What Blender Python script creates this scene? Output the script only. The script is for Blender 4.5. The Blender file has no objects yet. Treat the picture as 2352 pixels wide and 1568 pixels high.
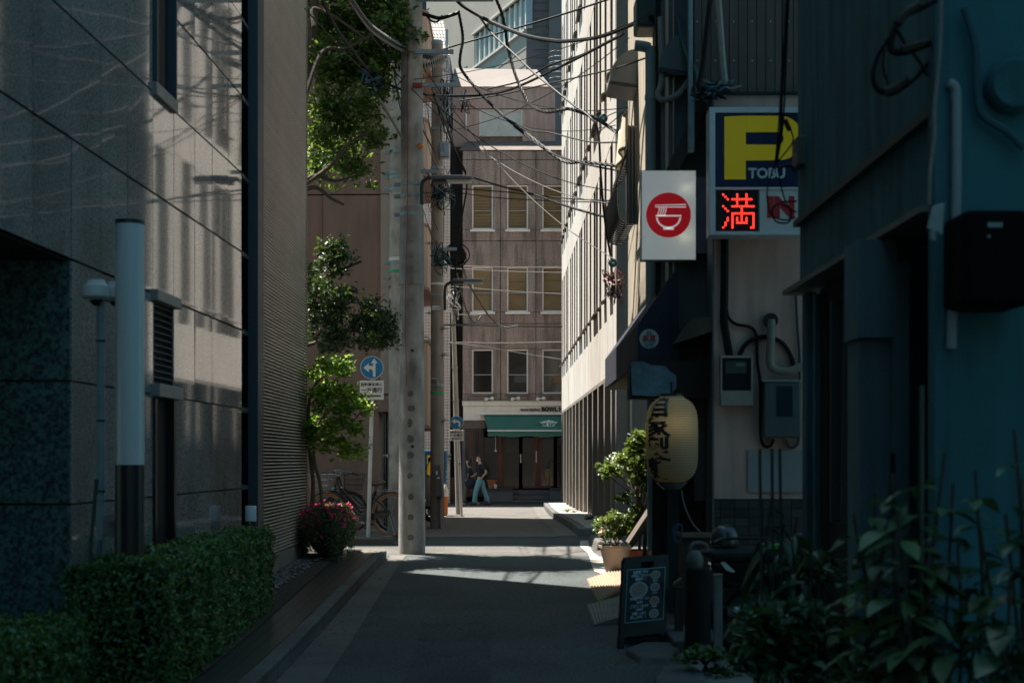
import bpy, math, random
import numpy as np
from mathutils import Vector, Matrix
random.seed(7); rng = np.random.default_rng(7)
S = bpy.context.scene
COL = S.collection
R = math.radians

# ---------------------------------------------------------------- camera, sky, sun, exposure
CAM_H = 1.52; F = 3267.0; CX = 1176.0; HZ = 1054.0      # photograph measured at 2352 x 1568
cam = bpy.data.cameras.new('camera'); camo = bpy.data.objects.new('camera', cam); COL.objects.link(camo)
camo.location = (0, 0, CAM_H); camo.rotation_euler = (R(90), 0, 0)
cam.lens = 50; cam.sensor_width = 36; cam.shift_y = 270 / 2352; cam.clip_start = .1; cam.clip_end = 600
cam.dof.use_dof = True; cam.dof.focus_distance = 32; cam.dof.aperture_fstop = 2.8
S.camera = camo
SUN_EL, SUN_AZ = 70.0, 52.0                              # azimuth to the left of the view direction
w = bpy.data.worlds.new('World'); S.world = w; w.use_nodes = True
sky = w.node_tree.nodes.new('ShaderNodeTexSky'); sky.sky_type = 'NISHITA'; sky.sun_disc = False
sky.ozone_density = 3.0; sky.air_density = 1.0; sky.sun_elevation = R(SUN_EL); sky.sun_rotation = R(-SUN_AZ)
bg = w.node_tree.nodes['Background']; bg.inputs[1].default_value = .055
tint = w.node_tree.nodes.new('ShaderNodeVectorMath'); tint.operation = 'MULTIPLY'; tint.inputs[1].default_value = (.64, 1.04, .90)
w.node_tree.links.new(sky.outputs[0], tint.inputs[0]); w.node_tree.links.new(tint.outputs[0], bg.inputs[0])
sl = bpy.data.lights.new('sun', 'SUN'); sl.energy = 5.0; sl.angle = R(.55); sl.color = (1, .93, .83)
so = bpy.data.objects.new('sun', sl); COL.objects.link(so)
sdir = Vector((-math.cos(R(SUN_EL)) * math.sin(R(SUN_AZ)), math.cos(R(SUN_EL)) * math.cos(R(SUN_AZ)), math.sin(R(SUN_EL))))
so.rotation_euler = sdir.to_track_quat('Z', 'Y').to_euler(); so.location = (-20, 20, 60)
vs = S.view_settings; vs.view_transform = 'Standard'; vs.look = 'None'; vs.exposure = 1.65; vs.gamma = 1
vs.use_curve_mapping = False
S.render.engine = 'CYCLES'
S.cycles.use_denoising = True; S.cycles.max_bounces = 8; S.cycles.diffuse_bounces = 4; S.cycles.glossy_bounces = 4
S.cycles.transparent_max_bounces = 8; S.cycles.sample_clamp_indirect = 4; S.cycles.caustics_reflective = False; S.cycles.caustics_refractive = False

# ---------------------------------------------------------------- placing
def sstep(a, b, x):
    t = min(1, max(0, (x - a) / (b - a))); return t * t * (3 - 2 * t)
def zg(Y):                                               # the lane rises gently to the crossing and falls to the far street
    return .2 * sstep(8, 20, Y) - .2 * sstep(26, 43, Y)
def P(u, v, Y): return Vector(((u - CX) / F * Y, Y, CAM_H - (v - HZ) / F * Y))
def XU(u, Y): return (u - CX) / F * Y
def ZV(v, Y): return CAM_H - (v - HZ) / F * Y
def G(u, v, dz=0):                                       # where a pixel's ray meets the ground
    Y = 20
    for _ in range(40): Y = (CAM_H - zg(Y) - dz) * F / (v - HZ)
    return Vector(((u - CX) / F * Y, Y, zg(Y) + dz))

# ---------------------------------------------------------------- mesh building
class MB:
    def __init__(s): s.v = []; s.f = []
    def add(s, vs, fs):
        o = len(s.v); s.v += [tuple(x) for x in vs]; s.f += [tuple(i + o for i in f) for f in fs]; return s
    def hexa(s, p):                                      # 4 bottom + 4 top
        return s.add(p, [(3, 2, 1, 0), (4, 5, 6, 7), (0, 1, 5, 4), (1, 2, 6, 5), (2, 3, 7, 6), (3, 0, 4, 7)])
    def box(s, x0, x1, y0, y1, z0, z1):
        return s.hexa([(x0, y0, z0), (x1, y0, z0), (x1, y1, z0), (x0, y1, z0), (x0, y0, z1), (x1, y0, z1), (x1, y1, z1), (x0, y1, z1)])
    def slab(s, quad, off):                              # quad + thickness vector
        q = [Vector(a) for a in quad]; o = Vector(off); return s.hexa([*q, *[a + o for a in q]])
    def prism(s, poly, off):
        n = len(poly); q = [Vector(a) for a in poly]; o = Vector(off)
        return s.add(q + [a + o for a in q], [tuple(range(n - 1, -1, -1)), tuple(range(n, 2 * n))] + [(i, (i + 1) % n, n + (i + 1) % n, n + i) for i in range(n)])
    def tube(s, pts, r, n=6, cap=True):
        pts = [Vector(p) for p in pts]; m = len(pts); rs = r if isinstance(r, (list, tuple)) else [r] * m
        d0 = (pts[1] - pts[0]).normalized(); a = d0.orthogonal().normalized(); vs = []
        for i, p in enumerate(pts):
            d = (pts[min(i + 1, m - 1)] - pts[max(i - 1, 0)])
            if d.length < 1e-9: d = d0
            d.normalize(); a = (a - d * a.dot(d))
            if a.length < 1e-6: a = d.orthogonal()
            a.normalize(); b = d.cross(a)
            vs += [p + (a * math.cos(t) + b * math.sin(t)) * rs[i] for t in [2 * math.pi * k / n for k in range(n)]]
        fs = [(i * n + k, i * n + (k + 1) % n, (i + 1) * n + (k + 1) % n, (i + 1) * n + k) for i in range(m - 1) for k in range(n)]
        if cap: fs += [tuple(range(n - 1, -1, -1)), tuple((m - 1) * n + k for k in range(n))]
        return s.add(vs, fs)
    def lathe(s, prof, c=(0, 0, 0), n=20, ax='z', cap=True):
        vs = []
        for (r, h) in prof:
            for k in range(n):
                t = 2 * math.pi * k / n; x, y = r * math.cos(t), r * math.sin(t)
                p = {'z': (x, y, h), 'y': (x, h, y), 'x': (h, x, y)}[ax]
                vs.append((c[0] + p[0], c[1] + p[1], c[2] + p[2]))
        m = len(prof)
        fs = [(i * n + k, i * n + (k + 1) % n, (i + 1) * n + (k + 1) % n, (i + 1) * n + k) for i in range(m - 1) for k in range(n)]
        if cap: fs += [tuple(range(n - 1, -1, -1)), tuple((m - 1) * n + k for k in range(n))]
        return s.add(vs, fs)
    def ball(s, c, r, n=12, sx=1, sy=1, sz=1):
        pr = [(math.sin(math.pi * i / n) * r + 1e-5, -math.cos(math.pi * i / n) * r) for i in range(n + 1)]
        o = len(s.v); s.lathe(pr, n=n + 4)
        s.v[o:] = [(c[0] + x * sx, c[1] + y * sy, c[2] + z * sz) for x, y, z in s.v[o:]]; return s
    def torus(s, c, R0, r, ax='x', n=32, m=6):
        pts = []
        for k in range(n + 1):
            t = 2 * math.pi * k / n; a, b = R0 * math.cos(t), R0 * math.sin(t)
            p = {'x': (0, a, b), 'y': (a, 0, b), 'z': (a, b, 0)}[ax]; pts.append((c[0] + p[0], c[1] + p[1], c[2] + p[2]))
        return s.tube(pts, r, m, cap=False)

def wloc(o):
    v = Vector(o.location)
    while o.parent: o = o.parent; v += Vector(o.location)
    return v
def tags(o, label=None, cat=None, group=None, kind=None):
    if label: o['label'] = label
    if cat: o['category'] = cat
    if group: o['group'] = group
    if kind: o['kind'] = kind
    return o
def mk(name, mb, mat, parent=None, label=None, cat=None, group=None, kind=None, smooth=False, bev=0, origin=None):
    V = np.array(mb.v, dtype=float)
    lo, hi = V.min(0), V.max(0)
    org = np.array(origin if origin is not None else ((lo[0] + hi[0]) / 2, (lo[1] + hi[1]) / 2, lo[2]), float)
    me = bpy.data.meshes.new(name); me.from_pydata((V - org).tolist(), [], mb.f); me.update()
    if mat: me.materials.append(mat)
    if smooth:
        me.polygons.foreach_set('use_smooth', [True] * len(me.polygons))
        me.set_sharp_from_angle(angle=R(40))
    o = bpy.data.objects.new(name, me); COL.objects.link(o)
    o.location = Vector(org)
    if parent: o.parent = parent; o.location = Vector(org) - wloc(parent)
    if bev:
        b = o.modifiers.new('bevel', 'BEVEL'); b.width = bev; b.segments = 2; b.limit_method = 'ANGLE'
    return tags(o, label, cat, group, kind)
def thing(name, loc, label, cat, group=None, rz=0):
    o = bpy.data.objects.new(name, None); COL.objects.link(o); o.location = loc; o.rotation_euler = (0, 0, rz); o.empty_display_size = .1
    return tags(o, label, cat, group)
def copy_tree(o, parent=None):
    c = o.copy(); COL.objects.link(c)
    if parent: c.parent = parent
    for ch in o.children: copy_tree(ch, c)
    return c
def spline(pts, k=6):
    p = [Vector(a) for a in pts]; q = [p[0] * 2 - p[1]] + p + [p[-1] * 2 - p[-2]]; out = []
    for i in range(1, len(q) - 2):
        for j in range(k):
            t = j / k; a, b, c, d = q[i - 1], q[i], q[i + 1], q[i + 2]
            out.append(.5 * ((2 * b) + (c - a) * t + (2 * a - 5 * b + 4 * c - d) * t * t + (3 * b - a - 3 * c + d) * t ** 3))
    return out + [p[-1]]
def textm(name, body, size, mat, parent, loc, bold=0, ax='CENTER', ry=0, thick=.002, sx=1.0, label=None, rz=0, spacing=1, lsp=1.0):
    """flat lettering standing in the xz plane, facing -y (rz turns it)"""
    c = bpy.data.curves.new(name, 'FONT'); c.body = body; c.size = size; c.align_x = ax; c.align_y = 'CENTER'
    c.offset = bold; c.extrude = thick / 2; c.resolution_u = 3; c.space_character = spacing; c.space_line = lsp
    t = bpy.data.objects.new(name + '_c', c)
    me = bpy.data.meshes.new_from_object(t); bpy.data.objects.remove(t); bpy.data.curves.remove(c)
    me.transform(Matrix.Rotation(rz, 4, 'Z') @ Matrix.Rotation(R(90), 4, 'X') @ Matrix.Rotation(ry, 4, 'Z') @ Matrix.Diagonal((sx, 1, 1, 1)))
    me.materials.clear(); me.materials.append(mat); me.name = name
    o = bpy.data.objects.new(name, me); COL.objects.link(o); o.location = loc
    if parent: o.parent = parent; o.location = Vector(loc) - wloc(parent)
    return tags(o, label)

# ---------------------------------------------------------------- materials
MATS = {}
def mat(name, col, rough=.7, var=.12, scale=3, bump=0, bscale=80, metal=0, spec=.5, streak=0, speck=0, sscale=150, perobj=0, emit=None, est=0, coat=0, wave=0, wscale=30, stain=0, zsc=.12):
    m = bpy.data.materials.new(name); m.use_nodes = True; nt = m.node_tree; N = nt.nodes; L = nt.links
    b = N['Principled BSDF']; b.inputs['Roughness'].default_value = rough; b.inputs['Metallic'].default_value = metal
    b.inputs['Specular IOR Level'].default_value = spec; b.inputs['Coat Weight'].default_value = coat
    b.inputs['Coat Roughness'].default_value = .02
    geo = N.new('ShaderNodeNewGeometry'); pos = geo.outputs['Position']
    def noise(sc, det=4, vec=pos):
        n = N.new('ShaderNodeTexNoise'); n.inputs['Scale'].default_value = sc; n.inputs['Detail'].default_value = det; L.new(vec, n.inputs['Vector']); return n.outputs['Fac']
    def mrange(val, a, b_, c, d):
        n = N.new('ShaderNodeMapRange'); L.new(val, n.inputs[0])
        for i, x in enumerate((a, b_, c, d)): n.inputs[i + 1].default_value = x
        return n.outputs[0]
    def mul(a, b_):
        n = N.new('ShaderNodeMath'); n.operation = 'MULTIPLY'
        for i, x in enumerate((a, b_)):
            if isinstance(x, (int, float)): n.inputs[i].default_value = x
            else: L.new(x, n.inputs[i])
        return n.outputs[0]
    val = mrange(noise(scale), .3, .7, 1 - var, 1 + var)
    if speck: val = mul(val, mrange(noise(sscale, 2), .35, .65, 1 - speck, 1 + speck))
    if streak:
        mp = N.new('ShaderNodeMapping'); mp.inputs['Scale'].default_value = (1, 1, zsc); L.new(pos, mp.inputs['Vector'])
        val = mul(val, mrange(noise(7, 5, mp.outputs[0]), .42, .72, 1, 1 - streak))
    if stain: val = mul(val, mrange(noise(.9, 6), .5, .75, 1, 1 - stain))
    if perobj:
        oi = N.new('ShaderNodeObjectInfo'); val = mul(val, mrange(oi.outputs['Random'], 0, 1, 1 - perobj, 1 + perobj))
    mx = N.new('ShaderNodeVectorMath'); mx.operation = 'SCALE'; mx.inputs[0].default_value = col[:3]; L.new(val, mx.inputs['Scale'])
    L.new(mx.outputs[0], b.inputs['Base Color'])
    h = None
    if bump: h = mul(noise(bscale, 3), bump)
    if wave:
        wv = N.new('ShaderNodeTexWave'); wv.inputs['Scale'].default_value = wscale; wv.bands_direction = 'Y'; wv.inputs['Distortion'].default_value = .6; L.new(pos, wv.inputs['Vector'])
        h2 = mul(wv.outputs['Fac'], wave)
        if h is None: h = h2
        else:
            ad = N.new('ShaderNodeMath'); L.new(h, ad.inputs[0]); L.new(h2, ad.inputs[1]); h = ad.outputs[0]
    if h is not None:
        bp = N.new('ShaderNodeBump'); bp.inputs['Distance'].default_value = 1; bp.inputs['Strength'].default_value = 1; L.new(h, bp.inputs['Height']); L.new(bp.outputs[0], b.inputs['Normal'])
    if emit: b.inputs['Emission Color'].default_value = (*emit, 1); b.inputs['Emission Strength'].default_value = est
    MATS[name] = m; return m
def leafmat(name, col, trans=.35, var=.45, rough=.45, tcol=None):
    m = bpy.data.materials.new(name); m.use_nodes = True; nt = m.node_tree; N = nt.nodes; L = nt.links
    b = N['Principled BSDF']; out = N['Material Output']; b.inputs['Roughness'].default_value = rough
    geo = N.new('ShaderNodeNewGeometry'); mr = N.new('ShaderNodeMapRange'); oi = N.new('ShaderNodeObjectInfo'); ad = N.new('ShaderNodeMath'); ad.operation = 'ADD'; L.new(geo.outputs['Random Per Island'], ad.inputs[0]); L.new(oi.outputs['Random'], ad.inputs[1]); fr = N.new('ShaderNodeMath'); fr.operation = 'FRACT'; L.new(ad.outputs[0], fr.inputs[0]); L.new(fr.outputs[0], mr.inputs[0])
    mr.inputs[3].default_value = 1 - var; mr.inputs[4].default_value = 1 + var
    def sc(c):
        x = N.new('ShaderNodeVectorMath'); x.operation = 'SCALE'; x.inputs[0].default_value = c; L.new(mr.outputs[0], x.inputs['Scale']); return x.outputs[0]
    L.new(sc(col), b.inputs['Base Color'])
    t = N.new('ShaderNodeBsdfTranslucent'); L.new(sc(tcol or (col[0] * 2.2, col[1] * 1.9, col[2] * .8)), t.inputs[0])
    mx = N.new('ShaderNodeMixShader'); mx.inputs[0].default_value = trans; L.new(b.outputs[0], mx.inputs[1]); L.new(t.outputs[0], mx.inputs[2]); L.new(mx.outputs[0], out.inputs[0])
    MATS[name] = m; return m
def glass(name, col, rough=.02, alpha=.0):
    m = bpy.data.materials.new(name); m.use_nodes = True; b = m.node_tree.nodes['Principled BSDF']
    b.inputs['Base Color'].default_value = (*col, 1); b.inputs['Roughness'].default_value = rough; b.inputs['Specular IOR Level'].default_value = .8
    if alpha: b.inputs['Alpha'].default_value = alpha
    MATS[name] = m; return m

asphalt = mat('asphalt', (.048, .061, .063), .82, .2, .7, .008, 110, speck=.8, sscale=70, stain=.4)
concrete = mat('concrete', (.12, .112, .102), .85, .12, 4, .002, 120, stain=.3, perobj=.08, speck=.12)
kerbm = mat('kerb_concrete', (.115, .11, .102), .85, .15, 5, .003, 90, stain=.35, perobj=.12, speck=.15)
pavet = mat('paving', (.06, .058, .058), .28, .12, 3, .0006, 200, perobj=.10, speck=.2)
pavel = mat('paving_pale', (.33, .31, .28), .8, .12, 3, .001, 160, perobj=.1, speck=.15, stain=.2)
granite = mat('polished_granite', (.275, .262, .255), .05, .18, 1.6, .00005, 9, speck=.48, sscale=70, perobj=.14, spec=.6, coat=.25, streak=.15)
granite_r = mat('flamed_granite', (.045, .10, .10), .55, .25, 6, .004, 90, speck=.8, sscale=38)
joint = mat('joint_seal', (.012, .013, .014), .7)
darkin = mat('dark_interior', (.022, .018, .016), .9)
louver = mat('louver_metal', (.78, .69, .61), .42, .06, 2, speck=.03, metal=.0, perobj=.05)
steel_t = mat('painted_steel', (.045, .075, .09), .45, .06, 2)
plinth = mat('plinth_concrete', (.25, .23, .21), .8, .15, 3, .001, 100, stain=.3)
stucco = mat('mauve_stucco', (.26, .165, .13), .9, .08, 1.2, .004, 70, streak=.16)
stucco_l = mat('pale_stucco', (.36, .285, .235), .9, .08, 1.2, .003, 70, streak=.12)
tilew = mat('white_tile', (.60, .52, .47), .35, .08, 2, perobj=0, speck=.05)
grout = mat('tile_grout', (.10, .085, .12), .9)
brownc = mat('brown_granular_concrete', (.31, .24, .208), .9, .14, 1.5, .004, 40, streak=.5, speck=.3, sscale=28, perobj=.06)
brownd = mat('brown_ledge_concrete', (.15, .12, .108), .9, .12, 2, .004, 60, speck=.2, sscale=60)
pinkc = mat('pale_pink_plaster', (.48, .355, .31), .9, .08, 1, .001, 50, streak=.3)
whitef = mat('white_frame', (.74, .72, .69), .45, .06, 4)
blind = mat('amber_blind', (.235, .172, .095), .75, .25, .8, spec=.2)
curtain = mat('pale_curtain', (.74, .78, .74), .9, .1, 5)
creamf = mat('cream_fascia', (.78, .71, .63), .8, .08, 2, .001, 60, streak=.1)
greena = mat('green_canvas', (.034, .135, .108), .75, .08, 3)
wooddk = mat('dark_timber', (.085, .055, .045), .75, .3, 3, .002, 30, streak=.4, perobj=.25)
redwood = mat('red_brown_door_paint', (.12, .04, .027), .5, .15, 3)
slate = mat('slate_grey_render', (.12, .125, .14), .8, .12, 2)
boxcard = mat('cardboard', (.30, .185, .09), .9, .12, 5, perobj=.15)
terra = mat('terracotta', (.42, .13, .055), .8, .12, 6)
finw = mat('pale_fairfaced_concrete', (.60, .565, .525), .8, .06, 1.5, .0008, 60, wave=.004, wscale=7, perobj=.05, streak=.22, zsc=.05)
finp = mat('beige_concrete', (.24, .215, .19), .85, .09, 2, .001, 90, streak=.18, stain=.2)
fgl = glass('dark_window_glass', (.05, .055, .06), .05)
tgrey = mat('grey_mosaic', (.30, .255, .215), .6, .05, 1, speck=.08, sscale=60)
tgreyd = mat('dark_grey_mosaic', (.105, .105, .11), .6, .06, 1)
polec = mat('pole_concrete', (.44, .40, .365), .8, .2, 4, .002, 60, streak=.45, stain=.35, zsc=.3)
polew = mat('pole_guard_sheet', (.30, .28, .26), .55, .2, 5, .003, 18, streak=.35)
poleb = mat('brown_pole_concrete', (.33, .26, .215), .85, .12, 3, .001, 80, streak=.3)
polel = mat('light_pole_concrete', (.34, .31, .27), .85, .12, 3, .001, 80, streak=.3)
galv = mat('galvanised_steel', (.30, .31, .32), .45, .12, 8, metal=.6)
galvb = mat('blue_grey_galvanised', (.26, .33, .36), .5, .12, 8, metal=.2)
blackm = mat('black_metal', (.012, .012, .013), .4, .1, 8)
blackr = mat('black_rubber', (.013, .013, .014), .6, .2, 30)
cabk = mat('black_cable', (.008, .009, .010), .6, .2, 20, spec=.2)
cabg = mat('grey_cable', (.22, .21, .20), .5, .15, 20)
cabb = mat('beige_conduit', (.34, .29, .25), .6, .12, 20)
cabr = mat('red_cable', (.28, .03, .03), .5)
signb = mat('sign_blue', (.012, .20, .42), .4, .03, 3)
signw = mat('sign_white', (.76, .75, .72), .4, .04, 3)
ink = mat('print_black', (.015, .015, .017), .6)
polewh = mat('white_post_paint', (.62, .59, .55), .5, .1, 6, streak=.15)
greent = mat('green_tape', (.02, .35, .16), .4)

# ================================================================ GROUND
def sheet(name, xf0, xf1, ys, dz, m, kind='structure', nx=1, parent=None):
    mb = MB(); vs = []; fs = []
    for Y in ys:
        a, b = xf0(Y), xf1(Y)
        for k in range(nx + 1): vs.append((a + (b - a) * k / nx, Y, zg(Y) + dz))
    for i in range(len(ys) - 1):
        for k in range(nx): q = i * (nx + 1) + k; fs.append((q, q + 1, q + nx + 2, q + nx + 1))
    mb.add(vs, fs); return mk(name, mb, m, parent, kind=kind if not parent else None, origin=(0, 0, 0))
YS = [-30, -10, 0, 4, 8] + [8 + i for i in range(1, 38)] + [50, 60, 90, 200, 400]
sheet('road', lambda Y: -200, lambda Y: 200, YS, 0, asphalt, nx=2)
def KX(Y): return -1.597 - .0059 * (Y - 9.66)
def GXL(Y): return -1.274 - .0177 * (Y - 9.66)
def ramp(a, b, st):
    o = []; x = a
    while x < b - 1e-6: o.append(x); x += st
    return o + [b]
# left gutter of concrete lengths
gut = sheet('gutter', KX, GXL, ramp(2, 19.4, .6), .002, joint)
y = 2.0; k = 0
while y < 19.3:
    y1 = min(y + 1.2, 19.5); mb = MB()
    for a, b in ((y + .006, (y + y1) / 2), ((y + y1) / 2, y1 - .006)):
        mb.add([(KX(a), a, zg(a) + .006), (GXL(a), a, zg(a) + .006), (GXL(b), b, zg(b) + .006), (KX(b), b, zg(b) + .006)], [(0, 1, 2, 3)])
    mk('gutter_slab', mb, concrete, gut); y = y1
# left kerb stones
kerb = sheet('kerb', lambda Y: KX(Y) - .15, lambda Y: KX(Y) - .01, ramp(2, 18.9, .8), .10, joint)
y = 2.0
while y < 18.6:
    y1 = y + .6; z0, z1 = zg(y), zg(y1)
    mk('kerb_stone', MB().hexa([(KX(y) - .135, y + .004, z0 - .1), (KX(y), y + .004, z0 - .1), (KX(y1), y1 - .004, z1 - .1), (KX(y1) - .135, y1 - .004, z1 - .1),
        (KX(y) - .135, y + .004, z0 + .12), (KX(y) - .02, y + .004, z0 + .12), (KX(y1) - .02, y1 - .004, z1 + .12), (KX(y1) - .135, y1 - .004, z1 + .12)]), kerbm, kerb, bev=.012)
    y = y1
def arc_kerb(cx, cy, r, a0, a1, n, par, h=.12, w_=.17):
    for i in range(n):
        t0, t1 = R(a0 + (a1 - a0) * i / n), R(a0 + (a1 - a0) * (i + 1) / n - .6)
        q = []
        for t, rr in ((t0, r), (t1, r), (t1, r - w_), (t0, r - w_)):
            X, Y = cx + rr * math.cos(t), cy + rr * math.sin(t); q.append((X, Y, zg(Y) - .05))
        mk('kerb_stone', MB().slab(q, (0, 0, h + .05)), kerbm, par, bev=.012)
arc_kerb(KX(18.7) - .55, 18.72, .55, 0, 90, 4, kerb)
for i in range(8):
    x1 = KX(18.7) - .55 - i * .62
    mk('kerb_stone', MB().box(x1 - .615, x1, 19.1, 19.27, zg(19) - .05, zg(19) + .12), kerbm, kerb, bev=.012)
# left footway: base sheet + dark slabs in three runs
pave = sheet('pavement', lambda Y: -3.6, lambda Y: KX(Y) - .136, ramp(2, 19.1, .8), .1125, mat('paving_joint', (.13, .105, .075), .8))
def run(xa, xb, st, m, y0, y1, off=0):
    y = y0 + off
    while y < y1 - .05:
        b = min(y + st, y1)
        mk('paving_slab', MB().add([(KX(y) + xa, y + .003, zg(y) + .118), (KX(y) + xb, y + .003, zg(y) + .118), (KX(b) + xb, b - .003, zg(b) + .118), (KX(b) + xa, b - .003, zg(b) + .118)], [(0, 1, 2, 3)]), m, pave)
        y = b
run(-.265, -.14, .9, pavet, 2, 18.5)
run(-.345, -.269, .9, pavet, 2, 18.5, .3)
run(-1.6, -.349, 1.2, pavet, 2, 19.05)
# pebbles beside the louvred wall
mb = MB()
for i in range(420):
    Y = 12.9 + 5.0 * rng.random(); X = -2.59 + .26 * rng.random() ** 1.3; r = .012 + .016 * rng.random()
    mb.ball((X, Y, zg(Y) + .125 + r * .4), r, 4, 1 + rng.random(), 1 + rng.random(), .7)
mk('gravel', mb, mat('pebble', (.09, .092, .1), .6, .4, 40), label='dark pebbles strewn along the foot of the louvred wall', cat='gravel', kind='stuff', smooth=True)
# planting bed soil
sheet('planting_bed', lambda Y: -4.2, lambda Y: -2.0 - .02 * (Y - 9), ramp(4, 18.4, .9), .128, mat('soil', (.035, .028, .022), .95, .3, 12, .01, 30))
# far left footway in front of the stucco building and along the lane
fk = sheet('far_kerb', lambda Y: -9, lambda Y: -1.86, [21.97, 22.06], .07, joint)
for i in range(12):
    x1 = -1.86 - i * .62
    mk('kerb_stone', MB().box(x1 - .614, x1, 21.9, 22.06, zg(22) - .05, zg(22) + .10), kerbm, fk, bev=.012)
sheet('far_pavement', lambda Y: -9, lambda Y: -1.86 - .015 * (Y - 22), ramp(22.05, 34.3, 1), .095, concrete)
for i in range(20):
    a = 22.06 + i * .6; b = a + .59; x = -1.86 - .015 * (a - 22); x2 = -1.86 - .015 * (b - 22)
    mk('kerb_stone', MB().hexa([(x - .15, a, zg(a) - .05), (x, a, zg(a) - .05), (x2, b, zg(b) - .05), (x2 - .15, b, zg(b) - .05), (x - .15, a, zg(a) + .12), (x - .01, a, zg(a) + .12), (x2 - .01, b, zg(b) + .12), (x2 - .15, b, zg(b) + .12)]), kerbm, fk, bev=.01)
g2 = sheet('far_gutter', lambda Y: -1.86 - .015 * (Y - 22), lambda Y: -1.5 - .01 * (Y - 22), ramp(22, 37, 1), .004, joint)
for i in range(12):
    a = 22 + i * 1.2; b = a + 1.19
    mk('gutter_slab', MB().add([(-1.855 - .015 * (a - 22), a, zg(a) + .009), (-1.5 - .01 * (a - 22), a, zg(a) + .009), (-1.5 - .01 * (b - 22), b, zg(b) + .009), (-1.855 - .015 * (b - 22), b, zg(b) + .009)], [(0, 1, 2, 3)]), concrete, g2)
# cross-street gutter lines (thin pale concrete strips right across the lane)
sheet('crossing_gutter', lambda Y: -1.5, lambda Y: 14, [24.05, 24.22], .007, concrete)
sheet('crossing_gutter', lambda Y: -1.5, lambda Y: 14, [23.75, 23.83], .007, concrete)
sheet('crossing_road', lambda Y: -14, lambda Y: 14, [19.3, 20, 21, 21.88], .0035, mat('older_asphalt', (.088, .084, .078), .85, .25, 1.2, .008, 90, speck=.8, sscale=60, stain=.45))
sheet('crossing_strip', lambda Y: -1.45, lambda Y: 14, [22.1, 22.9, 23.7], .003, mat('fresh_asphalt', (.042, .046, .05), .85, .2, 1, .006, 110, speck=.6, sscale=70))
sheet('far_lane', lambda Y: -40, lambda Y: 40, [24.23] + [25 + i for i in range(24)], .0025, mat('worn_asphalt', (.105, .096, .088), .88, .2, .9, .006, 90, speck=.7, sscale=60, stain=.35))
sheet('road_patch', lambda Y: -.75 - .012 * (Y - 10), lambda Y: -.15 - .012 * (Y - 10), [8.4, 9.5, 10.5, 11.5, 12.6], .003, mat('patch_asphalt', (.036, .046, .048), .85, .25, 2, .01, 80, speck=.8, sscale=55))
lit = MB()
for i in range(90):
    Y = 8 + 11 * rng.random() ** .8; X = KX(Y) + .02 + abs(rng.normal(0, .09)); a = rng.random() * 6.3; s_ = .008 + .014 * rng.random()
    lit.add([(X + s_ * math.cos(a), Y + s_ * math.sin(a), zg(Y) + .012), (X + .5 * s_ * math.cos(a + 1.6), Y + .5 * s_ * math.sin(a + 1.6), zg(Y) + .018), (X - s_ * math.cos(a), Y - s_ * math.sin(a), zg(Y) + .012), (X + .5 * s_ * math.cos(a - 1.6), Y + .5 * s_ * math.sin(a - 1.6), zg(Y) + .016)], [(0, 1, 2, 3)])
mk('leaf_litter', lit, mat('dry_litter', (.20, .15, .09), .9, .4, 60), label='dry leaf litter scattered in the gutter below the kerb', cat='litter', kind='stuff')
# right footway of the finned building
def RKX(Y): return np.interp(Y, [24.3, 33, 45.6], [1.13, .95, .99])
def FX(Y): return 2.042 - .0092 * Y
rp = sheet('right_pavement', lambda Y: RKX(Y) + .15, lambda Y: FX(Y) + 1.6, ramp(24.4, 46, .9), .13, joint)
y = 24.45
while y < 45.8:
    b = min(y + .9, 46)
    for fa, fb in ((0, .5), (.5, 1)):
        xa = lambda Y, f: RKX(Y) + .155 + (FX(Y) + .1 - RKX(Y) - .155) * f
        mk('paving_slab', MB().add([(xa(y, fa) + .004, y + .004, zg(y) + .14), (xa(y, fb) - .004, y + .004, zg(y) + .14), (xa(b, fb) - .004, b - .004, zg(b) + .14), (xa(b, fa) + .004, b - .004, zg(b) + .14)], [(0, 1, 2, 3)]), pavel, rp)
    y = b
rk = sheet('right_kerb', lambda Y: RKX(Y) + .02, lambda Y: RKX(Y) + .13, ramp(24.5, 45.6, .9), .10, joint)
y = 24.35
while y < 45.6:
    b = y + .6
    mk('kerb_stone', MB().hexa([(RKX(y), y + .004, zg(y) - .1), (RKX(y) + .15, y + .004, zg(y) - .1), (RKX(b) + .15, b - .004, zg(b) - .1), (RKX(b), b - .004, zg(b) - .1),
        (RKX(y) + .02, y + .004, zg(y) + .14), (RKX(y) + .15, y + .004, zg(y) + .14), (RKX(b) + .15, b - .004, zg(b) + .14), (RKX(b) + .02, b - .004, zg(b) + .14)]), kerbm, rk, bev=.012)
    y = b
for i in range(4):
    x0 = 1.13 + i * .6
    mk('kerb_stone', MB().box(x0, x0 + .594, 24.2, 24.36, zg(24) - .1, zg(24) + .14), kerbm, rk, bev=.015)
g3 = sheet('right_gutter', lambda Y: RKX(Y) - .32, RKX, ramp(24.3, 46, .9), .004, joint)
y = 24.3
while y < 45:
    b = y + 1.2
    mk('gutter_slab', MB().add([(RKX(y) - .32, y + .005, zg(y) + .01), (RKX(y), y + .005, zg(y) + .01), (RKX(b), b - .005, zg(b) + .01), (RKX(b) - .32, b - .005, zg(b) + .01)], [(0, 1, 2, 3)]), concrete, g3)
    y = b
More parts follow.
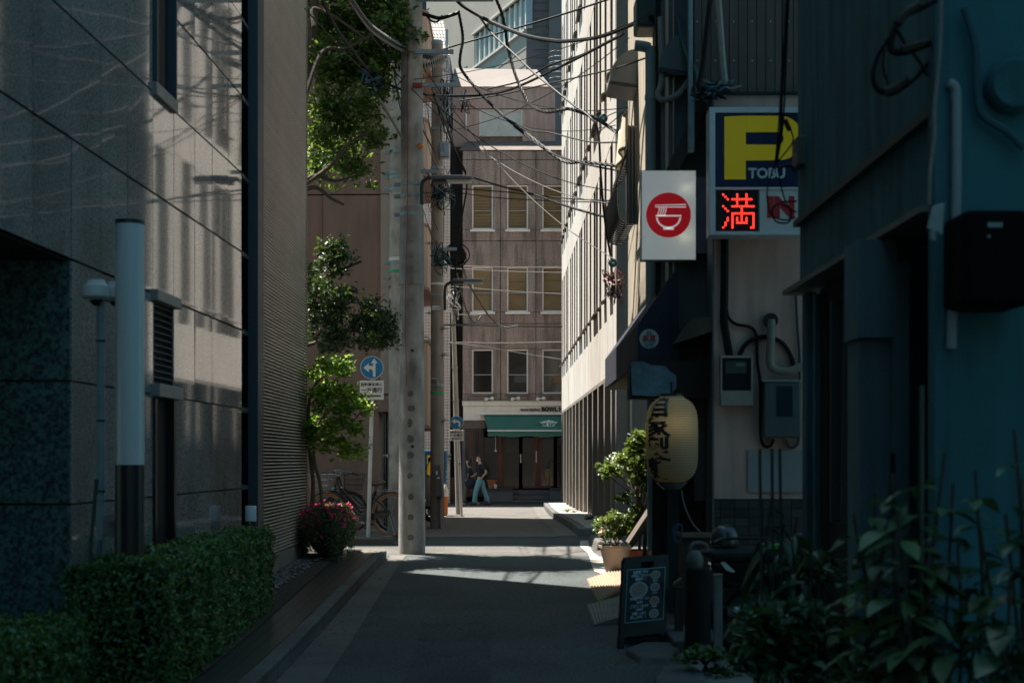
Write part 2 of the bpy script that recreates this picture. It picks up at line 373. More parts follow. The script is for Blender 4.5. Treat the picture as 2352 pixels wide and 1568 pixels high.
# near right: sunlit concrete apron + kerb end + paler forecourt in the shade
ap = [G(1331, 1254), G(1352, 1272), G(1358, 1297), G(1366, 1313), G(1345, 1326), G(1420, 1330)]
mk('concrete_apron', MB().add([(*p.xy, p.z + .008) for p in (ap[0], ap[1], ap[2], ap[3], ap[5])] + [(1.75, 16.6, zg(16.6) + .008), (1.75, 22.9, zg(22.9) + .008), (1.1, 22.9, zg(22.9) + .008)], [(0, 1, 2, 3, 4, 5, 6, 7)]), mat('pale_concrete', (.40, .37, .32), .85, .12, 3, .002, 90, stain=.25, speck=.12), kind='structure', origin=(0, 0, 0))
ek = sheet('end_kerb', lambda Y: 1.25, lambda Y: 1.6, [20.6, 22.3], .05, joint)
for a, b in ((20.6, 21.2), (21.21, 21.8), (21.81, 22.4)):
    mk('kerb_stone', MB().hexa([(1.21, a, zg(a) - .05), (1.62, a, zg(a) - .05), (1.62, b, zg(b) - .05), (1.18, b, zg(b) - .05), (1.26, a, zg(a) + .13), (1.62, a, zg(a) + .13), (1.62, b, zg(b) + .13), (1.22, b, zg(b) + .13)]), concrete, ek, bev=.03)
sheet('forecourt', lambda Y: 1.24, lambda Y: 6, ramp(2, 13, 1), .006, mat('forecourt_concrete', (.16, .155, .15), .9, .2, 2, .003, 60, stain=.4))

# ================================================================ LEFT OFFICE BUILDING
def SX(Y): return -3.069 + .0294 * Y
def LX(Y): return -2.60
ob = thing('office_building', (-3.2, 12, 0), 'polished granite office building with a ribbed louvre screen beside the hedge', 'building')
Ycol = [3.069 / (.0294 - (u - CX) / F) for u in (163, 231, 293, 351, 399, 447, 487, 524, 555)]
lv = [1.233, 2.017, 2.786, 3.56, 4.327]; dl = .77
rows = [(0.12, lv[0])] + [(lv[i], lv[i + 1]) for i in range(4)] + [(lv[4] + dl * i, lv[4] + dl * (i + 1)) for i in range(6)]
def spanel(y0, y1, z0, z1, name='stone_panel', m=granite, g=.006, gz=.006, out=0.):
    t = [rng.normal(0, .0012) for _ in range(4)]
    q = [(SX(y0) + out + t[0], y0 + g, z0 + gz), (SX(y1) + out + t[1], y1 - g, z0 + gz), (SX(y1) + out + t[2], y1 - g, z1 - gz), (SX(y0) + out + t[0] - t[1] + t[2], y0 + g, z1 - gz)]
    return mk(name, MB().slab(q, (-.035, 0, 0)), m, ob)
up = [Ycol[0] - .66 * i for i in range(9, 0, -1)]
Yall = up + Ycol
for i in range(len(Yall) - 1):
    y0, y1 = Yall[i], Yall[i + 1]
    for (z0, z1) in rows:
        if y0 < Ycol[0] - .01 and z0 < lv[2] - .01: continue
        win = 10.85 < y0 < 11.7
        ci = i - len(up)
        if ci == 3 and (z0 >= lv[4] - .01): continue              # tall window
        if ci == 3 and z0 < lv[2] - .01: continue                 # vent and door bay
        spanel(y0, y1, z0, z1, gz=.012 if abs(z0 - lv[2]) < .01 or abs(z0 - lv[4]) < .01 else .006)
# dark backing just behind the joints
mk('wall', MB().slab([(SX(9.05) - .04, 9.05, .1), (SX(14) - .04, 14.02, .1), (SX(14) - .04, 14.02, 9), (SX(9.05) - .04, 9.05, 9)], (-.3, 0, 0)).slab([(SX(3) - .04, 3, lv[2]), (SX(9.05) - .04, 9.05, lv[2]), (SX(9.05) - .04, 9.05, 9), (SX(3) - .04, 3, 9)], (-.3, 0, 0)), joint, ob)
ledgem = mat('ledge_stone', (.30, .275, .26), .5, .1, 4)
# window bay column 3: Ycol[3]..Ycol[4]
ya, yb = Ycol[3], Ycol[4]
win = mk('window', MB().slab([(SX(ya) - .09, ya + .03, lv[4] + .08), (SX(yb) - .09, yb - .03, lv[4] + .08), (SX(yb) - .09, yb - .03, 8.9), (SX(ya) - .09, ya + .03, 8.9)], (-.02, 0, 0)), mat('tan_window_blind', (.33, .30, .25), .35, .05, 3, coat=.5), ob)
fr = MB()
for a in (ya + .02, yb - .03):
    fr.slab([(SX(a) + .03, a, lv[4] + .06), (SX(a) + .03, a + .03, lv[4] + .06), (SX(a) + .03, a + .03, 8.9), (SX(a) + .03, a, 8.9)], (-.14, 0, 0))
mk('frame', fr, steel_t, win)
mk('mullion', MB().slab([(SX(ya) - .08, ya + .13, lv[4] + .1), (SX(ya) - .08, ya + .19, lv[4] + .1), (SX(ya) - .08, ya + .19, 8.9), (SX(ya) - .08, ya + .13, 8.9)], (-.03, 0, 0)).slab([(SX(yb) - .08, yb - .16, lv[4] + .1), (SX(yb) - .08, yb - .13, lv[4] + .1), (SX(yb) - .08, yb - .13, 8.9), (SX(yb) - .08, yb - .16, 8.9)], (-.03, 0, 0)), whitef, win)
mk('sill', MB().slab([(SX(ya) + .035, ya - .01, lv[4] - .02), (SX(yb) + .035, yb + .01, lv[4] - .02), (SX(yb) + .035, yb + .01, lv[4] + .08), (SX(ya) + .035, ya - .01, lv[4] + .08)], (-.13, 0, 0)), ledgem, win, bev=.006)
# vent with slats and hood
vent = mk('vent', MB().slab([(SX(ya) - .13, ya + .03, lv[1] + .02), (SX(yb) - .13, yb - .03, lv[1] + .02), (SX(yb) - .13, yb - .03, lv[2] - .02), (SX(ya) - .13, ya + .03, lv[2] - .02)], (-.02, 0, 0)), darkin, ob)
for k in range(14):
    z = lv[1] + .08 + k * .05
    mk('slat', MB().slab([(SX(ya) + .0, ya + .04, z), (SX(yb) + .0, yb - .04, z), (SX(yb) - .05, yb - .04, z + .03), (SX(ya) - .05, ya + .04, z + .03)], (0, 0, .004)), steel_t, vent)
for nm, zz, h, pr, par in (('hood', lv[2] - .055, .085, .055, vent), ('canopy', lv[1] - .02, .10, .07, None)):
    mk(nm, MB().slab([(SX(ya) + pr, ya - .06, zz), (SX(yb) + pr, yb + .05, zz), (SX(yb) + pr, yb + .05, zz + h), (SX(ya) + pr, ya - .06, zz + h)], (-pr - .1, 0, 0)), ledgem, par or ob, bev=.006)
door = mk('door', MB().slab([(SX(ya) - .06, ya + .07, .12), (SX(yb) - .06, yb - .07, .12), (SX(yb) - .06, yb - .07, lv[1] - .03), (SX(ya) - .06, ya + .07, lv[1] - .03)], (-.04, 0, 0)), mat('door_bronze', (.10, .085, .075), .35, .08, 2), ob)
mk('frame', MB().slab([(SX(ya) + .02, ya + .0, .12), (SX(ya) + .02, ya + .07, .12), (SX(ya) + .02, ya + .07, lv[1] - .03), (SX(ya) + .02, ya, lv[1] - .03)], (-.1, 0, 0)).slab([(SX(yb) + .02, yb - .07, .12), (SX(yb) + .02, yb, .12), (SX(yb) + .02, yb, lv[1] - .03), (SX(yb) + .02, yb - .07, lv[1] - .03)], (-.1, 0, 0)), blackm, door)
for y_a, y_b in ((ya - .002, ya + .03), (yb - .03, yb + .002)):
    mk('reveal', MB().slab([(SX(y_a), y_a, lv[1]), (SX(y_b), y_b, lv[1]), (SX(y_b), y_b, lv[2]), (SX(y_a), y_a, lv[2])], (-.13, 0, 0)), steel_t, vent)
# recessed ground-floor corner facing the camera, flamed granite
yc = Ycol[0]
for r_, (z0, z1) in enumerate([(.1, 1.233), (1.233, 2.017), (2.017, 2.79)]):
    xs = [SX(yc) - .003, SX(yc) - .245 - .25, SX(yc) - 1.1, SX(yc) - 1.9, SX(yc) - 2.7]
    for a, b in zip(xs[1:], xs[:-1]):
        mk('granite_slab', MB().box(a + .008, b - .008, yc - .0, yc + .03, z0 + .008, z1 - .008), granite_r, ob)
mk('backing', MB().box(SX(yc) - 3, SX(yc) - .01, yc + .032, yc + .2, .1, 2.78), joint, ob)
mk('soffit', MB().slab([(SX(3) - .01, 3, lv[2] + .012), (SX(yc) - .01, yc, lv[2] + .012), (-6, yc, lv[2] + .012), (-6, 3, lv[2] + .012)], (0, 0, .05)), mat('soffit_panel', (.05, .05, .05), .6), ob)
# steel corner pillar and link strip
ys_ = 14.02
mk('steel_column', MB().box(-2.672, -2.568, 14.38, 14.72, .1, 13), steel_t, ob, bev=.004)
mk('glazing_strip', MB().box(SX(14) - .25, -2.674, 14.5, 14.53, .1, 9), glass('strip_glass', (.01, .02, .022), .1), ob)
for k in range(12):
    z = lv[0] + dl * k - .0
    mk('bracket', MB().box(SX(14) - .2, -2.66, 14.03, 14.4, z - .015, z + .03), steel_t, ob)
# louvre screen
ls = mk('louvre_screen', MB().slab([(LX(14.2) - .06, 14.73, .45), (LX(17.2) - .06, 18.0, .45), (LX(17.2) - .06, 18.0, 13), (LX(14.2) - .06, 14.73, 13)], (-.3, 0, 0)), mat('louvre_back', (.02, .02, .02), .8), ob)
pitch = .0372; z = .50; base = None; k = 0
while z < 9.2:
    wid = .0268 if (k % 44) else .012
    q = [(LX(14.23), 14.735, z), (LX(17.2), 17.99, z), (LX(17.2), 17.99, z + wid), (LX(14.23), 14.735, z + wid)]
    if base is None:
        base = mk('slat', MB().slab(q, (-.05, 0, 0)), louver, ls)
    else:
        if k % 44 == 0: mk('slat', MB().slab(q, (-.05, 0, 0)), louver, ls)
        else:
            o = base.copy(); COL.objects.link(o); o.location = base.location + Vector((0, 0, z - .50))
    z += pitch; k += 1
mk('edge_trim', MB().box(LX(17.2) - .3, LX(17.2) + .006, 17.995, 18.03, .3, 13), stucco_l, ls)
mk('plinth', MB().slab([(LX(14.2) - .004, 14.73, .05), (LX(17.2) - .004, 18.01, .05), (LX(17.2) - .004, 18.01, .48), (LX(14.2) - .004, 14.73, .48)], (-.3, 0, 0)), plinth, ob)
mk('upper_storeys', MB().box(-14, -3.12, 3, 14.0, 9, 25).box(-14, LX(14.2) - .36, 14.75, 18.0, .0, 25).box(-14, -3.5, 9.3, 14.0, 0, 9).box(-14, -3.5, 2.8, 9.3, 2.9, 9), granite, ob)
mk('upper_wall', MB().box(LX(14.2) - .34, LX(14.2), 14.75, 18.0, 9.25, 25).box(-3.1, SX(9) + .0, 3, 14.0, 9.02, 25), louver, ob)

# column light, camera post, bollard light
cl = thing('light_column', (XU(298, 8.9), 8.9, .12), 'tall unlit white light column with a dark base behind the hedge', 'lamp')
x0, y0 = XU(298, 8.9), 8.9; r = .09
mk('base', MB().lathe([(r, .1), (r, ZV(1067, y0))], (x0, y0, 0), 28), mat('dark_bronze', (.018, .02, .022), .4), cl, smooth=True)
mk('diffuser', MB().lathe([(r * .985, ZV(1067, y0) + .001), (r * .985, ZV(516, y0))], (x0, y0, 0), 28), mat('white_acrylic', (.78, .79, .80), .35, .03, 2), cl, smooth=True)
mk('cap', MB().lathe([(r * 1.01, ZV(516, y0)), (r * 1.01, ZV(507, y0))], (x0, y0, 0), 28), MATS['dark_bronze'], cl, smooth=True)
mk('bracket', MB().box(x0 - .13, x0, y0 - .02, y0 + .02, ZV(1300, y0) + .28, ZV(1300, y0) + .33), galv, cl)
cp = thing('camera_post', (XU(231, 9.05), 8.95, .12), 'grey steel post carrying two white dome cameras beside the light column', 'camera post')
x0, y0 = XU(231, 8.95), 8.95
mk('post', MB().lathe([(.026, .1), (.026, ZV(690, y0))], (x0, y0, 0), 14), galvb, cp, smooth=True)
for zz in (ZV(785, y0), ZV(968, y0), ZV(1130, y0)):
    mk('clamp', MB().lathe([(.03, zz), (.03, zz + .012)], (x0, y0, 0), 14), blackm, cp)
mk('cable', MB().tube(spline([P(222, 1100, 8.9), P(213, 1200, 8.88), P(208, 1270, 8.86), P(222, 1300, 8.86), P(230, 1240, 8.9)], 6), .013, 6), steel_t, cp, smooth=True)
for dx, dy, sc in ((-.012, -.05, 1), (.075, .06, .8)):
    c = (x0 + dx, y0 + dy, ZV(700, y0))
    d = mk('dome_camera', MB().lathe([(.001, .155), (.05, .15), (.062, .125), (.085, .11), (.092, .08), (.092, .045), (.075, .03), (.05, .025)], c, 20), whitef, cp, smooth=True)
    mk('lens_dome', MB().ball((c[0], c[1], c[2] + .028), .042 * sc, 10), glass('smoked_dome', (.01, .012, .014), .05), d, smooth=True)
mk('mount_plate', MB().box(x0 - .06, x0 + .05, y0 - .01, y0 + .02, ZV(692, y0), ZV(648, y0)), galvb, cp)
mk('junction_box', MB().box(x0 + .02, x0 + .10, y0 - .03, y0 + .03, ZV(1230, y0), ZV(1180, y0)), galv, cp, bev=.006)
bl = thing('bollard_light', (XU(576, 13.6), 13.6, .12), 'short white-topped bollard light standing at the far end of the hedge', 'lamp')
x0, y0 = XU(576, 13.6), 13.6
mk('stem', MB().lathe([(.055, .1), (.055, ZV(1196, y0))], (x0, y0, 0), 20), MATS['dark_bronze'], bl, smooth=True)
mk('diffuser', MB().lathe([(.054, ZV(1196, y0)), (.054, ZV(1163, y0)), (.048, ZV(1161, y0))], (x0, y0, 0), 20), MATS['white_acrylic'], bl, smooth=True)

# ================================================================ STUCCO BUILDING (left, beyond the side street)
YF = 25.0; XR = XU(896, YF)
sb = thing('stucco_building', (-5, 29, zg(27)), 'mauve stucco building with projecting bays behind the parked bicycles', 'building')
zs = ZV(945, YF)                                          # soffit of the ground-floor recess
jz = [zs, ZV(905, YF), ZV(447, YF), ZV(-10, YF), 16]
xp = XU(742, YF); xg = XU(868, YF)
for a, b in zip(jz[1:-1], jz[2:]):
    mk('wall_panel', MB().box(-12, xp - .01, YF + .03, YF + .3, a + .012, b - .012), stucco, sb)
    mk('wall_panel', MB().box(xp, XR - .17, YF, YF + .3, a + .012, b - .012), stucco, sb)
    mk('corner_pier', MB().box(XR - .165, XR, YF - .05, YF + .35, a + .006, b - .006), stucco_l, sb, bev=.01)  # paler stucco: skylight on the pier front put into its colour
mk('wall_panel', MB().box(-12, xg, YF + .06, YF + .3, zg(24), jz[1] - .012), stucco, sb)
mk('soffit_beam', MB().box(xg + .004, XR + .02, YF - .02, YF + 2.4, zs, jz[1] - .012), stucco, sb)
mk('corner_pier', MB().box(XR - .3, XR - .06, YF + 2.0, YF + 2.4, zg(24), zs), stucco, sb)
sg = mk('shop_window', MB().box(xg + .02, XR - .05, YF + .5, YF + .54, zg(24), zs - .01), glass('window_dark', (.012, .011, .01), .08), sb)
for x in (xg + .03, xg + .10, xg + .16, XR - .12): mk('mullion', MB().box(x, x + .03, YF + .42, YF + .5, zg(24), zs - .01), stucco_l if x > xg + .12 else galv, sg)
mk('downpipe', MB().tube([(xp - .6, YF - .04, zg(24)), (xp - .6, YF - .04, 16)], .05, 10), stucco, sb, smooth=True)
mk('core', MB().box(-12, XR - .3, YF + .28, 35.7, zg(30) - .1, 16), stucco, sb)
def PXS(Y): return XR - .015 * (Y - YF)
mk('side_wall', MB().hexa([(XR - .4, YF + .36, zs), (PXS(25.4) - .02, YF + .36, zs), (PXS(35.7), 35.7, zs), (XR - .5, 35.7, zs), (XR - .4, YF + .36, 16), (PXS(25.4) - .02, YF + .36, 16), (PXS(35.7), 35.7, 16), (XR - .5, 35.7, 16)]), stucco_l, sb)
for (va, vb) in ((978, 793), (669, 534), (415, 300), (165, 60)):
    z0, z1 = ZV(va, 31), ZV(vb, 31)
    xb = XU(984, 30.5)
    bay = mk('bay', MB().prism([(-2.3, 29.4, z0), (xb, 30.2, z0), (xb, 33.2, z0), (-2.3, 33.6, z0)], (0, 0, z1 - z0)), stucco_l, sb)
    mk('coping', MB().prism([(-2.3, 29.36, z1), (xb + .03, 30.17, z1), (xb + .03, 33.23, z1), (-2.3, 33.65, z1)], (0, 0, .05)), stucco, bay)
    mk('soffit_slab', MB().prism([(-2.3, 29.36, z0 - .07), (xb + .03, 30.17, z0 - .07), (xb + .03, 33.23, z0 - .07), (-2.3, 33.65, z0 - .07)], (0, 0, .06)), stucco, bay)
mk('railing', MB().tube([(-2.2, 29.6, ZV(780, 31)), (XU(984, 30.5), 30.3, ZV(780, 31)), (XU(984, 30.5), 33.1, ZV(780, 31))], .02, 6), galv, sb)

# ================================================================ GRID-TILED BUILDING (across the far street)
YT = 48.3
tb = thing('tiled_building', (XU(990, YT), YT + 3, 0), 'white square-tiled building with dark grout left of the restaurant', 'building')
xl, xr = XU(940, YT), XU(1034, YT); ztop = ZV(128, YT)
mk('wall', MB().box(xl - 3, xr - .004, YT + .02, YT + 8, -.1, ztop), grout, tb)
tile = MB(); tp = .104; nx_ = int((xr - xl) / tp); nz_ = int(ztop / tp)
for i in range(nx_):
    for k in range(nz_):
        x, z = xr - (i + 1) * tp, .02 + k * tp
        if z > 1.2 or True: tile.add([(x + .009, YT, z + .009), (x + tp - .009, YT, z + .009), (x + tp - .009, YT, z + tp - .009), (x + .009, YT, z + tp - .009), (x + .004, YT + .02, z + .004), (x + tp - .004, YT + .02, z + .004), (x + tp - .004, YT + .02, z + tp - .004), (x + .004, YT + .02, z + tp - .004)], [(0, 1, 2, 3), (0, 4, 5, 1), (1, 5, 6, 2), (2, 6, 7, 3), (3, 7, 4, 0)])
mk('wall_tiles', tile, tilew, tb, kind='stuff')
z2 = ZV(55, YT)
mk('mansard', MB().hexa([(xl - 3, YT + .03, ztop), (xr - .01, YT + .03, ztop), (xr - .01, YT + 4, ztop), (xl - 3, YT + 4, ztop), (xl - 3, YT + 1.0, z2 + .4), (xr - .3, YT + 1.0, z2 + .4), (xr - .3, YT + 4, z2 + .4), (xl - 3, YT + 4, z2 + .4)]), grout, tb)
mt = MB(); nr = 10
for i in range(nx_):
    for k in range(nr):
        f0, f1 = k / nr, (k + 1) / nr; x = xr - (i + 1) * tp - .3 * f0
        p = lambda xx, f: (xx, YT + .015 + .97 * f, ztop + .012 + (z2 + .4 - ztop) * f)
        mt.add([p(x + .01, f0 + .008), p(x + tp - .01, f0 + .008), p(x + tp - .01, f1 - .008), p(x + .01, f1 - .008)], [(0, 1, 2, 3)])
mk('roof_tiles', mt, tilew, tb, kind='stuff')
mk('roof_pipe', MB().tube([(XU(1026, 48), 48.0, ZV(165, 48)), (XU(1026, 48), 48.0, 16)], .05, 8), galv, tb)
for v0 in (1042, 1050): mk('duct', MB().box(XU(1022, 48), XU(1036, 48), 47.9, 48.28, ZV(v0 + 5, 48), ZV(v0, 48)), galv, tb, bev=.02)

# ================================================================ RESTAURANT BUILDING
YR = 48.5
def q(u): return XU(u, YR)
def h(v): return ZV(v, YR)
rb = thing('restaurant_building', (q(1180), YR + 3, 0), 'brown granular concrete building over a green-awning restaurant at the street end', 'building')
mk('core', MB().box(q(1052), q(1560), YR + .45, YR + 9, -.1, h(345)), mat('brown_recess', (.035, .028, .025), .9), rb)
mk('side_return', MB().box(q(1036), q(1060), YR + .5, YR + 9, -.1, h(330)), mat('dark_gap', (.02, .02, .022), .9), rb)  # near-black box stands for the shaded gap between the buildings
bays = [1062, 1150, 1231, 1312, 1393]
wins = [(1083.5, 1133), (1164, 1213.5), (1245, 1294), (1326, 1375)]
bands = [(346, 367), (367, 424), ('w', 424, 527), (527, 553), (553, 612), ('w', 612, 716), (716, 743), (743, 801), ('w', 801, 904), (904, 921)]
g = .75
for bi in range(4):
    ua, ub = bays[bi] + g, bays[bi + 1] - g
    for bd in bands:
        if bd[0] != 'w':
            mk('wall_panel', MB().box(q(ua), q(ub), YR, YR + .4, h(bd[1]) + .011, h(bd[0]) - .011), brownc, rb)
        else:
            _, va, vb = bd; wa, wb = wins[bi]
            mk('wall_panel', MB().box(q(ua), q(wa), YR, YR + .4, h(vb), h(va)), brownc, rb)
            mk('wall_panel', MB().box(q(wb), q(ub), YR, YR + .4, h(vb), h(va)), brownc, rb)
            row = {424: 0, 612: 1, 801: 2}[va]
            wd = mk('window', MB().box(q(wa) + .03, q(wb) - .03, YR + .16, YR + .18, h(vb) + .04, h(va) - .03), (MATS['window_dark'] if row == 2 else blind), rb)
            t = .055
            mk('frame', MB().box(q(wa) + .005, q(wa) + t, YR + .06, YR + .15, h(vb) + .005, h(va) - .005).box(q(wb) - t, q(wb) - .005, YR + .06, YR + .15, h(vb) + .005, h(va) - .005)
               .box(q(wa) + t, q(wb) - t, YR + .06, YR + .15, h(va) - t, h(va) - .005).box(q(wa) + t, q(wb) - t, YR + .06, YR + .15, h(vb) + .005, h(vb) + t), whitef, wd)
            mk('sill', MB().box(q(wa) - .05, q(wb) + .06, YR - .09, YR + .1, h(vb + 5.5), h(vb) - .01), whitef if row < 2 else brownd, wd)
            mk('transom', MB().box(q(wa) + t, q(wb) - t, YR + .1, YR + .14, h(vb - 44) - .015, h(vb - 44) + .015), galv, wd)
            if row < 2:
                for k in range(13 if row == 0 else 2):
                    zz = h(va) - .12 - (.105 * k if row == 0 else .35 * k + rng.random() * .1 + .3)
                    mk('blind_fold', MB().box(q(wa) + .08, q(wb) - .08, YR + .145, YR + .158, zz, zz + .012), mat('amber_blind_edge', (.14, .10, .06), .8) if 'amber_blind_edge' not in MATS else MATS['amber_blind_edge'], wd)
                if bi == 0:
                    mk('side_curtain', MB().box(q(wa) + .75, q(wb) - .06, YR + .13, YR + .15, h(vb) + .45 * (row) + .4, h(va) - .06), mat('amber_drape', (.19, .135, .07), .8) if 'amber_drape' not in MATS else MATS['amber_drape'], wd)
            else:
                xa = q(wa) + .1 + .15 * bi
                mk('roll' if bi == 0 else 'shelf', (MB().lathe([(.1, h(890)), (.1, h(862))], (xa + .22, YR + .30, 0), 12) if bi == 0 else MB().box(xa, xa + .45, YR + .13, YR + .15, h(878), h(868 - 6 * bi))), mat('pale_goods', (.34, .32, .30), .8) if bi == 0 else (blind if bi == 2 else mat('grey_goods', (.07, .08, .075), .8) if 'grey_goods' not in MATS else MATS['grey_goods']), wd)
# set-back top storey, sloping ledge and parapet
def slope(name, ua, ub, va, vb, d, m, u2a=None, u2b=None):
    return mk(name, MB().hexa([(q(ua), YR - .05, h(vb)), (q(ub), YR - .05, h(vb)), (q(ub), YR + 3, h(vb)), (q(ua), YR + 3, h(vb)), (q(u2a or ua), YR + d, h(va)), (q(u2b or ub), YR + d, h(va)), (q(u2b or ub), YR + 3, h(va)), (q(u2a or ua), YR + 3, h(va))]), m, rb)
slope('ledge', 1054, 1400, 309, 345, .95, brownd, 1074, 1400)
YU = YR + .9
def q2(u): return XU(u, YU)
def h2(v): return ZV(v, YU)
wa, wb = 1101, 1200
mk('upper_wall', MB().box(q2(1040), q2(wa), YU, YU + .3, 12.3, h2(199)).box(q2(wb), q2(1275), YU, YU + .3, 12.3, h2(199)).box(q2(wa), q2(wb), YU, YU + .3, h2(252), h2(199)), pinkc, rb)
mk('upper_core', MB().box(q2(1042), q2(1270), YU + .31, YU + 8, 12.3, h2(202)), pinkc, rb)
mk('groove', MB().box(q2(1040), q2(1275), YU - .008, YU, h2(251.4), h2(249.6)), joint, rb)
wd = mk('window', MB().box(q2(wa), q2(wb), YU + .12, YU + .14, h2(312), h2(252)), curtain, rb)
cm = MB()
for i in range(44):
    f = i / 44; x = q2(wa) + (q2(wb) - q2(wa)) * f
    cm.box(x, x + .022, YU + .09 + .012 * math.sin(i * 2.1), YU + .12, h2(312), h2(253))
mk('curtain', cm, curtain, wd)
mk('frame', MB().box(q2(wa), q2(wa) + .05, YU + .02, YU + .09, h2(312), h2(252)).box(q2(wb) - .05, q2(wb), YU + .02, YU + .09, h2(312), h2(252)).box(q2(1149), q2(1151.5), YU + .02, YU + .09, h2(312), h2(252)).box(q2(wa) + .05, q2(wb) - .05, YU + .02, YU + .09, h2(254), h2(252)), whitef, wd)
mk('parapet', MB().hexa([(q2(1036), YU - .06, h2(200)), (q2(1266), YU - .06, h2(200)), (q2(1266), YU + 5, h2(200)), (q2(1036), YU + 5, h2(200)), (q2(1042), YU + .75, h2(160) + .25), (q2(1234), YU + .75, h2(163) + .25), (q2(1234), YU + 5, h2(163) + .25), (q2(1042), YU + 5, h2(160) + .25)]), mat('pale_parapet', (.27, .235, .22), .9, .08, 1, .001, 40), rb)
for uu, hh in ((1057, 145), (1066, 143), (1074, 150)): mk('roof_pipe', MB().tube([(q2(uu), YU + 1, h2(170)), (q2(uu), YU + 1, h2(hh))], .07, 8), galvb, rb, smooth=True)
mk('drain_pipe', MB().tube([(q2(1070), YU - .03, h2(300)), (q2(1070), YU - .03, h2(215))], .035, 8), whitef, rb, smooth=True)
# ground floor
mk('fascia', MB().box(q(1062), q(1420), YR - .10, YR + .1, h(932), h(921)), creamf, rb)
mk('fascia', MB().box(q(1064), q(1420), YR - .06, YR + .1, h(965), h(932.4)), creamf, rb)
mk('flashing', MB().box(q(1060), q(1420), YR - .12, YR, h(921), h(920)), galv, rb)
textm('sign_lettering', 'stove kitchen', .125, ink, rb, (q(1218), YR - .10, h(940.5)), bold=.003, thick=.04)
textm('sign_lettering', 'BOWL HOUSE', .185, ink, rb, (q(1243.5), YR - .10, h(940)), bold=.011, ax='LEFT', thick=.05)
for u_ in (1117, 1177, 1235):
    l = mk('spotlight', MB().lathe([(.035, -.05), (.065, 0), (.065, .06), (.035, .08)], (q(u_), YR - .26, h(917)), 12, 'y'), whitef, rb, smooth=True)
    mk('arm', MB().tube([(q(u_) + .2, YR, h(917)), (q(u_) + .14, YR - .2, h(915)), (q(u_), YR - .2, h(917))], .02, 6), whitef, l)
    mk('reflector', MB().lathe([(.03, -.02), (.065, .02), (.065, .03)], (q(u_) + .2, YR - .2, h(915)), 12, 'y'), whitef, l, smooth=True)
aw = mk('awning', MB().hexa([(q(1120.5) * .982, YR - .9, h(989) - .01), (q(1420) * .982, YR - .9, h(989) - .01), (q(1420), YR - .1, h(953.5) - .01), (q(1112), YR - .1, h(953.5) - .01), (q(1120.5) * .982, YR - .9, h(989) + .02), (q(1420) * .982, YR - .9, h(989) + .02), (q(1420), YR - .1, h(953.5) + .02), (q(1112), YR - .1, h(953.5) + .02)]), greena, rb)
vm = MB(); n = 40
for i in range(n):
    xa = q(1120.5) * .982 + i * .12; vm.add([(xa, YR - .905 + .012 * math.sin(i * .9), h(991)), (xa + .12, YR - .905 + .012 * math.sin((i + 1) * .9), h(991)), (xa + .12, YR - .905 + .02 * math.sin((i + 1) * .9), h(1003.5) + .02 * math.sin(i * .7 + .7)), (xa, YR - .905 + .02 * math.sin(i * .9), h(1003.5) + .02 * math.sin(i * .7))], [(0, 1, 2, 3)])
mk('valance', vm, greena, aw, smooth=True)
mk('front_bar', MB().tube([(q(1119.5) * .982, YR - .92, h(990)), (q(1420) * .982, YR - .92, h(990))], .025, 8), whitef, aw)
mk('cassette', MB().box(q(1100), q(1420), YR - .2, YR - .06, h(952.4), h(946.5)).box(q(1100), q(1104), YR - .18, YR - .06, h(962), h(952.6)), whitef, rb)
# casserole logo lying on the sloping canvas
def aws(u_, v_, lift=.03):                                # point on the canvas
    f = (v_ - 953.5) / (989 - 953.5); Y = YR - .1 - .8 * f; return Vector((XU(u_, Y), Y - lift * .3, ZV(v_, Y) + lift))
lg = [aws(*p) for p in ((1240, 971), (1281, 971), (1280, 973), (1277, 973.5), (1274, 982), (1247, 982), (1244, 973.5), (1240.5, 973))]
mk('logo', MB().add(lg, [tuple(range(8))]), signw, aw)
mk('logo_lid', MB().add([aws(*p) for p in ((1243, 970.2), (1278, 970.2), (1268, 968), (1264, 968), (1263, 966.6), (1258, 966.6), (1257, 968), (1252, 968))], [tuple(range(8))]), signw, aw)
for tx, sz, uu, vv, bo in (('stove kitchen', .13, 1260.5, 975, .001), ('BOWL HOUSE', .15, 1260.5, 979, .006)):
    p = aws(uu, vv, .045); textm('logo_lettering', tx, sz, greena, aw, (p.x, p.y - .02, p.z), bold=bo, thick=.002)
mk('beam', MB().box(q(1062), q(1115), YR - .02, YR + .3, h(984), h(965.5)), brownd, rb)
for i in range(7):
    ua = 1070.6 + i * 5.72
    mk('plank', MB().box(q(ua) + .006, q(ua + 5.72) - .006, YR - .01 - .01 * rng.random(), YR + .2, h(1140), h(984.5)), wooddk, rb)
mk('downpipe', MB().tube([(q(1065.5), YR - .03, h(1150)), (q(1065.5), YR - .03, h(985))], .07, 8), slate, rb, smooth=True)
mk('shopfront_back', MB().box(q(1110), q(1420), YR + .42, YR + .446, h(1122), h(985)), darkin, rb)
dp = []
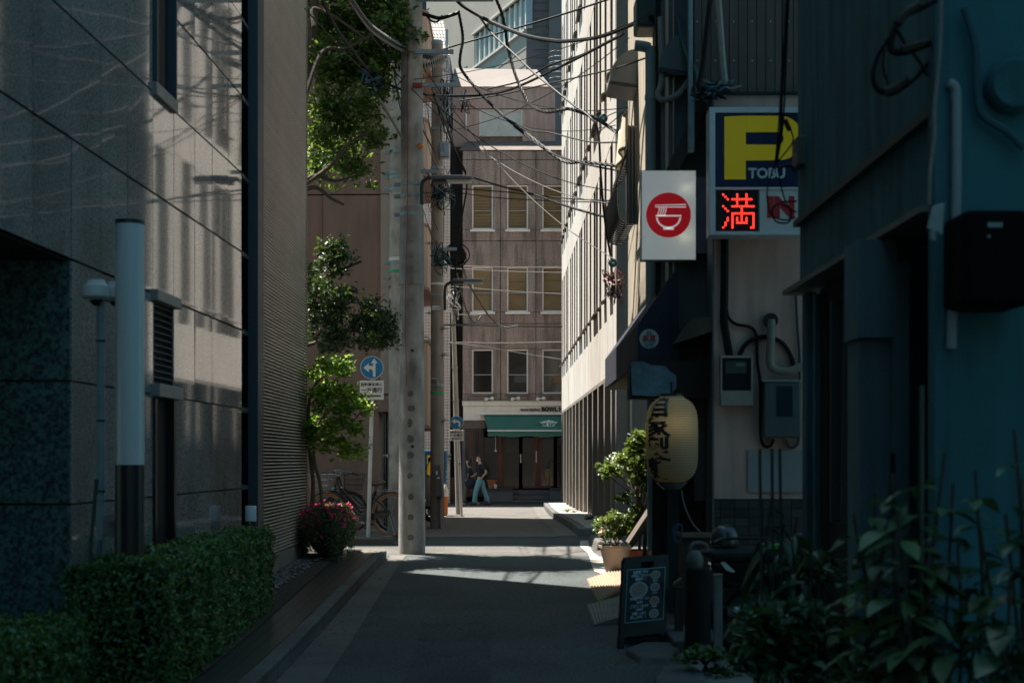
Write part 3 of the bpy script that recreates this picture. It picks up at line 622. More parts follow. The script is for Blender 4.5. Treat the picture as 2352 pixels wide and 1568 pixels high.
for i, (ua, ub) in enumerate([(1112, 1142), (1158, 1192), (1200, 1228), (1244, 1272), (1280, 1310)]):
    d = mk('door' if i in (1, 2) else 'window', MB().box(q(ua), q(ub), YR + .25, YR + .27, h(1116), h(1004)), glass('shop_pane', (.02, .016, .014), .15) if 'shop_pane' not in MATS else MATS['shop_pane'], rb)
    mk('frame', MB().box(q(ua) - .13, q(ua), YR + .2, YR + .3, h(1121), h(1003)).box(q(ub), q(ub) + .13, YR + .2, YR + .3, h(1121), h(1003)).box(q(ua), q(ub), YR + .2, YR + .3, h(1121), h(1115)), redwood, d)
    if i in (1, 2):
        x = q(ub) + .06
        mk('handle', MB().tube([(x, YR + .14, h(1062)), (x, YR + .14, h(1042 if i == 1 else 1035))], .022, 6), whitef, d)
        mk('sticker', MB().add([(q(ua + 9), YR + .245, h(1029)), (q(ua + 19), YR + .245, h(1029)), (q(ua + 18), YR + .245, h(1034)), (q(ua + 10), YR + .245, h(1034))], [(0, 1, 2, 3)]), mat('green_sticker', (.02, .12, .07), .6) if 'green_sticker' not in MATS else MATS['green_sticker'], d)
mk('post', MB().box(q(1146), q(1151.5), YR + .1, YR + .3, h(1121), h(1001)), redwood, rb)
for ua, ub in ((1112, 1178), (1262, 1420)): mk('plinth_wall', MB().box(q(ua), q(ub), YR - .45, YR + .42, -.1, h(1124)), slate, rb)
mk('coping', MB().box(q(1110), q(1178), YR - .5, YR + .42, h(1124) + .001, h(1120.5)).box(q(1262), q(1420), YR - .5, YR + .42, h(1124) + .001, h(1120.5)), mat('dark_stone', (.055, .055, .06), .7), rb)
for k in range(3): mk('step', MB().box(q(1178.5), q(1261.5), YR - .5 + .28 * k, YR + .42, h(1157 - 11 * k) - .0, h(1147 - 11 * k)), slate, rb)
mk('base_kerb', MB().box(q(1040), q(1420), YR - .75, YR - .52, -.05, .09), MATS['dark_stone'], rb)
mk('hanging_lamp', MB().tube([(q(1138), YR + .1, h(1002)), (q(1138), YR + .1, h(1032))], .012, 5).box(q(1136), q(1141), YR + .05, YR + .12, h(1037), h(1032)), whitef, rb)
mk('hedge_base', MB().box(q(1030), q(1062), YR + .1, YR + .5, -.05, .9), mat('brick_dark', (.16, .075, .05), .8), rb)
# things in front of the restaurant
o = thing('flower_pot', (q(1130.5), YR - .2, h(1120.5)), 'terracotta flower pot on the dark coping beside the restaurant door', 'pot')
mk('body', MB().lathe([(.11, h(1120.5)), (.15, h(1105))], (q(1130), YR - .2, 0), 16), terra, o, smooth=True); mk('rim', MB().lathe([(.17, h(1105)), (.175, h(1101.5)), (.13, h(1101.5))], (q(1130), YR - .2, 0), 16), terra, o)
o = thing('planter', (q(1138), YR - .3, h(1120.5)), 'small white square planter next to the terracotta pot', 'pot')
mk('body', MB().hexa([(q(1136), YR - .38, h(1120.4)), (q(1140.5), YR - .38, h(1120.4)), (q(1140.5), YR - .28, h(1120.4)), (q(1136), YR - .28, h(1120.4)), (q(1135), YR - .4, h(1113)), (q(1141.5), YR - .4, h(1113)), (q(1141.5), YR - .26, h(1113)), (q(1135), YR - .26, h(1113))]), whitef, o); mk('rim', MB().box(q(1134.5), q(1142), YR - .41, YR - .25, h(1113), h(1111.3)), whitef, o)
for k, (dx, hh) in enumerate(((0, 10), (.03, 9), (-.02, 7), (.01, 4), (-.01, 3), (.02, 3))):
    zb = h(1112) + sum((10, 9, 7, 4, 3, 3)[:k]) * YR / F
    o = mk('cardboard_box', MB().box(q(1253) + dx, q(1266) + dx, YR - .1, YR + .15, zb + .002, zb + hh * YR / F), boxcard, label='cardboard box ' + ('at the bottom of', 'second from the bottom of', 'third from the bottom of', 'third from the top of', 'second from the top of', 'at the very top of')[k] + ' the stack behind the restaurant rail', cat='box', group='boxes stacked at the restaurant')
    mk('lid_flap', MB().box(q(1253) + dx - .008, q(1266) + dx + .008, YR - .108, YR + .15, zb + hh * YR / F - .012, zb + hh * YR / F + .001), boxcard, o)
mk('rail', MB().tube([(q(1261), YR - .4, h(1118)), (q(1261), YR - .4, h(1059)), (q(1300), YR - .4, h(1059)), (q(1300), YR - .4, h(1118))], .018, 6), blackm, label='thin black handrail on the restaurant coping', cat='handrail')

# ================================================================ TOWERS BEHIND
A_, B_ = Vector((.61, 62, 0)), Vector((-1.75, 68, 0)); dT = (B_ - A_).normalized(); nT = Vector((-dT.y, dT.x, 0)); nT = nT if nT.x < 0 else -nT
tw = thing('apartment_tower', (3, 66, 0), 'grey mosaic tower with a long band of stair windows behind the restaurant', 'building')
def tq(s0, s1, z0, z1, d0, d1):                           # block on the tower flank: s along it (0 = near edge), d outwards
    p = lambda s_, d, z: tuple(A_ + dT * s_ + nT * d + Vector((0, 0, z)))
    return MB().hexa([p(s0, d0, z0), p(s1, d0, z0), p(s1, d1, z0), p(s0, d1, z0), p(s0, d0, z1), p(s1, d0, z1), p(s1, d1, z1), p(s0, d1, z1)])
zl, zu = 20.25, 21.8
mk('wall', tq(0, 14, 0, zl, -4, 0), tgrey, tw); mk('wall', tq(0, 14, zu, 34, -4, 0), tgrey, tw); mk('wall', tq(6.6, 14, zl, zu, -4, 0), tgrey, tw)
mk('wing', MB().box(.62, 9, 61.2, 74, 0, 34), tgreyd, tw); mk('wing_pier', MB().box(XU(1262, 60), 9, 60.4, 61.19, 0, 34), tgreyd, tw)
gw = mk('stair_window', tq(.12, 6.58, zl, zu, -.3, -.12), mat('stair_glass', (.20, .27, .26), .12, .3, 1.5, streak=.4), tw)
for i in range(11): mk('mullion', tq(.1 + i * .648, .17 + i * .648, zl, zu, -.12, -.03), whitef, gw)
for z_ in (zl - .1, zu): mk('sill' if z_ < 21 else 'lintel', tq(-.05, 6.7, z_, z_ + .1, -.1, .12), mat('pale_trim', (.5, .47, .43), .7) if 'pale_trim' not in MATS else MATS['pale_trim'], gw)
for k in range(7): mk('tile_course', tq(.0, 14, 15.2 + k * .7, 15.23 + k * .7, 0, .012), tgreyd, tw)
mk('corner_pier', MB().box(.60, .88, 61.0, 61.19, 20.0, 34), galvb, tw)
for k in range(30): mk('course', MB().box(.9, XU(1261.5, 60), 61.17, 61.2, 13 + k * .34, 13.25 + k * .34), tgreyd, tw)
for s0 in (7.6, 9.4): mk('window', tq(s0, s0 + .8, 18.9, 20.6, 0, .02), MATS['window_dark'], tw)
cg = MB()
for k in range(7): cg.torus((XU(1280, 59.5), 59.6, 17.2 + k * .22), .36, .015, 'z', 18, 5)
mk('cage_rail', cg, galv, tw)
dt = thing('navy_tower', (XU(1030, 80), 84, 0), 'dark navy tiled tower seen in the gap above the white tiled building', 'building')
mk('wall', MB().box(XU(930, 80), XU(1040, 80), 80, 90, 0, 40), mat('navy_tile', (.018, .022, .04), .35, .1, 1), dt)
tg = MB()
for k in range(60): tg.box(XU(930, 80), XU(1040, 80), 79.985, 80, 20 + k * .3, 20 + k * .3 + .03)
mk('joint_lines', tg, slate, dt, kind='stuff')

# ================================================================ FINNED BUILDING (right)
fb = thing('finned_building', (4, 35, zg(35)), 'pale concrete office building with tall vertical fins and sunlit piers', 'building')
Y0, Y1 = 24.72, 46.2
def fbox(name, ya, yb, z0, z1, d0, d1, m, par=fb, **k):   # d: distance out of the facade plane towards the lane
    return mk(name, MB().hexa([(FX(ya) - d1, ya, z0), (FX(ya) - d0, ya, z0), (FX(yb) - d0, yb, z0), (FX(yb) - d1, yb, z0), (FX(ya) - d1, ya, z1), (FX(ya) - d0, ya, z1), (FX(yb) - d0, yb, z1), (FX(yb) - d1, yb, z1)]), m, par, **k)
fl = [(3.07, 4.55), (7.25, 8.48), (11.25, 12.65), (15.4, 16.9)]
slots = [25.85, 27.3, 28.7, 29.7, 30.4, 31.8, 33.07, 33.9, 35.2, 35.9, 37.3, 38.4, 39.6, 40.5, 42.26, 43.2, 44.5, 45.5]
for i, (a, b) in enumerate(fl):
    y = Y0
    while y < Y1 - .1:
        yb = min(y + 3.6, Y1); fbox('spandrel', y + .004, yb - .004, a, b, -.3, 0, finw); y = yb
    if i + 1 < len(fl):
        zt = fl[i + 1][0]; prev = Y0
        for sY in slots:
            w2 = .265 + .05 * ((sY * 7.3) % 1)
            fbox('fin', prev, sY - w2, b + .003, zt - .003, -.46, -.004, finw)
            wd = fbox('window', sY - w2 + .002, sY + w2 - .002, b, zt, -.47, -.44, fgl)
            o = mk('hood', MB().hexa([(FX(sY) - .10, sY - w2 - .04, b - .07), (FX(sY) - .001, sY - w2 - .04, b - .02), (FX(sY) - .001, sY + w2 + .04, b - .02), (FX(sY) - .10, sY + w2 + .04, b - .07), (FX(sY) - .10, sY - w2 - .04, b - .04), (FX(sY) - .001, sY - w2 - .04, b + .03), (FX(sY) - .001, sY + w2 + .04, b + .03), (FX(sY) - .10, sY + w2 + .04, b - .04)]), mat('bronze_hood', (.10, .085, .07), .5) if 'bronze_hood' not in MATS else MATS['bronze_hood'], wd)
            fbox('jamb', sY + w2 - .016, sY + w2 + .0, b + .01, zt - .01, -.45, -.006, mat('bronze_jamb', (.075, .066, .057), .7) if 'bronze_jamb' not in MATS else MATS['bronze_jamb'], wd)  # added dark lining: shade on the fin sides put into its colour
            prev = sY + w2
        fbox('fin', prev, Y1, b + .003, zt - .003, -.46, -.004, finw)
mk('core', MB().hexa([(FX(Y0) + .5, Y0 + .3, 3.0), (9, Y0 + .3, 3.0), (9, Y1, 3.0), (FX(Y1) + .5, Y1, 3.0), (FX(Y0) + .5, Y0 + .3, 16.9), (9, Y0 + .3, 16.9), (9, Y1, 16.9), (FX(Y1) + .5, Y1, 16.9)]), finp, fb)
mk('end_wall', MB().box(FX(Y0) - .0, 9, Y0 - .006, Y0 + .3, zg(24) - .05, 16.9), mat('shaded_end_concrete', (.14, .126, .112), .85, .09, 2, .001, 90, streak=.2), fb)  # darker copy of the beige concrete, the end wall's shade in its colour
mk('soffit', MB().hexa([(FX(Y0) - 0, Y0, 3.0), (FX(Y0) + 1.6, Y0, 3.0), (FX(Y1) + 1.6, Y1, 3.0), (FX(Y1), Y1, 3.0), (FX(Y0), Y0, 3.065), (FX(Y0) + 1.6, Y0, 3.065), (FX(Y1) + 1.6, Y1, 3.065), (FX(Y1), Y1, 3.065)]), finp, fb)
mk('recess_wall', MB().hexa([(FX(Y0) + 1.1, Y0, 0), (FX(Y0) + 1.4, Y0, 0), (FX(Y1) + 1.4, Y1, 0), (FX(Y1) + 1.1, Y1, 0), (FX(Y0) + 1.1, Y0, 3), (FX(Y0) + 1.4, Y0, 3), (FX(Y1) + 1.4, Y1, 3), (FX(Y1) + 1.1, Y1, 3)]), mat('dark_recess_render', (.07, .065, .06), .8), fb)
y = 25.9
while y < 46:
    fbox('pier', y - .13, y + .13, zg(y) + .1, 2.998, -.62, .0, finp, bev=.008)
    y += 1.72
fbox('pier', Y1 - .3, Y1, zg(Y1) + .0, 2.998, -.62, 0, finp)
mk('conduit', MB().tube([(FX(Y0) + .25, Y0 - .04, .3), (FX(Y0) + .25, Y0 - .04, 3.4)], .022, 8), stucco_l, fb)

# ================================================================ UTILITY POLES, STREET LAMPS, SIGNS
def pole(x, y, r0, r1, z1, m, label, z0=None):
    z0 = zg(y) - .05 if z0 is None else z0
    o = thing('utility_pole', (x, y, z0), label, 'utility pole')
    n = 8
    mk('shaft', MB().lathe([(r0 + (r1 - r0) * i / n, z0 + (z1 - z0) * i / n) for i in range(n + 1)], (x, y, 0), 24), m, o, smooth=True)
    return o
def band(o, x, y, r, z, hh=.05, m=None, lug=True):
    b = mk('band', MB().lathe([(r + .008, z), (r + .008, z + hh)], (x, y, 0), 20), m or galvb, o)
    if lug: mk('lug', MB().box(x - r - .09, x - r + .02, y - .02, y + .02, z - .005, z + hh + .005), galvb, b, bev=.01)
def step(o, x, y, r, z, sgn=-1):
    mk('step_bolt', MB().tube([(x + sgn * (r - .02), y - .06, z), (x + sgn * (r + .10), y - .08, z)], .011, 6).box(x + sgn * (r + .02) - .02, x + sgn * (r + .02) + .02, y - .12, y - .04, z - .025, z + .025), galv, o)
# big pole at the corner
gp = G(946, 1271); bx, by = gp.x, gp.y
bp = pole(bx, by, .188, .128, 11.2, polec, 'thick grey concrete utility pole at the kerb corner with a red wire')
rr = lambda z: .188 - .06 * (z / 11.2)
zt = ZV(655, by)
mk('guard_sheet', MB().lathe([(rr(zt) + .014, zt), (rr(6.2) + .012, ZV(490, by)), (rr(6.2) + .004, ZV(470, by))], (bx, by, 0), 24, cap=False), polew, bp, smooth=True)
for v in (497, 455, 428): band(bp, bx, by, rr(6) + .008, ZV(v, by), .045)
for v in (590, 615, 645, 690, 555): mk('bolt', MB().lathe([(.022, -.03), (.022, .03)], (bx + .02, by - rr(4), ZV(v, by)), 8, 'y'), polew, bp)
mk('red_wire', MB().tube(spline([(bx - .06, by - rr(0) - .01, ZV(888, by)), (bx - .075, by - rr(3) - .015, ZV(700, by)), (bx - .05, by - rr(5) - .02, ZV(500, by)), (bx - .045, by - rr(7) - .012, ZV(200, by)), (bx - .05, by - rr(9) - .012, ZV(-10, by))]), .006, 5), cabr, bp)
for v in (807, 1025): mk('hole', MB().lathe([(.022, -.004), (.022, .003)], (bx + .02, by - rr(2.2), ZV(v, by)), 10, 'y'), blackm, bp)
ca = mk('crossarm', MB().box(XU(958, by), XU(1134, by), by - .22, by - .15, ZV(13, by), ZV(-2, by)), galvb, bp, bev=.012)
textm('arm_lettering', '高圧危険', .075, steel_t, ca, (XU(1050, by), by - .225, ZV(6, by)), bold=.001)
mk('crossarm', MB().box(XU(955, by), XU(1043, by), by - .2, by - .15, ZV(132, by), ZV(123, by)), galv, bp)
mk('crossarm', MB().box(XU(950, by), XU(1045, by), by - .2, by - .15, ZV(207, by), ZV(199, by)), galv, bp)
mk('red_sleeve', MB().box(XU(950, by), XU(972, by), by - .215, by - .135, ZV(209, by), ZV(199, by)), cabr, bp, bev=.01)
mk('crossarm', MB().box(XU(968, by), XU(1005, by), by - .1, by - .06, ZV(400, by), ZV(392, by)), galv, bp)
mk('orange_ball', MB().ball((XU(967, by), by - .2, ZV(343, by)), .045, 8), mat('orange_marker', (.6, .2, .03), .5), bp, smooth=True)
stainm = mat('pole_stain', (.16, .155, .15), .9, .3, 20)
for v in (905, 938, 972, 1008, 1045, 1092, 1140, 1186, 1232): zz = ZV(v, by); mk('scuff', MB().ball((bx - .005 + rng.normal(0, .012), by - rr(zz) + .004, zz), 1, 8, .035 + .02 * rng.random(), .007, .045 + .03 * rng.random()), stainm, bp, smooth=True)
# second pole behind it
g2p = (XU(913, 23.2), 23.2); p2 = pole(*g2p, .155, .115, 8.3, polec, 'slim blue-grey utility pole standing behind the thick corner pole')
r2 = lambda z: .155 - .04 * z / 8.3
for v in (354, 402, 412, 440, 608): band(p2, *g2p, r2(5), ZV(v, 23.2), .06)
for v in (640, 660, 693, 760, 1046): step(p2, *g2p, r2(4), ZV(v, 23.2))
mk('white_band', MB().lathe([(r2(4) + .004, ZV(600, 23.2)), (r2(4) + .004, ZV(592, 23.2))], (*g2p, 0), 20), whitef, p2)
mk('green_band', MB().lathe([(r2(3) + .004, ZV(627, 23.2)), (r2(3) + .004, ZV(621, 23.2))], (*g2p, 0), 20), greent, p2)
mk('foot_band', MB().lathe([(.162, .1), (.160, 1.0)], (*g2p, 0), 20), mat('pole_foot_paint', (.28, .25, .21), .8, .12, 4, streak=.4), p2, smooth=True)
# third pole
g3p = G(1004, 1213); p3 = pole(g3p.x, g3p.y, .135, .105, ZV(100, g3p.y), poleb, 'brown weathered utility pole with a grey cabinet and tangled wires')
y3 = g3p.y; r3 = lambda z: .135 - .03 * z / 10
mk('cap', MB().lathe([(.11, ZV(104, y3)), (.115, ZV(97, y3)), (.10, ZV(94, y3))], (g3p.x, y3, 0), 20), galvb, p3, smooth=True)
for v in (573, 680, 887, 145, 300, 390): band(p3, g3p.x, y3, r3(5), ZV(v, y3), .05, lug=False)
for v in (560, 720, 755, 815, 965): step(p3, g3p.x, y3, r3(3), ZV(v, y3), 1 if v % 2 else -1)
mk('green_band', MB().lathe([(r3(2) + .006, ZV(905, y3)), (r3(2) + .006, ZV(899, y3))], (g3p.x, y3, 0), 20), greent, p3)
mk('white_band', MB().lathe([(r3(4) + .004, ZV(655, y3)), (r3(4) + .004, ZV(650, y3))], (g3p.x, y3, 0), 20), whitef, p3)
npl = mk('number_plate', MB().box(XU(994, y3), XU(1012, y3), y3 - .15, y3 - .14, ZV(713, y3), ZV(704, y3)), signw, p3)
textm('plate_lettering', '12-251', .05, ink, npl, (XU(1003, y3), y3 - .152, ZV(709, y3)), bold=.001)
cb = mk('cabinet', MB().hexa([(XU(1001, y3), y3 - .32, ZV(1139, y3)), (XU(1019, y3), y3 - .32, ZV(1139, y3)), (XU(1019, y3), y3 - .1, ZV(1139, y3)), (XU(1001, y3), y3 - .1, ZV(1139, y3)), (XU(1001, y3), y3 - .32, ZV(1067, y3)), (XU(1013, y3), y3 - .32, ZV(1067, y3)), (XU(1013, y3), y3 - .1, ZV(1067, y3)), (XU(1001, y3), y3 - .1, ZV(1067, y3))]), mat('olive_grey_cabinet', (.115, .10, .085), .5), p3, bev=.01)
mk('latch', MB().box(XU(1006, y3), XU(1012, y3), y3 - .335, y3 - .32, ZV(1098, y3), ZV(1095, y3)), whitef, cb)
mk('label_plate', MB().box(XU(1003, y3), XU(1007, y3), y3 - .326, y3 - .322, ZV(1089, y3), ZV(1081, y3)), signw, cb)
mk('conduit', MB().tube([(XU(1014, y3), y3 - .17, ZV(1139, y3)), (XU(1014, y3), y3 - .17, zg(y3))], .03, 8), poleb, p3, smooth=True)
ab = mk('arm_bracket', MB().prism([(XU(993, y3), y3 - .2, ZV(868, y3)), (XU(1008, y3), y3 - .2, ZV(868, y3)), (XU(1009, y3), y3 - .2, ZV(888, y3)), (XU(1004, y3), y3 - .2, ZV(888, y3)), (XU(1003, y3), y3 - .2, ZV(873, y3)), (XU(993, y3), y3 - .2, ZV(871, y3))], (0, .06, 0)), galvb, p3)
tr = mk('terminal_box', MB().box(XU(1012, y3), XU(1034, y3), y3 - .28, y3 - .1, ZV(368, y3), ZV(333, y3)), galv, p3, bev=.02)
mk('label_strip', MB().box(XU(1018, y3), XU(1021, y3), y3 - .29, y3 - .28, ZV(356, y3), ZV(338, y3)), signb, tr)
for v in (150, 165, 200, 225, 245): mk('insulator', MB().ball((XU(1024 if v % 2 else 990, y3), y3 - .1, ZV(v, y3)), .04, 8), whitef, p3, smooth=True)
mk('crossarm', MB().box(XU(1008, y3), XU(1050, y3), y3 - .18, y3 - .13, ZV(578, y3), ZV(571, y3)), galv, p3)
# slender pole by the far sign
g4 = G(1055, 1181); y4 = g4.y
p4 = thing('utility_pole', (g4.x, y4, zg(y4)), 'slender leaning pole of pale concrete beside the far left-turn sign', 'utility pole')
xt = XU(1040, y4)
mk('shaft', MB().tube([(g4.x, y4, zg(y4) - .05), ((g4.x * .55 + xt * .45), y4, 2.6), (xt, y4, ZV(680, y4))], [.095, .075, .05], 16), polel, p4, smooth=True)
mk('cap', MB().tube([(xt, y4, ZV(682, y4)), (xt, y4, ZV(672, y4))], .055, 14), galvb, p4, smooth=True)
for v in (845, 920, 1024, 1060): mk('band', MB().lathe([(.085, ZV(v, y4)), (.085, ZV(v - 2, y4))], (g4.x + (xt - g4.x) * (1182 - v) / 500, y4, 0), 14), galv, p4)
# street lamps
def lamp(xa, ya, u0, v0, u1, v1, ut, vtop, vb, label):
    o = thing('street_lamp', P(u0, vb, ya), label, 'street lamp')
    mk('arm', MB().tube(spline([P(u0, vb, ya), P(u0, v0 + 18, ya), P(u0 + 4, v0 + 4, ya), P(u0 + 18, v0 - 4, ya), P(u1, v1 + 1, ya)], 6), .028, 10), blackm, o, smooth=True)
    L_ = XU(ut, ya) - XU(u1, ya); c = P(u1, v1, ya); vs = []
    prof = [(0, .5, .055), (.08, .75, .06), (.35, .95, .07), (.7, 1, .07), (.9, .9, .06), (.98, .6, .045), (1.0, .25, .03)]
    m1 = MB(); rows_ = []
    for (t, wd_, hh) in prof:
        x = c.x + L_ * t; y_ = .14 * wd_; zc = c.z + .01
        rows_.append([(x, ya - y_, zc - hh * .35), (x, ya - y_ * .9, zc + hh * .25), (x, ya - y_ * .4, zc + hh * .62), (x, ya + y_ * .4, zc + hh * .62), (x, ya + y_ * .9, zc + hh * .25), (x, ya + y_, zc - hh * .35)])
    vs = [p for r_ in rows_ for p in r_]; fs = [(i * 6 + k, i * 6 + (k + 1) % 6, (i + 1) * 6 + (k + 1) % 6, (i + 1) * 6 + k) for i in range(len(prof) - 1) for k in range(6)] + [tuple(range(5, -1, -1)), tuple((len(prof) - 1) * 6 + k for k in range(6))]
    m1.add(vs, fs)
    hd = mk('head', m1, mat('lamp_shell', (.10, .085, .08), .3, .05, 4) if 'lamp_shell' not in MATS else MATS['lamp_shell'], o, smooth=True)
    mk('lens', MB().box(c.x + L_ * .38, c.x + L_ * .95, ya - .1, ya + .1, c.z - .045, c.z - .012), mat('lamp_lens', (.5, .48, .44), .25) if 'lamp_lens' not in MATS else MATS['lamp_lens'], hd, bev=.012)
    mk('driver_box', MB().box(c.x + .02, c.x + L_ * .36, ya - .105, ya + .105, c.z - .055, c.z - .005), blackm, hd, bev=.01)
lamp(bx, by - .2, 969, 412, 990, 412, 1087, 404, 470, 'upper street lamp head on a black arm from the thick corner pole')
lamp(g3p.x, y3 - .2, 1022, 650, 1038, 646, 1112, 640, 712, 'lower street lamp head on a curved black arm from the brown pole')
# traffic signs
def arrow(parent, kind, cx, y, cz, r):
    if kind == 0:                                         # straight ahead or left
        pl = [(-.78, -.02), (-.28, .42), (-.28, .16), (.02, .16), (.10, .10), (.10, .40), (-.10, .40), (.22, .86), (.54, .40), (.34, .40), (.34, -.85), (.10, -.85), (.10, -.42), (.04, -.22), (-.06, -.16), (-.28, -.16), (-.28, -.42)]
    else:
        pl = [(-.80, .22), (-.22, .66), (-.22, .40), (.25, .38), (.50, .24), (.62, .0), (.64, -.62), (.30, -.62), (.30, -.10), (.22, .04), (.10, .08), (-.22, .08), (-.22, -.20)]
    mk('arrow', MB().prism([(cx + a * r, y, cz + b * r) for a, b in pl], (0, .003, 0)), signw, parent)
def sign(u, v, dpx, Y, ub, vb, pu0, pu1, pv0, pv1, kind, label, tilt=0):
    gb = G(ub, vb); Y = gb.y
    o = thing('traffic_sign', (gb.x, Y, gb.z), label, 'traffic sign')
    r = dpx / 2 * Y / F; c = P(u, v, Y)
    xt = c.x + (.012 if kind == 0 else .025)
    mk('post', MB().tube([(gb.x, Y, gb.z - .05), (xt + .0, Y, ZV(v - dpx * .1, Y))], .032, 12), polewh, o, smooth=True)
    mk('cap_band', MB().lathe([(.036, 0), (.036, .05)], (gb.x + (xt - gb.x) * .55, Y, gb.z + (c.z - gb.z) * .55), 12), galv, o)
    rim = mk('rim', MB().lathe([(r, -.062), (r, -.045)], (c.x, Y, c.z), 36, 'y'), signw, o)
    mk('disc', MB().lathe([(r * .95, -.066), (r * .95, -.0605)], (c.x, Y, c.z), 36, 'y'), signb, o)
    arrow(o, kind, c.x, Y - .0705, c.z, r * .93)
    x0, x1, z0, z1 = XU(pu0, Y), XU(pu1, Y), ZV(pv1, Y), ZV(pv0, Y)
    pl = mk('plate', MB().box(x0, x1, Y - .055, Y - .045, z0, z1), signw, o, bev=.012)
    wd = x1 - x0; hh = z1 - z0; xm = (x0 + x1) / 2
    textm('plate_lettering', '自転車を除く', wd * .155, ink, pl, (xm, Y - .058, z1 - hh * .22), bold=.0012, thick=.001)
    textm('plate_lettering', '一方通行', wd * .22, ink, pl, (xm, Y - .058, z1 - hh * .52), bold=.0015, thick=.001)
    mk('plate_arrow', MB().prism([(x0 + wd * .12, Y - .0585, z0 + hh * .2), (x0 + wd * .27, Y - .0585, z0 + hh * .29), (x0 + wd * .27, Y - .0585, z0 + hh * .235), (x1 - wd * .12, Y - .0585, z0 + hh * .235), (x1 - wd * .12, Y - .0585, z0 + hh * .165), (x0 + wd * .27, Y - .0585, z0 + hh * .165), (x0 + wd * .27, Y - .0585, z0 + hh * .11)], (0, .002, 0)), ink, pl)
sign(855, 844.6, 53, 22, 845, 1246, 827, 882, 874, 918, 0, 'blue straight-or-left arrow sign on a white post before the bicycles')
sign(1049, 970.6, 31, 36, 1060.5, 1186, 1033, 1065, 987, 1012, 1, 'blue left-turn arrow sign on a white post at the far corner')

# vending machine, scooter, orange bin
yv = 36.4
vm_ = thing('vending_machine', (XU(1000, yv), yv + .35, zg(yv)), 'blue vending machine with a yellow side panel behind the brown pole', 'vending machine')
mk('cabinet', MB().box(XU(974, yv), XU(1024.5, yv), yv, yv + .75, zg(yv), ZV(1034, yv)), mat('machine_blue', (.012, .10, .24), .4), vm_, bev=.015)
pn = mk('side_panel', MB().box(XU(981, yv), XU(1019, yv), yv - .012, yv - .002, ZV(1118, yv), ZV(1045, yv)), mat('poster_yellow', (.75, .52, .02), .5), vm_)
mk('poster_badge', MB().lathe([(.07, -.02), (.07, -.014)], (XU(986, yv), yv, ZV(1109, yv)), 16, 'y'), mat('poster_red', (.5, .03, .02), .5), pn)
textm('poster_lettering', 'Tu', .09, MATS['poster_yellow'], pn, (XU(987, yv), yv - .022, ZV(1109, yv)), bold=.004)
textm('poster_lettering', 'ちょ', .07, ink, pn, (XU(988, yv), yv - .016, ZV(1060, yv)))
mk('lower_panel', MB().box(XU(975, yv), XU(1014, yv), yv - .008, yv - .002, zg(yv) + .05, ZV(1119, yv)), mat('warm_grey_panel', (.34, .31, .28), .6), vm_)
for v in (1083, 1095, 1105): mk('hinge', MB().box(XU(1024, yv), XU(1026, yv), yv + .02, yv + .08, ZV(v + 1.5, yv), ZV(v - 1.5, yv)), whitef, vm_)
ys = 27.6
sc_ = thing('scooter', (XU(985, ys), ys, zg(ys) + .1), 'pale silver scooter parked behind the thick corner pole', 'scooter')
xs_ = XU(978, ys); zb_ = zg(ys) + .1
for dx in (-.55, .12):
    wv = mk('wheel', MB().torus((xs_ + dx, ys + dx * .3, zb_ + .22), .17, .05, 'y', 24, 8), blackr, sc_, smooth=True)
    mk('hub', MB().lathe([(.09, -.03), (.09, .03)], (xs_ + dx, ys + dx * .3, zb_ + .22), 14, 'y'), galv, wv)
silver = mat('silver_paint', (.50, .50, .48), .3, .04, 3, coat=.4)
mk('leg_shield', MB().add([(xs_ + .05, ys - .02, zb_ + .35), (xs_ + .2, ys - .1, zb_ + .38), (xs_ + .24, ys - .12, zb_ + .6), (xs_ + .16, ys - .08, zb_ + .86), (xs_ + .0, ys, zb_ + .95), (xs_ - .04, ys + .1, zb_ + .9), (xs_ + .04, ys + .14, zb_ + .6), (xs_ - .02, ys + .12, zb_ + .35)], [(0, 1, 2, 6, 7), (2, 3, 4, 5, 6)]).ball((xs_ + .1, ys - .03, zb_ + .62), .15, 10, .9, .6, 1.9), silver, sc_, smooth=True)
mk('front_fender', MB().ball((xs_ + .14, ys, zb_ + .36), .15, 10, 1.1, .6, .7), silver, sc_, smooth=True)
mk('body', MB().ball((xs_ - .45, ys - .1, zb_ + .5), .26, 12, 1.5, .6, .7), silver, sc_, smooth=True)
mk('seat', MB().ball((xs_ - .45, ys - .1, zb_ + .70), .2, 10, 1.8, .7, .4), blackr, sc_, smooth=True)
mk('handlebar', MB().tube([(xs_ - .02, ys - .3, zb_ + 1.0), (xs_ + .02, ys, zb_ + .98), (xs_ + .0, ys + .3, zb_ + 1.0)], .018, 8), blackm, sc_)
mk('mirror', MB().tube([(xs_ + .0, ys - .25, zb_ + 1.0), (xs_ + .08, ys - .3, zb_ + 1.18)], .01, 6).ball((xs_ + .13, ys - .3, zb_ + 1.22), .07, 10, 1.1, .5, .75), blackr, sc_, smooth=True)
mk('footboard', MB().box(xs_ - .3, xs_ + .1, ys - .16, ys + .1, zb_ + .26, zb_ + .32), blackr, sc_, bev=.01)
ob_ = thing('recycling_bin', (XU(1020, 36), 36.0, zg(36)), 'orange recycling bin with a bag pulled over its rim beside the vending machine', 'bin')
mk('body', MB().lathe([(.07, zg(36) + .05), (.085, ZV(1128, 36))], (XU(1022, 36), 36, 0), 14), mat('bin_orange', (.55, .13, .02), .5), ob_, smooth=True)
mk('bag', MB().lathe([(.09, ZV(1140, 36)), (.095, ZV(1128, 36)), (.06, ZV(1118, 36)), (.04, ZV(1112, 36))], (XU(1022, 36), 36, 0), 12), whitef, ob_, smooth=True)

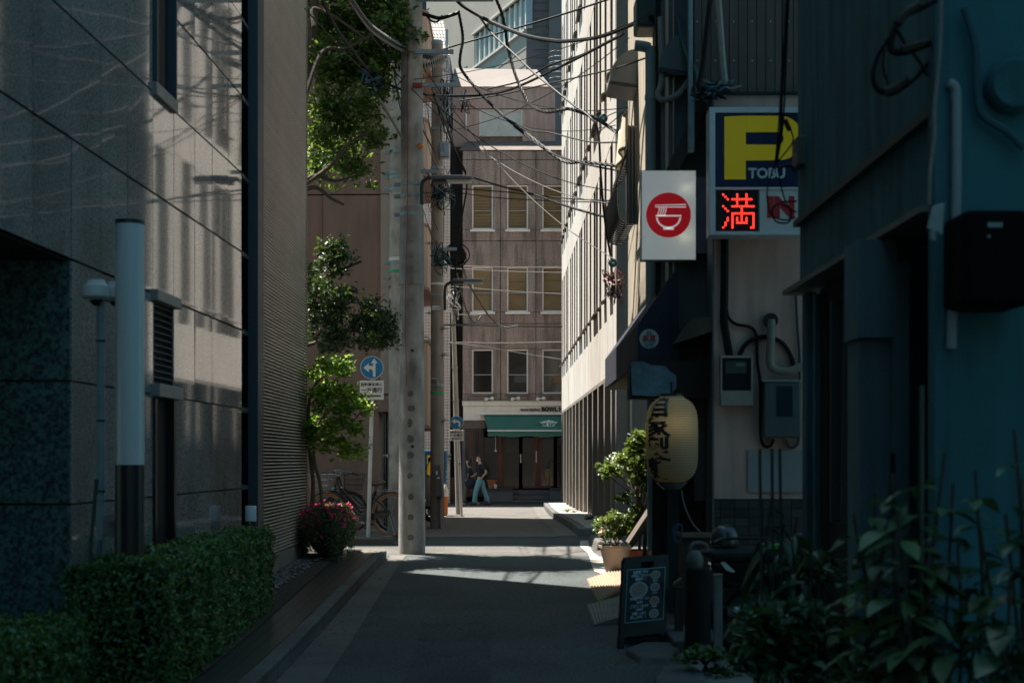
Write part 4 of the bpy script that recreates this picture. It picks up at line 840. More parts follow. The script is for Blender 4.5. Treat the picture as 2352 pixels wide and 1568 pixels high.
# ================================================================ BICYCLES
def bicycle(label, tyre, basket=True, childseat=False, saddlem=None):
    o = thing('bicycle', (0, 0, 0), label, 'bicycle', 'bicycles parked by the stucco wall')
    dk = mat('bike_frame_black', (.012, .013, .015), .3) if 'bike_frame_black' not in MATS else MATS['bike_frame_black']
    chrome = mat('bike_chrome', (.20, .20, .21), .35, .03, 3, metal=1) if 'bike_chrome' not in MATS else MATS['bike_chrome']
    for x in (0, 1.08):
        wh = mk('wheel', MB().torus((x, 0, .34), .325, .019, 'y', 40, 8), tyre, o, smooth=True)
        mk('rim', MB().torus((x, 0, .34), .296, .011, 'y', 36, 6), chrome, wh, smooth=True)
        s = MB()
        for k in range(20):
            t = 2 * math.pi * k / 20; s.tube([(x + .03 * math.cos(t + 1), .03 * (-1) ** k, .34 + .03 * math.sin(t + 1)), (x + .295 * math.cos(t), 0, .34 + .295 * math.sin(t))], .0022, 3)
        mk('spokes', s, chrome, wh); mk('hub', MB().lathe([(.022, -.05), (.022, .05)], (x, 0, .34), 10, 'y'), chrome, wh)
        mk('mudguard', MB().tube([(x + .355 * math.cos(R(a)), 0, .34 + .355 * math.sin(R(a))) for a in (range(20, 190, 12) if x else range(-10, 140, 12))], .016, 5), dk, o)
    bb = (.62, 0, .28); sd = (.74, 0, .78); hd = (.22, 0, .72); hu = (.16, 0, .93)
    mk('frame', MB().tube([bb, (.78, 0, .70)], .018, 8).tube([(.245, 0, .66), (.5, 0, .36), bb], .022, 8).tube([(.23, 0, .76), (.55, 0, .45), (.70, 0, .45)], .016, 8).tube([bb, (1.08, .05, .34)], .011, 6).tube([bb, (1.08, -.05, .34)], .011, 6).tube([(.76, 0, .64), (1.08, .05, .34)], .010, 6).tube([(.76, 0, .64), (1.08, -.05, .34)], .010, 6), dk, o, smooth=True)
    mk('fork', MB().tube([hu, hd, (.25, 0, .62)], .017, 8).tube([(.25, .05, .62), (.1, .05, .42), (0, .05, .34)], .011, 6).tube([(.25, -.05, .62), (.1, -.05, .42), (0, -.05, .34)], .011, 6), dk, o, smooth=True)
    mk('handlebar', MB().tube(spline([(.42, -.27, .98), (.25, -.24, 1.02), (.14, -.08, 1.0), (.14, .08, 1.0), (.25, .24, 1.02), (.42, .27, .98)], 4), .011, 8), chrome, o, smooth=True)
    for sy in (-1, 1):
        mk('grip', MB().tube([(.33, sy * .255, 1.0), (.45, sy * .275, .975)], .017, 8), blackr, o)
        mk('brake_lever', MB().tube([(.24, sy * .235, 1.0), (.2, sy * .26, .98), (.32, sy * .29, .96)], .006, 5), chrome, o)
    mk('saddle', MB().ball((.80, 0, .835), .11, 10, 1.25, .9, .38), saddlem or blackr, o, smooth=True)
    mk('seat_post', MB().tube([(.76, 0, .66), (.79, 0, .82)], .013, 8), chrome, o)
    cr = mk('crank', MB().lathe([(.09, -.03), (.09, -.025)], (.62, 0, .28), 20, 'y'), chrome, o)
    mk('pedal', MB().tube([(.62, -.05, .28), (.70, -.08, .14)], .009, 5).box(.66, .76, -.16, -.08, .125, .15), blackr, cr)
    mk('chain_guard', MB().hexa([(.55, -.045, .23), (1.06, -.045, .31), (1.06, -.035, .31), (.55, -.035, .23), (.55, -.045, .36), (1.06, -.045, .37), (1.06, -.035, .37), (.55, -.035, .36)]), dk, o)
    mk('stand', MB().tube([(1.06, -.07, .34), (1.16, -.1, .02)], .009, 5).tube([(1.06, .07, .34), (1.16, .1, .02)], .009, 5), chrome, o)
    mk('lamp', MB().ball((.10, 0, .74), .04, 8), chrome, o, smooth=True)
    mk('bell', MB().ball((.18, -.12, 1.03), .025, 8), chrome, o, smooth=True)
    mk('carrier', MB().tube([(.84, -.06, .72), (1.3, -.06, .72), (1.3, .06, .72), (.84, .06, .72)], .007, 5).tube([(1.2, -.06, .72), (1.09, -.06, .36)], .006, 5), chrome, o)
    if basket:
        b = MB()
        for k in range(11):
            f = k / 10; xa = .06 - .34 * f
            for sy in (-.16, .16): b.tube([(xa * .8 + .0, sy * .85, .72), (xa, sy, .98)], .003, 4)
        for k in range(9):
            yy = -.16 + .04 * k
            b.tube([(-.22, yy * .85, .72), (-.28, yy, .98)], .003, 4).tube([(.05, yy * .85, .72), (.06, yy, .98)], .003, 4).tube([(-.22, yy * .85, .72), (.05, yy * .85, .72)], .003, 4)
        for zz, s_ in ((.98, 1), (.89, .95), (.80, .9)):
            b.tube([(-.28 * s_, -.16 * s_, zz), (.06, -.16 * s_, zz), (.06, .16 * s_, zz), (-.28 * s_, .16 * s_, zz), (-.28 * s_, -.16 * s_, zz)], .005, 4)
        mk('basket', b, chrome if not childseat else dk, o)
    if childseat:
        mk('child_seat', MB().hexa([(.95, -.15, .75), (1.3, -.15, .75), (1.3, .15, .75), (.95, .15, .75), (.92, -.18, .93), (1.32, -.18, .93), (1.32, .18, .93), (.92, .18, .93)]).hexa([(1.26, -.16, .9), (1.33, -.16, .9), (1.33, .16, .9), (1.26, .16, .9), (1.36, -.17, 1.2), (1.42, -.17, 1.2), (1.42, .17, 1.2), (1.36, .17, 1.2)]), blackr, o, bev=.03)
    return o
brown = mat('brown_saddle', (.10, .045, .03), .5, .15, 10)
tan = mat('tan_tyre', (.30, .13, .05), .7, .1, 20)
zp = zg(22.6) + .097
b1 = bicycle('black bicycle with a wire front basket and tan tyres behind the sign post', tan, True, False, brown)
b1.location = (XU(750, 22.7), 22.75, zp); b1.rotation_euler = (0, 0, R(-12))
b2 = bicycle('black bicycle with a dark child seat half hidden behind the azalea', blackr, True, True)
b2.location = (XU(798, 23.3), 23.35, zp); b2.rotation_euler = (0, 0, R(184))
b3 = bicycle('black-tyred bicycle with a brown saddle against the stucco wall', blackr, True, False, brown)
b3.location = (XU(752, 23.5), 23.75, zp); b3.rotation_euler = (0, 0, R(4))

# ================================================================ LEAVES
def leafcloud(name, pts, size, m, parent=None, flat=.0, asp=.55, fold=.25, nrm=None, jit=.5, **tg):
    pts = np.asarray(pts, float); n = len(pts)
    d = rng.normal(size=(n, 3)); d /= np.linalg.norm(d, axis=1)[:, None]
    if nrm is not None:
        nn = np.asarray(nrm, float) + rng.normal(size=(n, 3)) * jit
    else:
        nn = rng.normal(size=(n, 3)); nn[:, 2] = np.abs(nn[:, 2]) + flat
    nn /= np.linalg.norm(nn, axis=1)[:, None]
    a = d - nn * (d * nn).sum(1)[:, None]; a /= np.linalg.norm(a, axis=1)[:, None] + 1e-9
    b = np.cross(nn, a); s = (size * (.65 + .7 * rng.random(n)))[:, None]
    base = pts - a * s * .5; tip = pts + a * s * .5 - nn * s * .12
    mid = pts; l = mid + b * s * asp * .5 + nn * s * fold * .3; r = mid - b * s * asp * .5 + nn * s * fold * .3
    V = np.stack([base, l, tip, r], 1).reshape(-1, 3)
    org = np.array([V[:, 0].mean(), V[:, 1].mean(), V[:, 2].min()]); V = V - org
    me = bpy.data.meshes.new(name); me.vertices.add(4 * n); me.vertices.foreach_set('co', V.ravel())
    idx = np.arange(n)[:, None] * 4 + np.array([0, 1, 2, 0, 2, 3]); me.loops.add(6 * n); me.loops.foreach_set('vertex_index', idx.ravel().astype(np.int32))
    me.polygons.add(2 * n); me.polygons.foreach_set('loop_start', np.arange(2 * n, dtype=np.int32) * 3)
    me.update(calc_edges=True); me.materials.append(m)
    o = bpy.data.objects.new(name, me); COL.objects.link(o); o.location = org
    if parent: o.parent = parent; o.location = Vector(org) - wloc(parent)
    return tags(o, **tg)
lf_hedge = leafmat('hedge_leaf', (.07, .16, .052), .18, .75, .34)
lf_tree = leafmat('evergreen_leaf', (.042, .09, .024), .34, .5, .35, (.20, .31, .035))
lf_maple = leafmat('maple_leaf', (.11, .20, .04), .46, .5, .5, (.34, .50, .07))
lf_az = leafmat('azalea_leaf', (.05, .09, .03), .25, .5, .45)
lf_pot = leafmat('pot_shrub_leaf', (.10, .16, .05), .3, .45, .4)
lf_dark = leafmat('shade_leaf', (.05, .12, .06), .2, .5, .4)
flow = leafmat('azalea_flower', (.72, .05, .17), .4, .3, .6, (.8, .08, .22))
bark = mat('bark', (.06, .045, .035), .9, .25, 12, .006, 40)
twig = mat('pale_twig', (.19, .135, .085), .85, .2, 15, .003, 50)

# clipped hedge blocks
def hedge(name, corners, z0, z1, n, label):
    """corners: near-left, near-right, far-right, far-left (x,y)"""
    c = [Vector((*p, 0)) for p in corners]
    o = thing(name, (sum(p.x for p in c) / 4, sum(p.y for p in c) / 4, z0), label, 'hedge', 'clipped hedges along the office wall')
    ins = .19; cen = sum(c, Vector()) / 4
    ci = [p + (cen - p).normalized() * ins * 1.4 for p in c]
    mk('branches', MB().hexa([(*p.xy, z0) for p in ci] + [(*p.xy, z1 - .07) for p in ci]), mat('hedge_core', (.012, .018, .009), 1) if 'hedge_core' not in MATS else MATS['hedge_core'], o)  # solid near-black core paints the dark between the leaves
    pts = []; nr = []
    faces = [(c[0], c[1]), (c[1], c[2]), (c[2], c[3]), (c[3], c[0])]
    ar = [(b - a).length * (z1 - z0) for a, b in faces] + [((c[1] - c[0]).length + (c[2] - c[3]).length) / 2 * ((c[3] - c[0]).length + (c[2] - c[1]).length) / 2]
    tot = sum(ar)
    for (a, b), A in zip(faces, ar):
        k = int(n * A / tot); t = rng.random(k); zz = z0 + (z1 - z0) * rng.random(k); dn = (b - a).normalized(); no = Vector((dn.y, -dn.x, 0))
        bul = .014 * np.sin(t * 37 + zz * 3) + .012 * np.sin(t * 83 - zz * 29) - np.abs(rng.normal(0, .028, k))
        rnd = -.10 * np.clip((zz - (z1 - .09)) / .09, 0, 1) ** 2
        for i in range(k):
            p = a + (b - a) * t[i] + no * (bul[i] + rnd[i] + .01); pts.append((p.x, p.y, zz[i])); nr.append((no.x, no.y, .35))
    k = int(n * ar[4] / tot * 1.15); s, t = rng.random(k), rng.random(k)
    for i in range(k):
        p = (c[0] * (1 - s[i]) + c[1] * s[i]) * (1 - t[i]) + (c[3] * (1 - s[i]) + c[2] * s[i]) * t[i]
        e = min(s[i], 1 - s[i]); z = z1 + .016 * math.sin(p.x * 9 + p.y * 7) + .014 * math.sin(p.y * 19) - abs(rng.normal(0, .02)) - (.06 * (1 - e / .12) ** 2 if e < .12 else 0)
        if rng.random() < .02: z += .04 * rng.random()
        pts.append((p.x, p.y, z)); nr.append((0, 0, 1))
    leafcloud('foliage', pts, .037, lf_hedge, o, nrm=nr, jit=.65)
    sel = rng.choice(len(pts), len(pts) // 14); leafcloud('new_shoots', [np.array(pts[i]) + np.array(nr[i]) * (.012 + .03 * rng.random()) for i in sel], .03, leafmat('hedge_shoot', (.15, .24, .07), .3, .5, .45) if 'hedge_shoot' not in MATS else MATS['hedge_shoot'], o, nrm=[nr[i] for i in sel], jit=.9, kind='stuff')
    return o
def hx(Y): return -2.07 - .023 * (Y - 9)
hedge('hedge', [(-2.62, 8.3), (-2.02, 8.3), (hx(12.8), 12.8), (-2.52, 12.8)], .12, .90 , 46000, 'long clipped box hedge running between the light column and the footway')
hedge('hedge', [(-3.9, 6.4), (-2.30, 6.4), (-2.36, 7.9), (-3.9, 7.9)], .1, .66, 24000, 'shorter dark clipped hedge block in front of the recessed granite corner')

# big evergreen behind the louvre wall
def branch(mb, p, r, k=5): mb.tube(spline(p, k), [r * (1 - .75 * i / (len(p) * k)) for i in range((len(p) - 1) * k + 1)], 6)
def clump(cs, n):                                          # list of (centre, radii) -> points biased to the shell
    out = []
    tot = sum(r[0] * r[1] * r[2] for _, r in cs)
    for c, r in cs:
        k = max(20, int(n * (r[0] * r[1] * r[2]) / tot)); d = rng.normal(size=(k, 3)); d /= np.linalg.norm(d, axis=1)[:, None]
        rad = rng.random(k) ** .6 * (1 + .25 * np.abs(rng.normal(size=k)))
        wob = 1 + .22 * np.sin(d[:, 0] * 7 + d[:, 2] * 5) + .15 * np.sin(d[:, 1] * 11)
        out.append(np.array(c) + d * (rad * wob)[:, None] * np.array(r))
    return np.concatenate(out)
et = thing('evergreen_tree', (-3.25, 18.6, zg(18.6) + .13), 'tall leafy evergreen tree rising behind the louvred wall', 'tree')
mb = MB(); branch(mb, [(-3.25, 18.6, .2), (-3.2, 18.6, 2.2), (-3.05, 18.65, 4.5), (-2.8, 19.2, 6.5), (-2.6, 19.7, 9.0)], .13)
mk('trunk', mb, bark, et, smooth=True)
yt = 19.9
cl_ = []
def cc(u, v, ru, rv, dy=0, ry=.5): cl_.append((P(u, v, yt + dy), (ru * yt / F, ry, rv * yt / F)))
cl_ = []
for a in ((760, -60, 70, 60), (840, -30, 75, 55), (905, 20, 45, 50), (860, 60, 60, 45), (790, 60, 60, 55), (730, 60, 40, 60), (920, 90, 28, 35), (740, 150, 45, 40), (800, 160, 60, 45), (850, 160, 50, 45), (760, 240, 60, 40), (835, 240, 45, 40), (800, 300, 60, 38), (855, 318, 38, 22), (740, 310, 40, 40), (770, 360, 55, 30), (815, 385, 40, 28), (730, 385, 30, 25), (930, 30, 26, 30), (940, 75, 18, 26), (912, 115, 26, 22), (885, 150, 30, 22), (875, 200, 22, 26), (890, 60, 36, 34), (825, 120, 40, 34), (760, 120, 40, 34)):
    cc(*a, dy=rng.normal(0, .3))
def scatter(cs, k, s):
    o_ = list(cs)
    for c, r in cs:
        for _ in range(k):
            d = rng.normal(size=3); o_.append((Vector(c) + Vector((d[0] * r[0], d[1] * r[1] * .7, d[2] * r[2])) * 1.0, (r[0] * s, r[1] * s, r[2] * s * .8)))
    return o_
cl_ = scatter(cl_, 3, .38)
up_ = [((-2.6 + rng.normal(0, .5), 19.8 + rng.normal(0, .45), 8.7 + 1.5 * rng.random()), (.55, .55, .45)) for _ in range(9)]
pts = clump(cl_ + up_, 40000)
leafcloud('crown', pts, .085, lf_tree, et, flat=.5, asp=.55)
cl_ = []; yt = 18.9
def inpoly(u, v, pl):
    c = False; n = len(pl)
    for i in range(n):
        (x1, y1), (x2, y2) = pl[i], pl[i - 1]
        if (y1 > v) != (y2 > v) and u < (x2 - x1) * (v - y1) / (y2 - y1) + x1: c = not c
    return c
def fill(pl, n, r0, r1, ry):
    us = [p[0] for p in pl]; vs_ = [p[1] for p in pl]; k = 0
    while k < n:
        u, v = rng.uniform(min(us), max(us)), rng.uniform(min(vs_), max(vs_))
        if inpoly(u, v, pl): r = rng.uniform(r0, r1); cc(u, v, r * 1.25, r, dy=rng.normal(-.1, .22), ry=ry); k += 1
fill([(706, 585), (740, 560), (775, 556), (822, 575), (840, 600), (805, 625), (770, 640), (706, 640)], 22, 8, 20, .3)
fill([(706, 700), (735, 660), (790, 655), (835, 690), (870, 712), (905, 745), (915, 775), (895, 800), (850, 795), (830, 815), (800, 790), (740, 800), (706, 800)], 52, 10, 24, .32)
leafcloud('lower_crown', clump(cl_, 7000), .07, leafmat('shaded_evergreen_leaf', (.028, .062, .02), .2, .6, .4, (.10, .17, .025)), et, flat=.4, asp=.5)  # darker copy of the evergreen leaf; the upper crown's shade is in its colour
for p in ([(-2.9, 18.65, 5.0), P(760, 380, 18.9), P(800, 330, 18.9), P(850, 300, 18.9)], [(-2.75, 18.7, 6.2), P(740, 120, 18.9), P(800, 110, 19), P(890, 60, 19)], [(-3.05, 18.6, 3.8), P(712, 652, 18.7), P(760, 630, 18.7), P(830, 600, 18.7)],
          [(-3.1, 18.6, 3.0), P(715, 790, 18.6), P(790, 760, 18.6), P(880, 770, 18.6)], [(-2.95, 18.6, 4.9), P(720, 430, 18.8), P(760, 455, 18.8), P(790, 470, 18.8)], [(-2.95, 18.6, 4.9), P(715, 405, 18.8), P(770, 415, 18.9), P(830, 400, 18.9)], [(-2.6, 18.7, 7.2), P(720, 20, 18.8), P(770, 40, 18.8), P(840, 90, 18.9)]):
    mb = MB(); branch(mb, [Vector(a) for a in p], .035); mk('branch', mb, bark, et, smooth=True)
mb = MB()
for k in range(60):
    c, r = cl_[k % len(cl_)]; a = Vector(c); branch(mb, [a + Vector((-.12, 0, -.1)), a + Vector((-.04, 0, -.02)), a + Vector((rng.normal(.03, .04), .03, .05))], .008, 3)
mk('twigs', mb, bark, et, smooth=True, kind='stuff')
# young maple
mt_ = thing('young_maple', (XU(741, 18.0), 18.0, zg(18) + .12), 'young maple with bright green sunlit leaves above the azalea', 'tree')
mb = MB(); ym = 18.0
branch(mb, [P(742, 1185, ym), P(735, 1110, ym), P(722, 1060, ym), P(722, 1000, ym), P(740, 960, ym), P(775, 930, ym)], .028)
branch(mb, [P(716, 1180, ym), P(718, 1100, ym), P(708, 1000, ym), P(715, 900, ym), P(760, 850, ym)], .035)
branch(mb, [P(722, 1000, ym), P(755, 1030, ym), P(800, 1045, ym)], .012); branch(mb, [P(728, 985, ym), P(790, 985, ym), P(830, 945, ym)], .014)
branch(mb, [P(712, 930, ym), P(760, 880, ym), P(800, 850, ym)], .012)
mk('trunk', mb, twig, mt_, smooth=True)
yt = 18.0; cl_ = []
for pl, n in (([(706, 850), (740, 822), (805, 835), (800, 852), (750, 862), (706, 868)], 16), ([(706, 905), (745, 885), (800, 880), (848, 920), (850, 945), (800, 940), (750, 950), (706, 950)], 30), ([(706, 950), (760, 945), (800, 962), (835, 985), (830, 1000), (770, 1000), (706, 1000)], 22), ([(715, 1005), (760, 1000), (825, 1025), (835, 1050), (800, 1052), (760, 1040), (720, 1035)], 16)):
    fill(pl, n, 8, 20, .3)
leafcloud('crown', clump(cl_, 4200), .072, lf_maple, mt_, flat=1.2, asp=.6)
# azalea
az = thing('azalea_bush', (XU(752, 17.8), 17.8, zg(17.8) + .12), 'rounded azalea bush with bright pink flowers beside the louvred wall', 'shrub')
zb0 = zg(17.8) + .12; pts = []; nr = []; axc, ayc, arx, ary, arz = -2.30, 18.0, .26, .95, .64
def azsurf():
    d = rng.normal(size=3); d /= np.linalg.norm(d); d[2] = abs(d[2])
    p = np.array([axc + arx * np.sign(d[0]) * abs(d[0]) ** .6, ayc + ary * np.sign(d[1]) * abs(d[1]) ** .6, zb0 + .02 + arz * min(.92, d[2] ** .45)])
    return p + .025 * np.sin(p * 13), d
for i in range(12000):
    p, d = azsurf(); pts.append(p + rng.normal(0, .02, 3)); nr.append(d)
leafcloud('foliage', pts, .036, lf_az, az, nrm=nr, jit=.8)
mk('branches', MB().ball((axc, ayc, zb0 + .28), .25, 10, 1.0, 3.4, 1.15), MATS['hedge_core'], az)  # near-black ball paints the dark inside the bush
pts2 = []; nr2 = []; k = 0
while k < 62:
    p, d = azsurf()
    if p[2] < zb0 + .28 or d[1] > .45 or (p[2] < zb0 + .5 and rng.random() < .6): continue
    k += 1
    for _ in range(int(4 + 9 * rng.random())): pts2.append(p + np.array(d) * .02 + rng.normal(0, .028, 3)); nr2.append(d)
leafcloud('flowers', pts2, .046, flow, az, nrm=nr2, jit=.7, asp=.8, kind='stuff')

# ================================================================ PEOPLE
def skin(name, chains, m, parent=None, sub=2, **tg):
    """chains: list of [(x,y,z,r), ...]; a chain may start at an existing vertex given as an index (chain, i)"""
    V = []; E_ = []; Rr = []; idx = {}
    for ci, ch in enumerate(chains):
        prev = None
        for pi, p in enumerate(ch):
            if len(p) == 2: prev = idx[p]; continue
            V.append(p[:3]); Rr.append(p[3]); idx[(ci, pi)] = len(V) - 1
            if prev is not None: E_.append((prev, len(V) - 1))
            prev = len(V) - 1
    V = np.array(V); org = np.array([V[:, 0].mean(), V[:, 1].mean(), V[:, 2].min()])
    me = bpy.data.meshes.new(name); me.from_pydata((V - org).tolist(), E_, []); me.materials.append(m)
    o = bpy.data.objects.new(name, me); COL.objects.link(o); o.location = org
    if parent: o.parent = parent; o.location = Vector(org) - wloc(parent)
    md = o.modifiers.new('skin', 'SKIN'); md.use_smooth_shade = True
    for i, sv in enumerate(me.skin_vertices[0].data):
        sv.radius = (Rr[i] if not isinstance(Rr[i], tuple) else Rr[i][0],) * 2 if not isinstance(Rr[i], tuple) else Rr[i]
        sv.use_root = (i == 0)
    ss = o.modifiers.new('sub', 'SUBSURF'); ss.levels = sub; ss.render_levels = sub
    return tags(o, **tg)
skin_m = mat('skin', (.50, .30, .21), .55, .06, 12)
hairm = mat('dark_hair', (.012, .009, .008), .6, .3, 40)
navy = mat('navy_cloth', (.012, .015, .022), .9, .15, 15)
denim = mat('pale_denim', (.16, .36, .42), .85, .12, 10, streak=.1)
khaki = mat('khaki_cloth', (.17, .125, .095), .9, .12, 10)
shoe = mat('dark_shoe', (.03, .03, .035), .5)
def person(x, y, z, s, label, shirt, trousers, hair_long, arms, face_mask, shoem):
    """walks towards -x; arms: list of chains for both arms"""
    W = lambda a, b, c, r: (x + a * s, y + b * s, z + c * s, r * s)
    T = [W(0, 0, .93, .105), W(.0, 0, 1.05, .115), W(.0, 0, 1.2, .125), W(-.01, 0, 1.36, .12), W(-.02, 0, 1.45, .065), W(-.045, 0, 1.52, .05), W(-.06, 0, 1.58, .072), W(-.065, 0, 1.66, .088), W(-.05, 0, 1.73, .07)]
    legF = [(0, 0), W(-.05, -.07, .86, .085), W(-.16, -.075, .5, .06), W(-.22, -.075, .12, .038), W(-.24, -.075, .05, .035), W(-.33, -.075, .03, .03)]
    legB = [(0, 0), W(.03, .07, .86, .085), W(.12, .075, .5, .06), W(.27, .075, .14, .038), W(.29, .075, .07, .035), W(.21, .075, .03, .03)]
    b = skin('person', [T, legF, legB] + [[(0, 3)] + [W(*q_) for q_ in a] for a in arms], skin_m, None, label=label, cat='person')
    tr1 = lambda k: 1.17 + k
    skin('trousers', [[W(0, 0, 1.02, .115), W(0, 0, .92, .125)], [(0, 1), W(-.06, -.075, .82, .105), W(-.16, -.08, .5, .088), W(-.205, -.08, .25, .082), W(-.22, -.08, .08, .088)], [(0, 1), W(.035, .075, .82, .105), W(.12, .08, .5, .088), W(.22, .08, .25, .082), W(.27, .08, .1, .088)]], trousers, b)
    sh = [[W(0, 0, .84, .142), W(0, 0, .95, .15), W(0, 0, 1.08, .145), W(0, 0, 1.22, .145), W(-.01, 0, 1.36, .135), W(-.02, 0, 1.45, .075)]]
    for a in arms: sh.append([(0, 4)] + [W(a[0][0], a[0][1], a[0][2], .075), W(a[1][0] * .8 + a[0][0] * .2, a[1][1] * .8 + a[0][1] * .2, a[1][2] * .8 + a[0][2] * .2, .072)])
    skin('shirt', sh, shirt, b)
    hc = W(-.045, 0, 1.685, 0)
    hm = MB().ball((hc[0] + .022 * s, hc[1], hc[2] + .025 * s), .098 * s, 12, 1.02, .95, .95)
    if hair_long: hm.ball((hc[0] + .035 * s, hc[1], hc[2] - .07 * s), .10 * s, 12, .85, 1.0, 1.45)
    else: hm.ball((hc[0] - .03 * s, hc[1], hc[2] + .075 * s), .05 * s, 8, 1.1, 1.4, .6)
    mk('hair', hm, hairm, b, smooth=True)
    mk('nose', MB().ball((hc[0] - .098 * s, hc[1], hc[2] - .035 * s), .017 * s, 6, 1, .8, 1.3), skin_m, b, smooth=True)
    for sy in (-1, 1):
        mk('ear', MB().ball((hc[0] + .015 * s, hc[1] + sy * .085 * s, hc[2] - .03 * s), .022 * s, 6, .8, .4, 1.3), skin_m, b, smooth=True)
        mk('eye', MB().ball((hc[0] - .078 * s, hc[1] + sy * .033 * s, hc[2] - .012 * s), .009 * s, 6), hairm, b)
    if face_mask: mk('face_mask', MB().ball((hc[0] - .062 * s, hc[1], hc[2] - .115 * s), .052 * s, 8, .9, 1.15, 1.0), whitef, b, smooth=True)
    mk('shoe', MB().ball((x - .28 * s, y - .075 * s, z + .04 * s), .068 * s, 8, 2.3, .85, .8), shoem, b, smooth=True)
    mk('shoe', MB().ball((x + .24 * s, y + .075 * s, z + .045 * s), .068 * s, 8, 2.3, .85, .85), shoem, b, smooth=True)
    return b
def hand(a, d):                                            # short fan of fingers after the wrist
    return a
gm = G(1104, 1160)
armA = [(.02, -.16, 1.38, .05), (.21, -.24, 1.16, .042), (.06, -.19, .98, .032), (.02, -.17, .95, .03), (-.02, -.16, .93, .015)]
armB = [(-.03, .16, 1.38, .05), (-.10, .2, 1.14, .042), (-.26, .17, 1.02, .03), (-.31, .16, 1.0, .028), (-.36, .15, .99, .014)]
man = person(gm.x, gm.y, zg(gm.y) + .005, 1.68 / 1.79, 'person in a black shirt and pale blue jeans with a hand on the hip', navy, denim, False, [armA, armB], True, shoe)
s = 1.68 / 1.79
for k in range(4):
    mk('finger', MB().tube([(gm.x + (.01 - .012 * k) * s, gm.y - .165 * s, .94 * s + zg(gm.y)), (gm.x + (.0 - .014 * k) * s, gm.y - .15 * s, (.90 - .004 * k) * s + zg(gm.y)), (gm.x + (.0 - .012 * k) * s, gm.y - .13 * s, .87 * s + zg(gm.y))], .009 * s, 5), skin_m, man)
mk('thumb', MB().tube([(gm.x + .03 * s, gm.y - .17 * s, .95 * s + zg(gm.y)), (gm.x + .07 * s, gm.y - .15 * s, .93 * s + zg(gm.y))], .01 * s, 5), skin_m, man)
o = thing('shoulder_bag', (gm.x + .17, gm.y + .05, 1.0 + zg(gm.y)), 'black backpack worn by the person in pale blue jeans', 'bag')
mk('body', MB().ball((gm.x + .15 * s, gm.y + .04, 1.12 * s + zg(gm.y)), .17 * s, 10, .55, .8, 1.25), navy, o, smooth=True)
mk('strap', MB().tube([(gm.x + .1, gm.y - .11, 1.0), (gm.x - .03, gm.y - .14, 1.2), (gm.x + .02, gm.y - .1, 1.36)], .014, 6), blackr, o)
gw_ = (XU(1078.5, 47.2), 47.25)
armC = [(-.02, -.15, 1.37, .045), (-.06, -.19, 1.12, .036), (-.12, -.16, .96, .028), (-.15, -.15, .92, .026), (-.17, -.14, .90, .013)]
armD = [(-.02, .15, 1.37, .045), (.0, .19, 1.12, .036), (-.1, .14, .98, .028), (-.13, .13, .95, .026), (-.15, .12, .93, .013)]
wom = person(gw_[0], gw_[1], zg(47) + .005, 1.55 / 1.79, 'person with bobbed dark hair and khaki trousers carrying a navy tote', mat('dark_blue_knit', (.014, .025, .04), .9), khaki, True, [armC, armD], False, mat('beige_shoe', (.35, .28, .22), .6))
s = 1.55 / 1.79
o = thing('tote_bag', (gw_[0] + .03, gw_[1] - .24, .55), 'large navy tote bag held by the person with bobbed hair', 'bag')
mk('body', MB().ball((gw_[0] + .03, gw_[1] - .25, .72), .18, 12, 1.0, .45, .95), mat('navy_canvas', (.014, .018, .032), .85), o, smooth=True)
mk('handle', MB().tube(spline([(gw_[0] - .09, gw_[1] - .25, .86), (gw_[0] - .06, gw_[1] - .2, .99), (gw_[0] + .08, gw_[1] - .2, .98), (gw_[0] + .12, gw_[1] - .25, .86)], 5), .014, 6), MATS['navy_canvas'], o)

# ================================================================ NOODLE SHOP BUILDING (right, with the navy awning)
cream = mat('cream_wall', (.50, .43, .33), .85, .1, 2, .002, 60, streak=.3)
tealw = mat('grey_blue_siding', (.13, .15, .152), .75, .06, 2, streak=.25)
pvc = mat('grey_pvc', (.30, .36, .38), .45, .06, 4)
navyc = mat('navy_awning_canvas', (.011, .013, .034), .75, .1, 4)
hoodm = mat('vent_hood_metal', (.13, .15, .152), .4, .08, 4)
XW = 1.47; YN = 12.9
ns = thing('noodle_shop', (2.2, 16, zg(14)), 'weathered noodle shop house with a navy awning and grey vent hoods', 'building')
mk('street_wall', MB().box(XW, 1.75, YN + .02, 18.0, 2.6, 11), cream, ns)
mk('end_wall', MB().box(XW + .002, 3.2, YN, YN + .018, 2.35, 11), tealw, ns)
mk('core', MB().box(1.76, 5, YN + .02, 18.0, 0, 11), tealw, ns)
for u_ in (1518, 1535): mk('wall_batten', MB().box(XU(u_, YN), XU(u_ + 9, YN), YN - .05, YN, ZV(845, YN), 8), tealw, ns)
mk('dark_gap', MB().box(XU(1505, YN), XU(1517, YN), YN - .03, YN, ZV(845, YN), 8), darkin, ns)
mk('corner_trim', MB().box(XU(1580, 12.45), XU(1592, 12.45), 12.36, 12.46, 4.2, 7.5), galvb, ns)
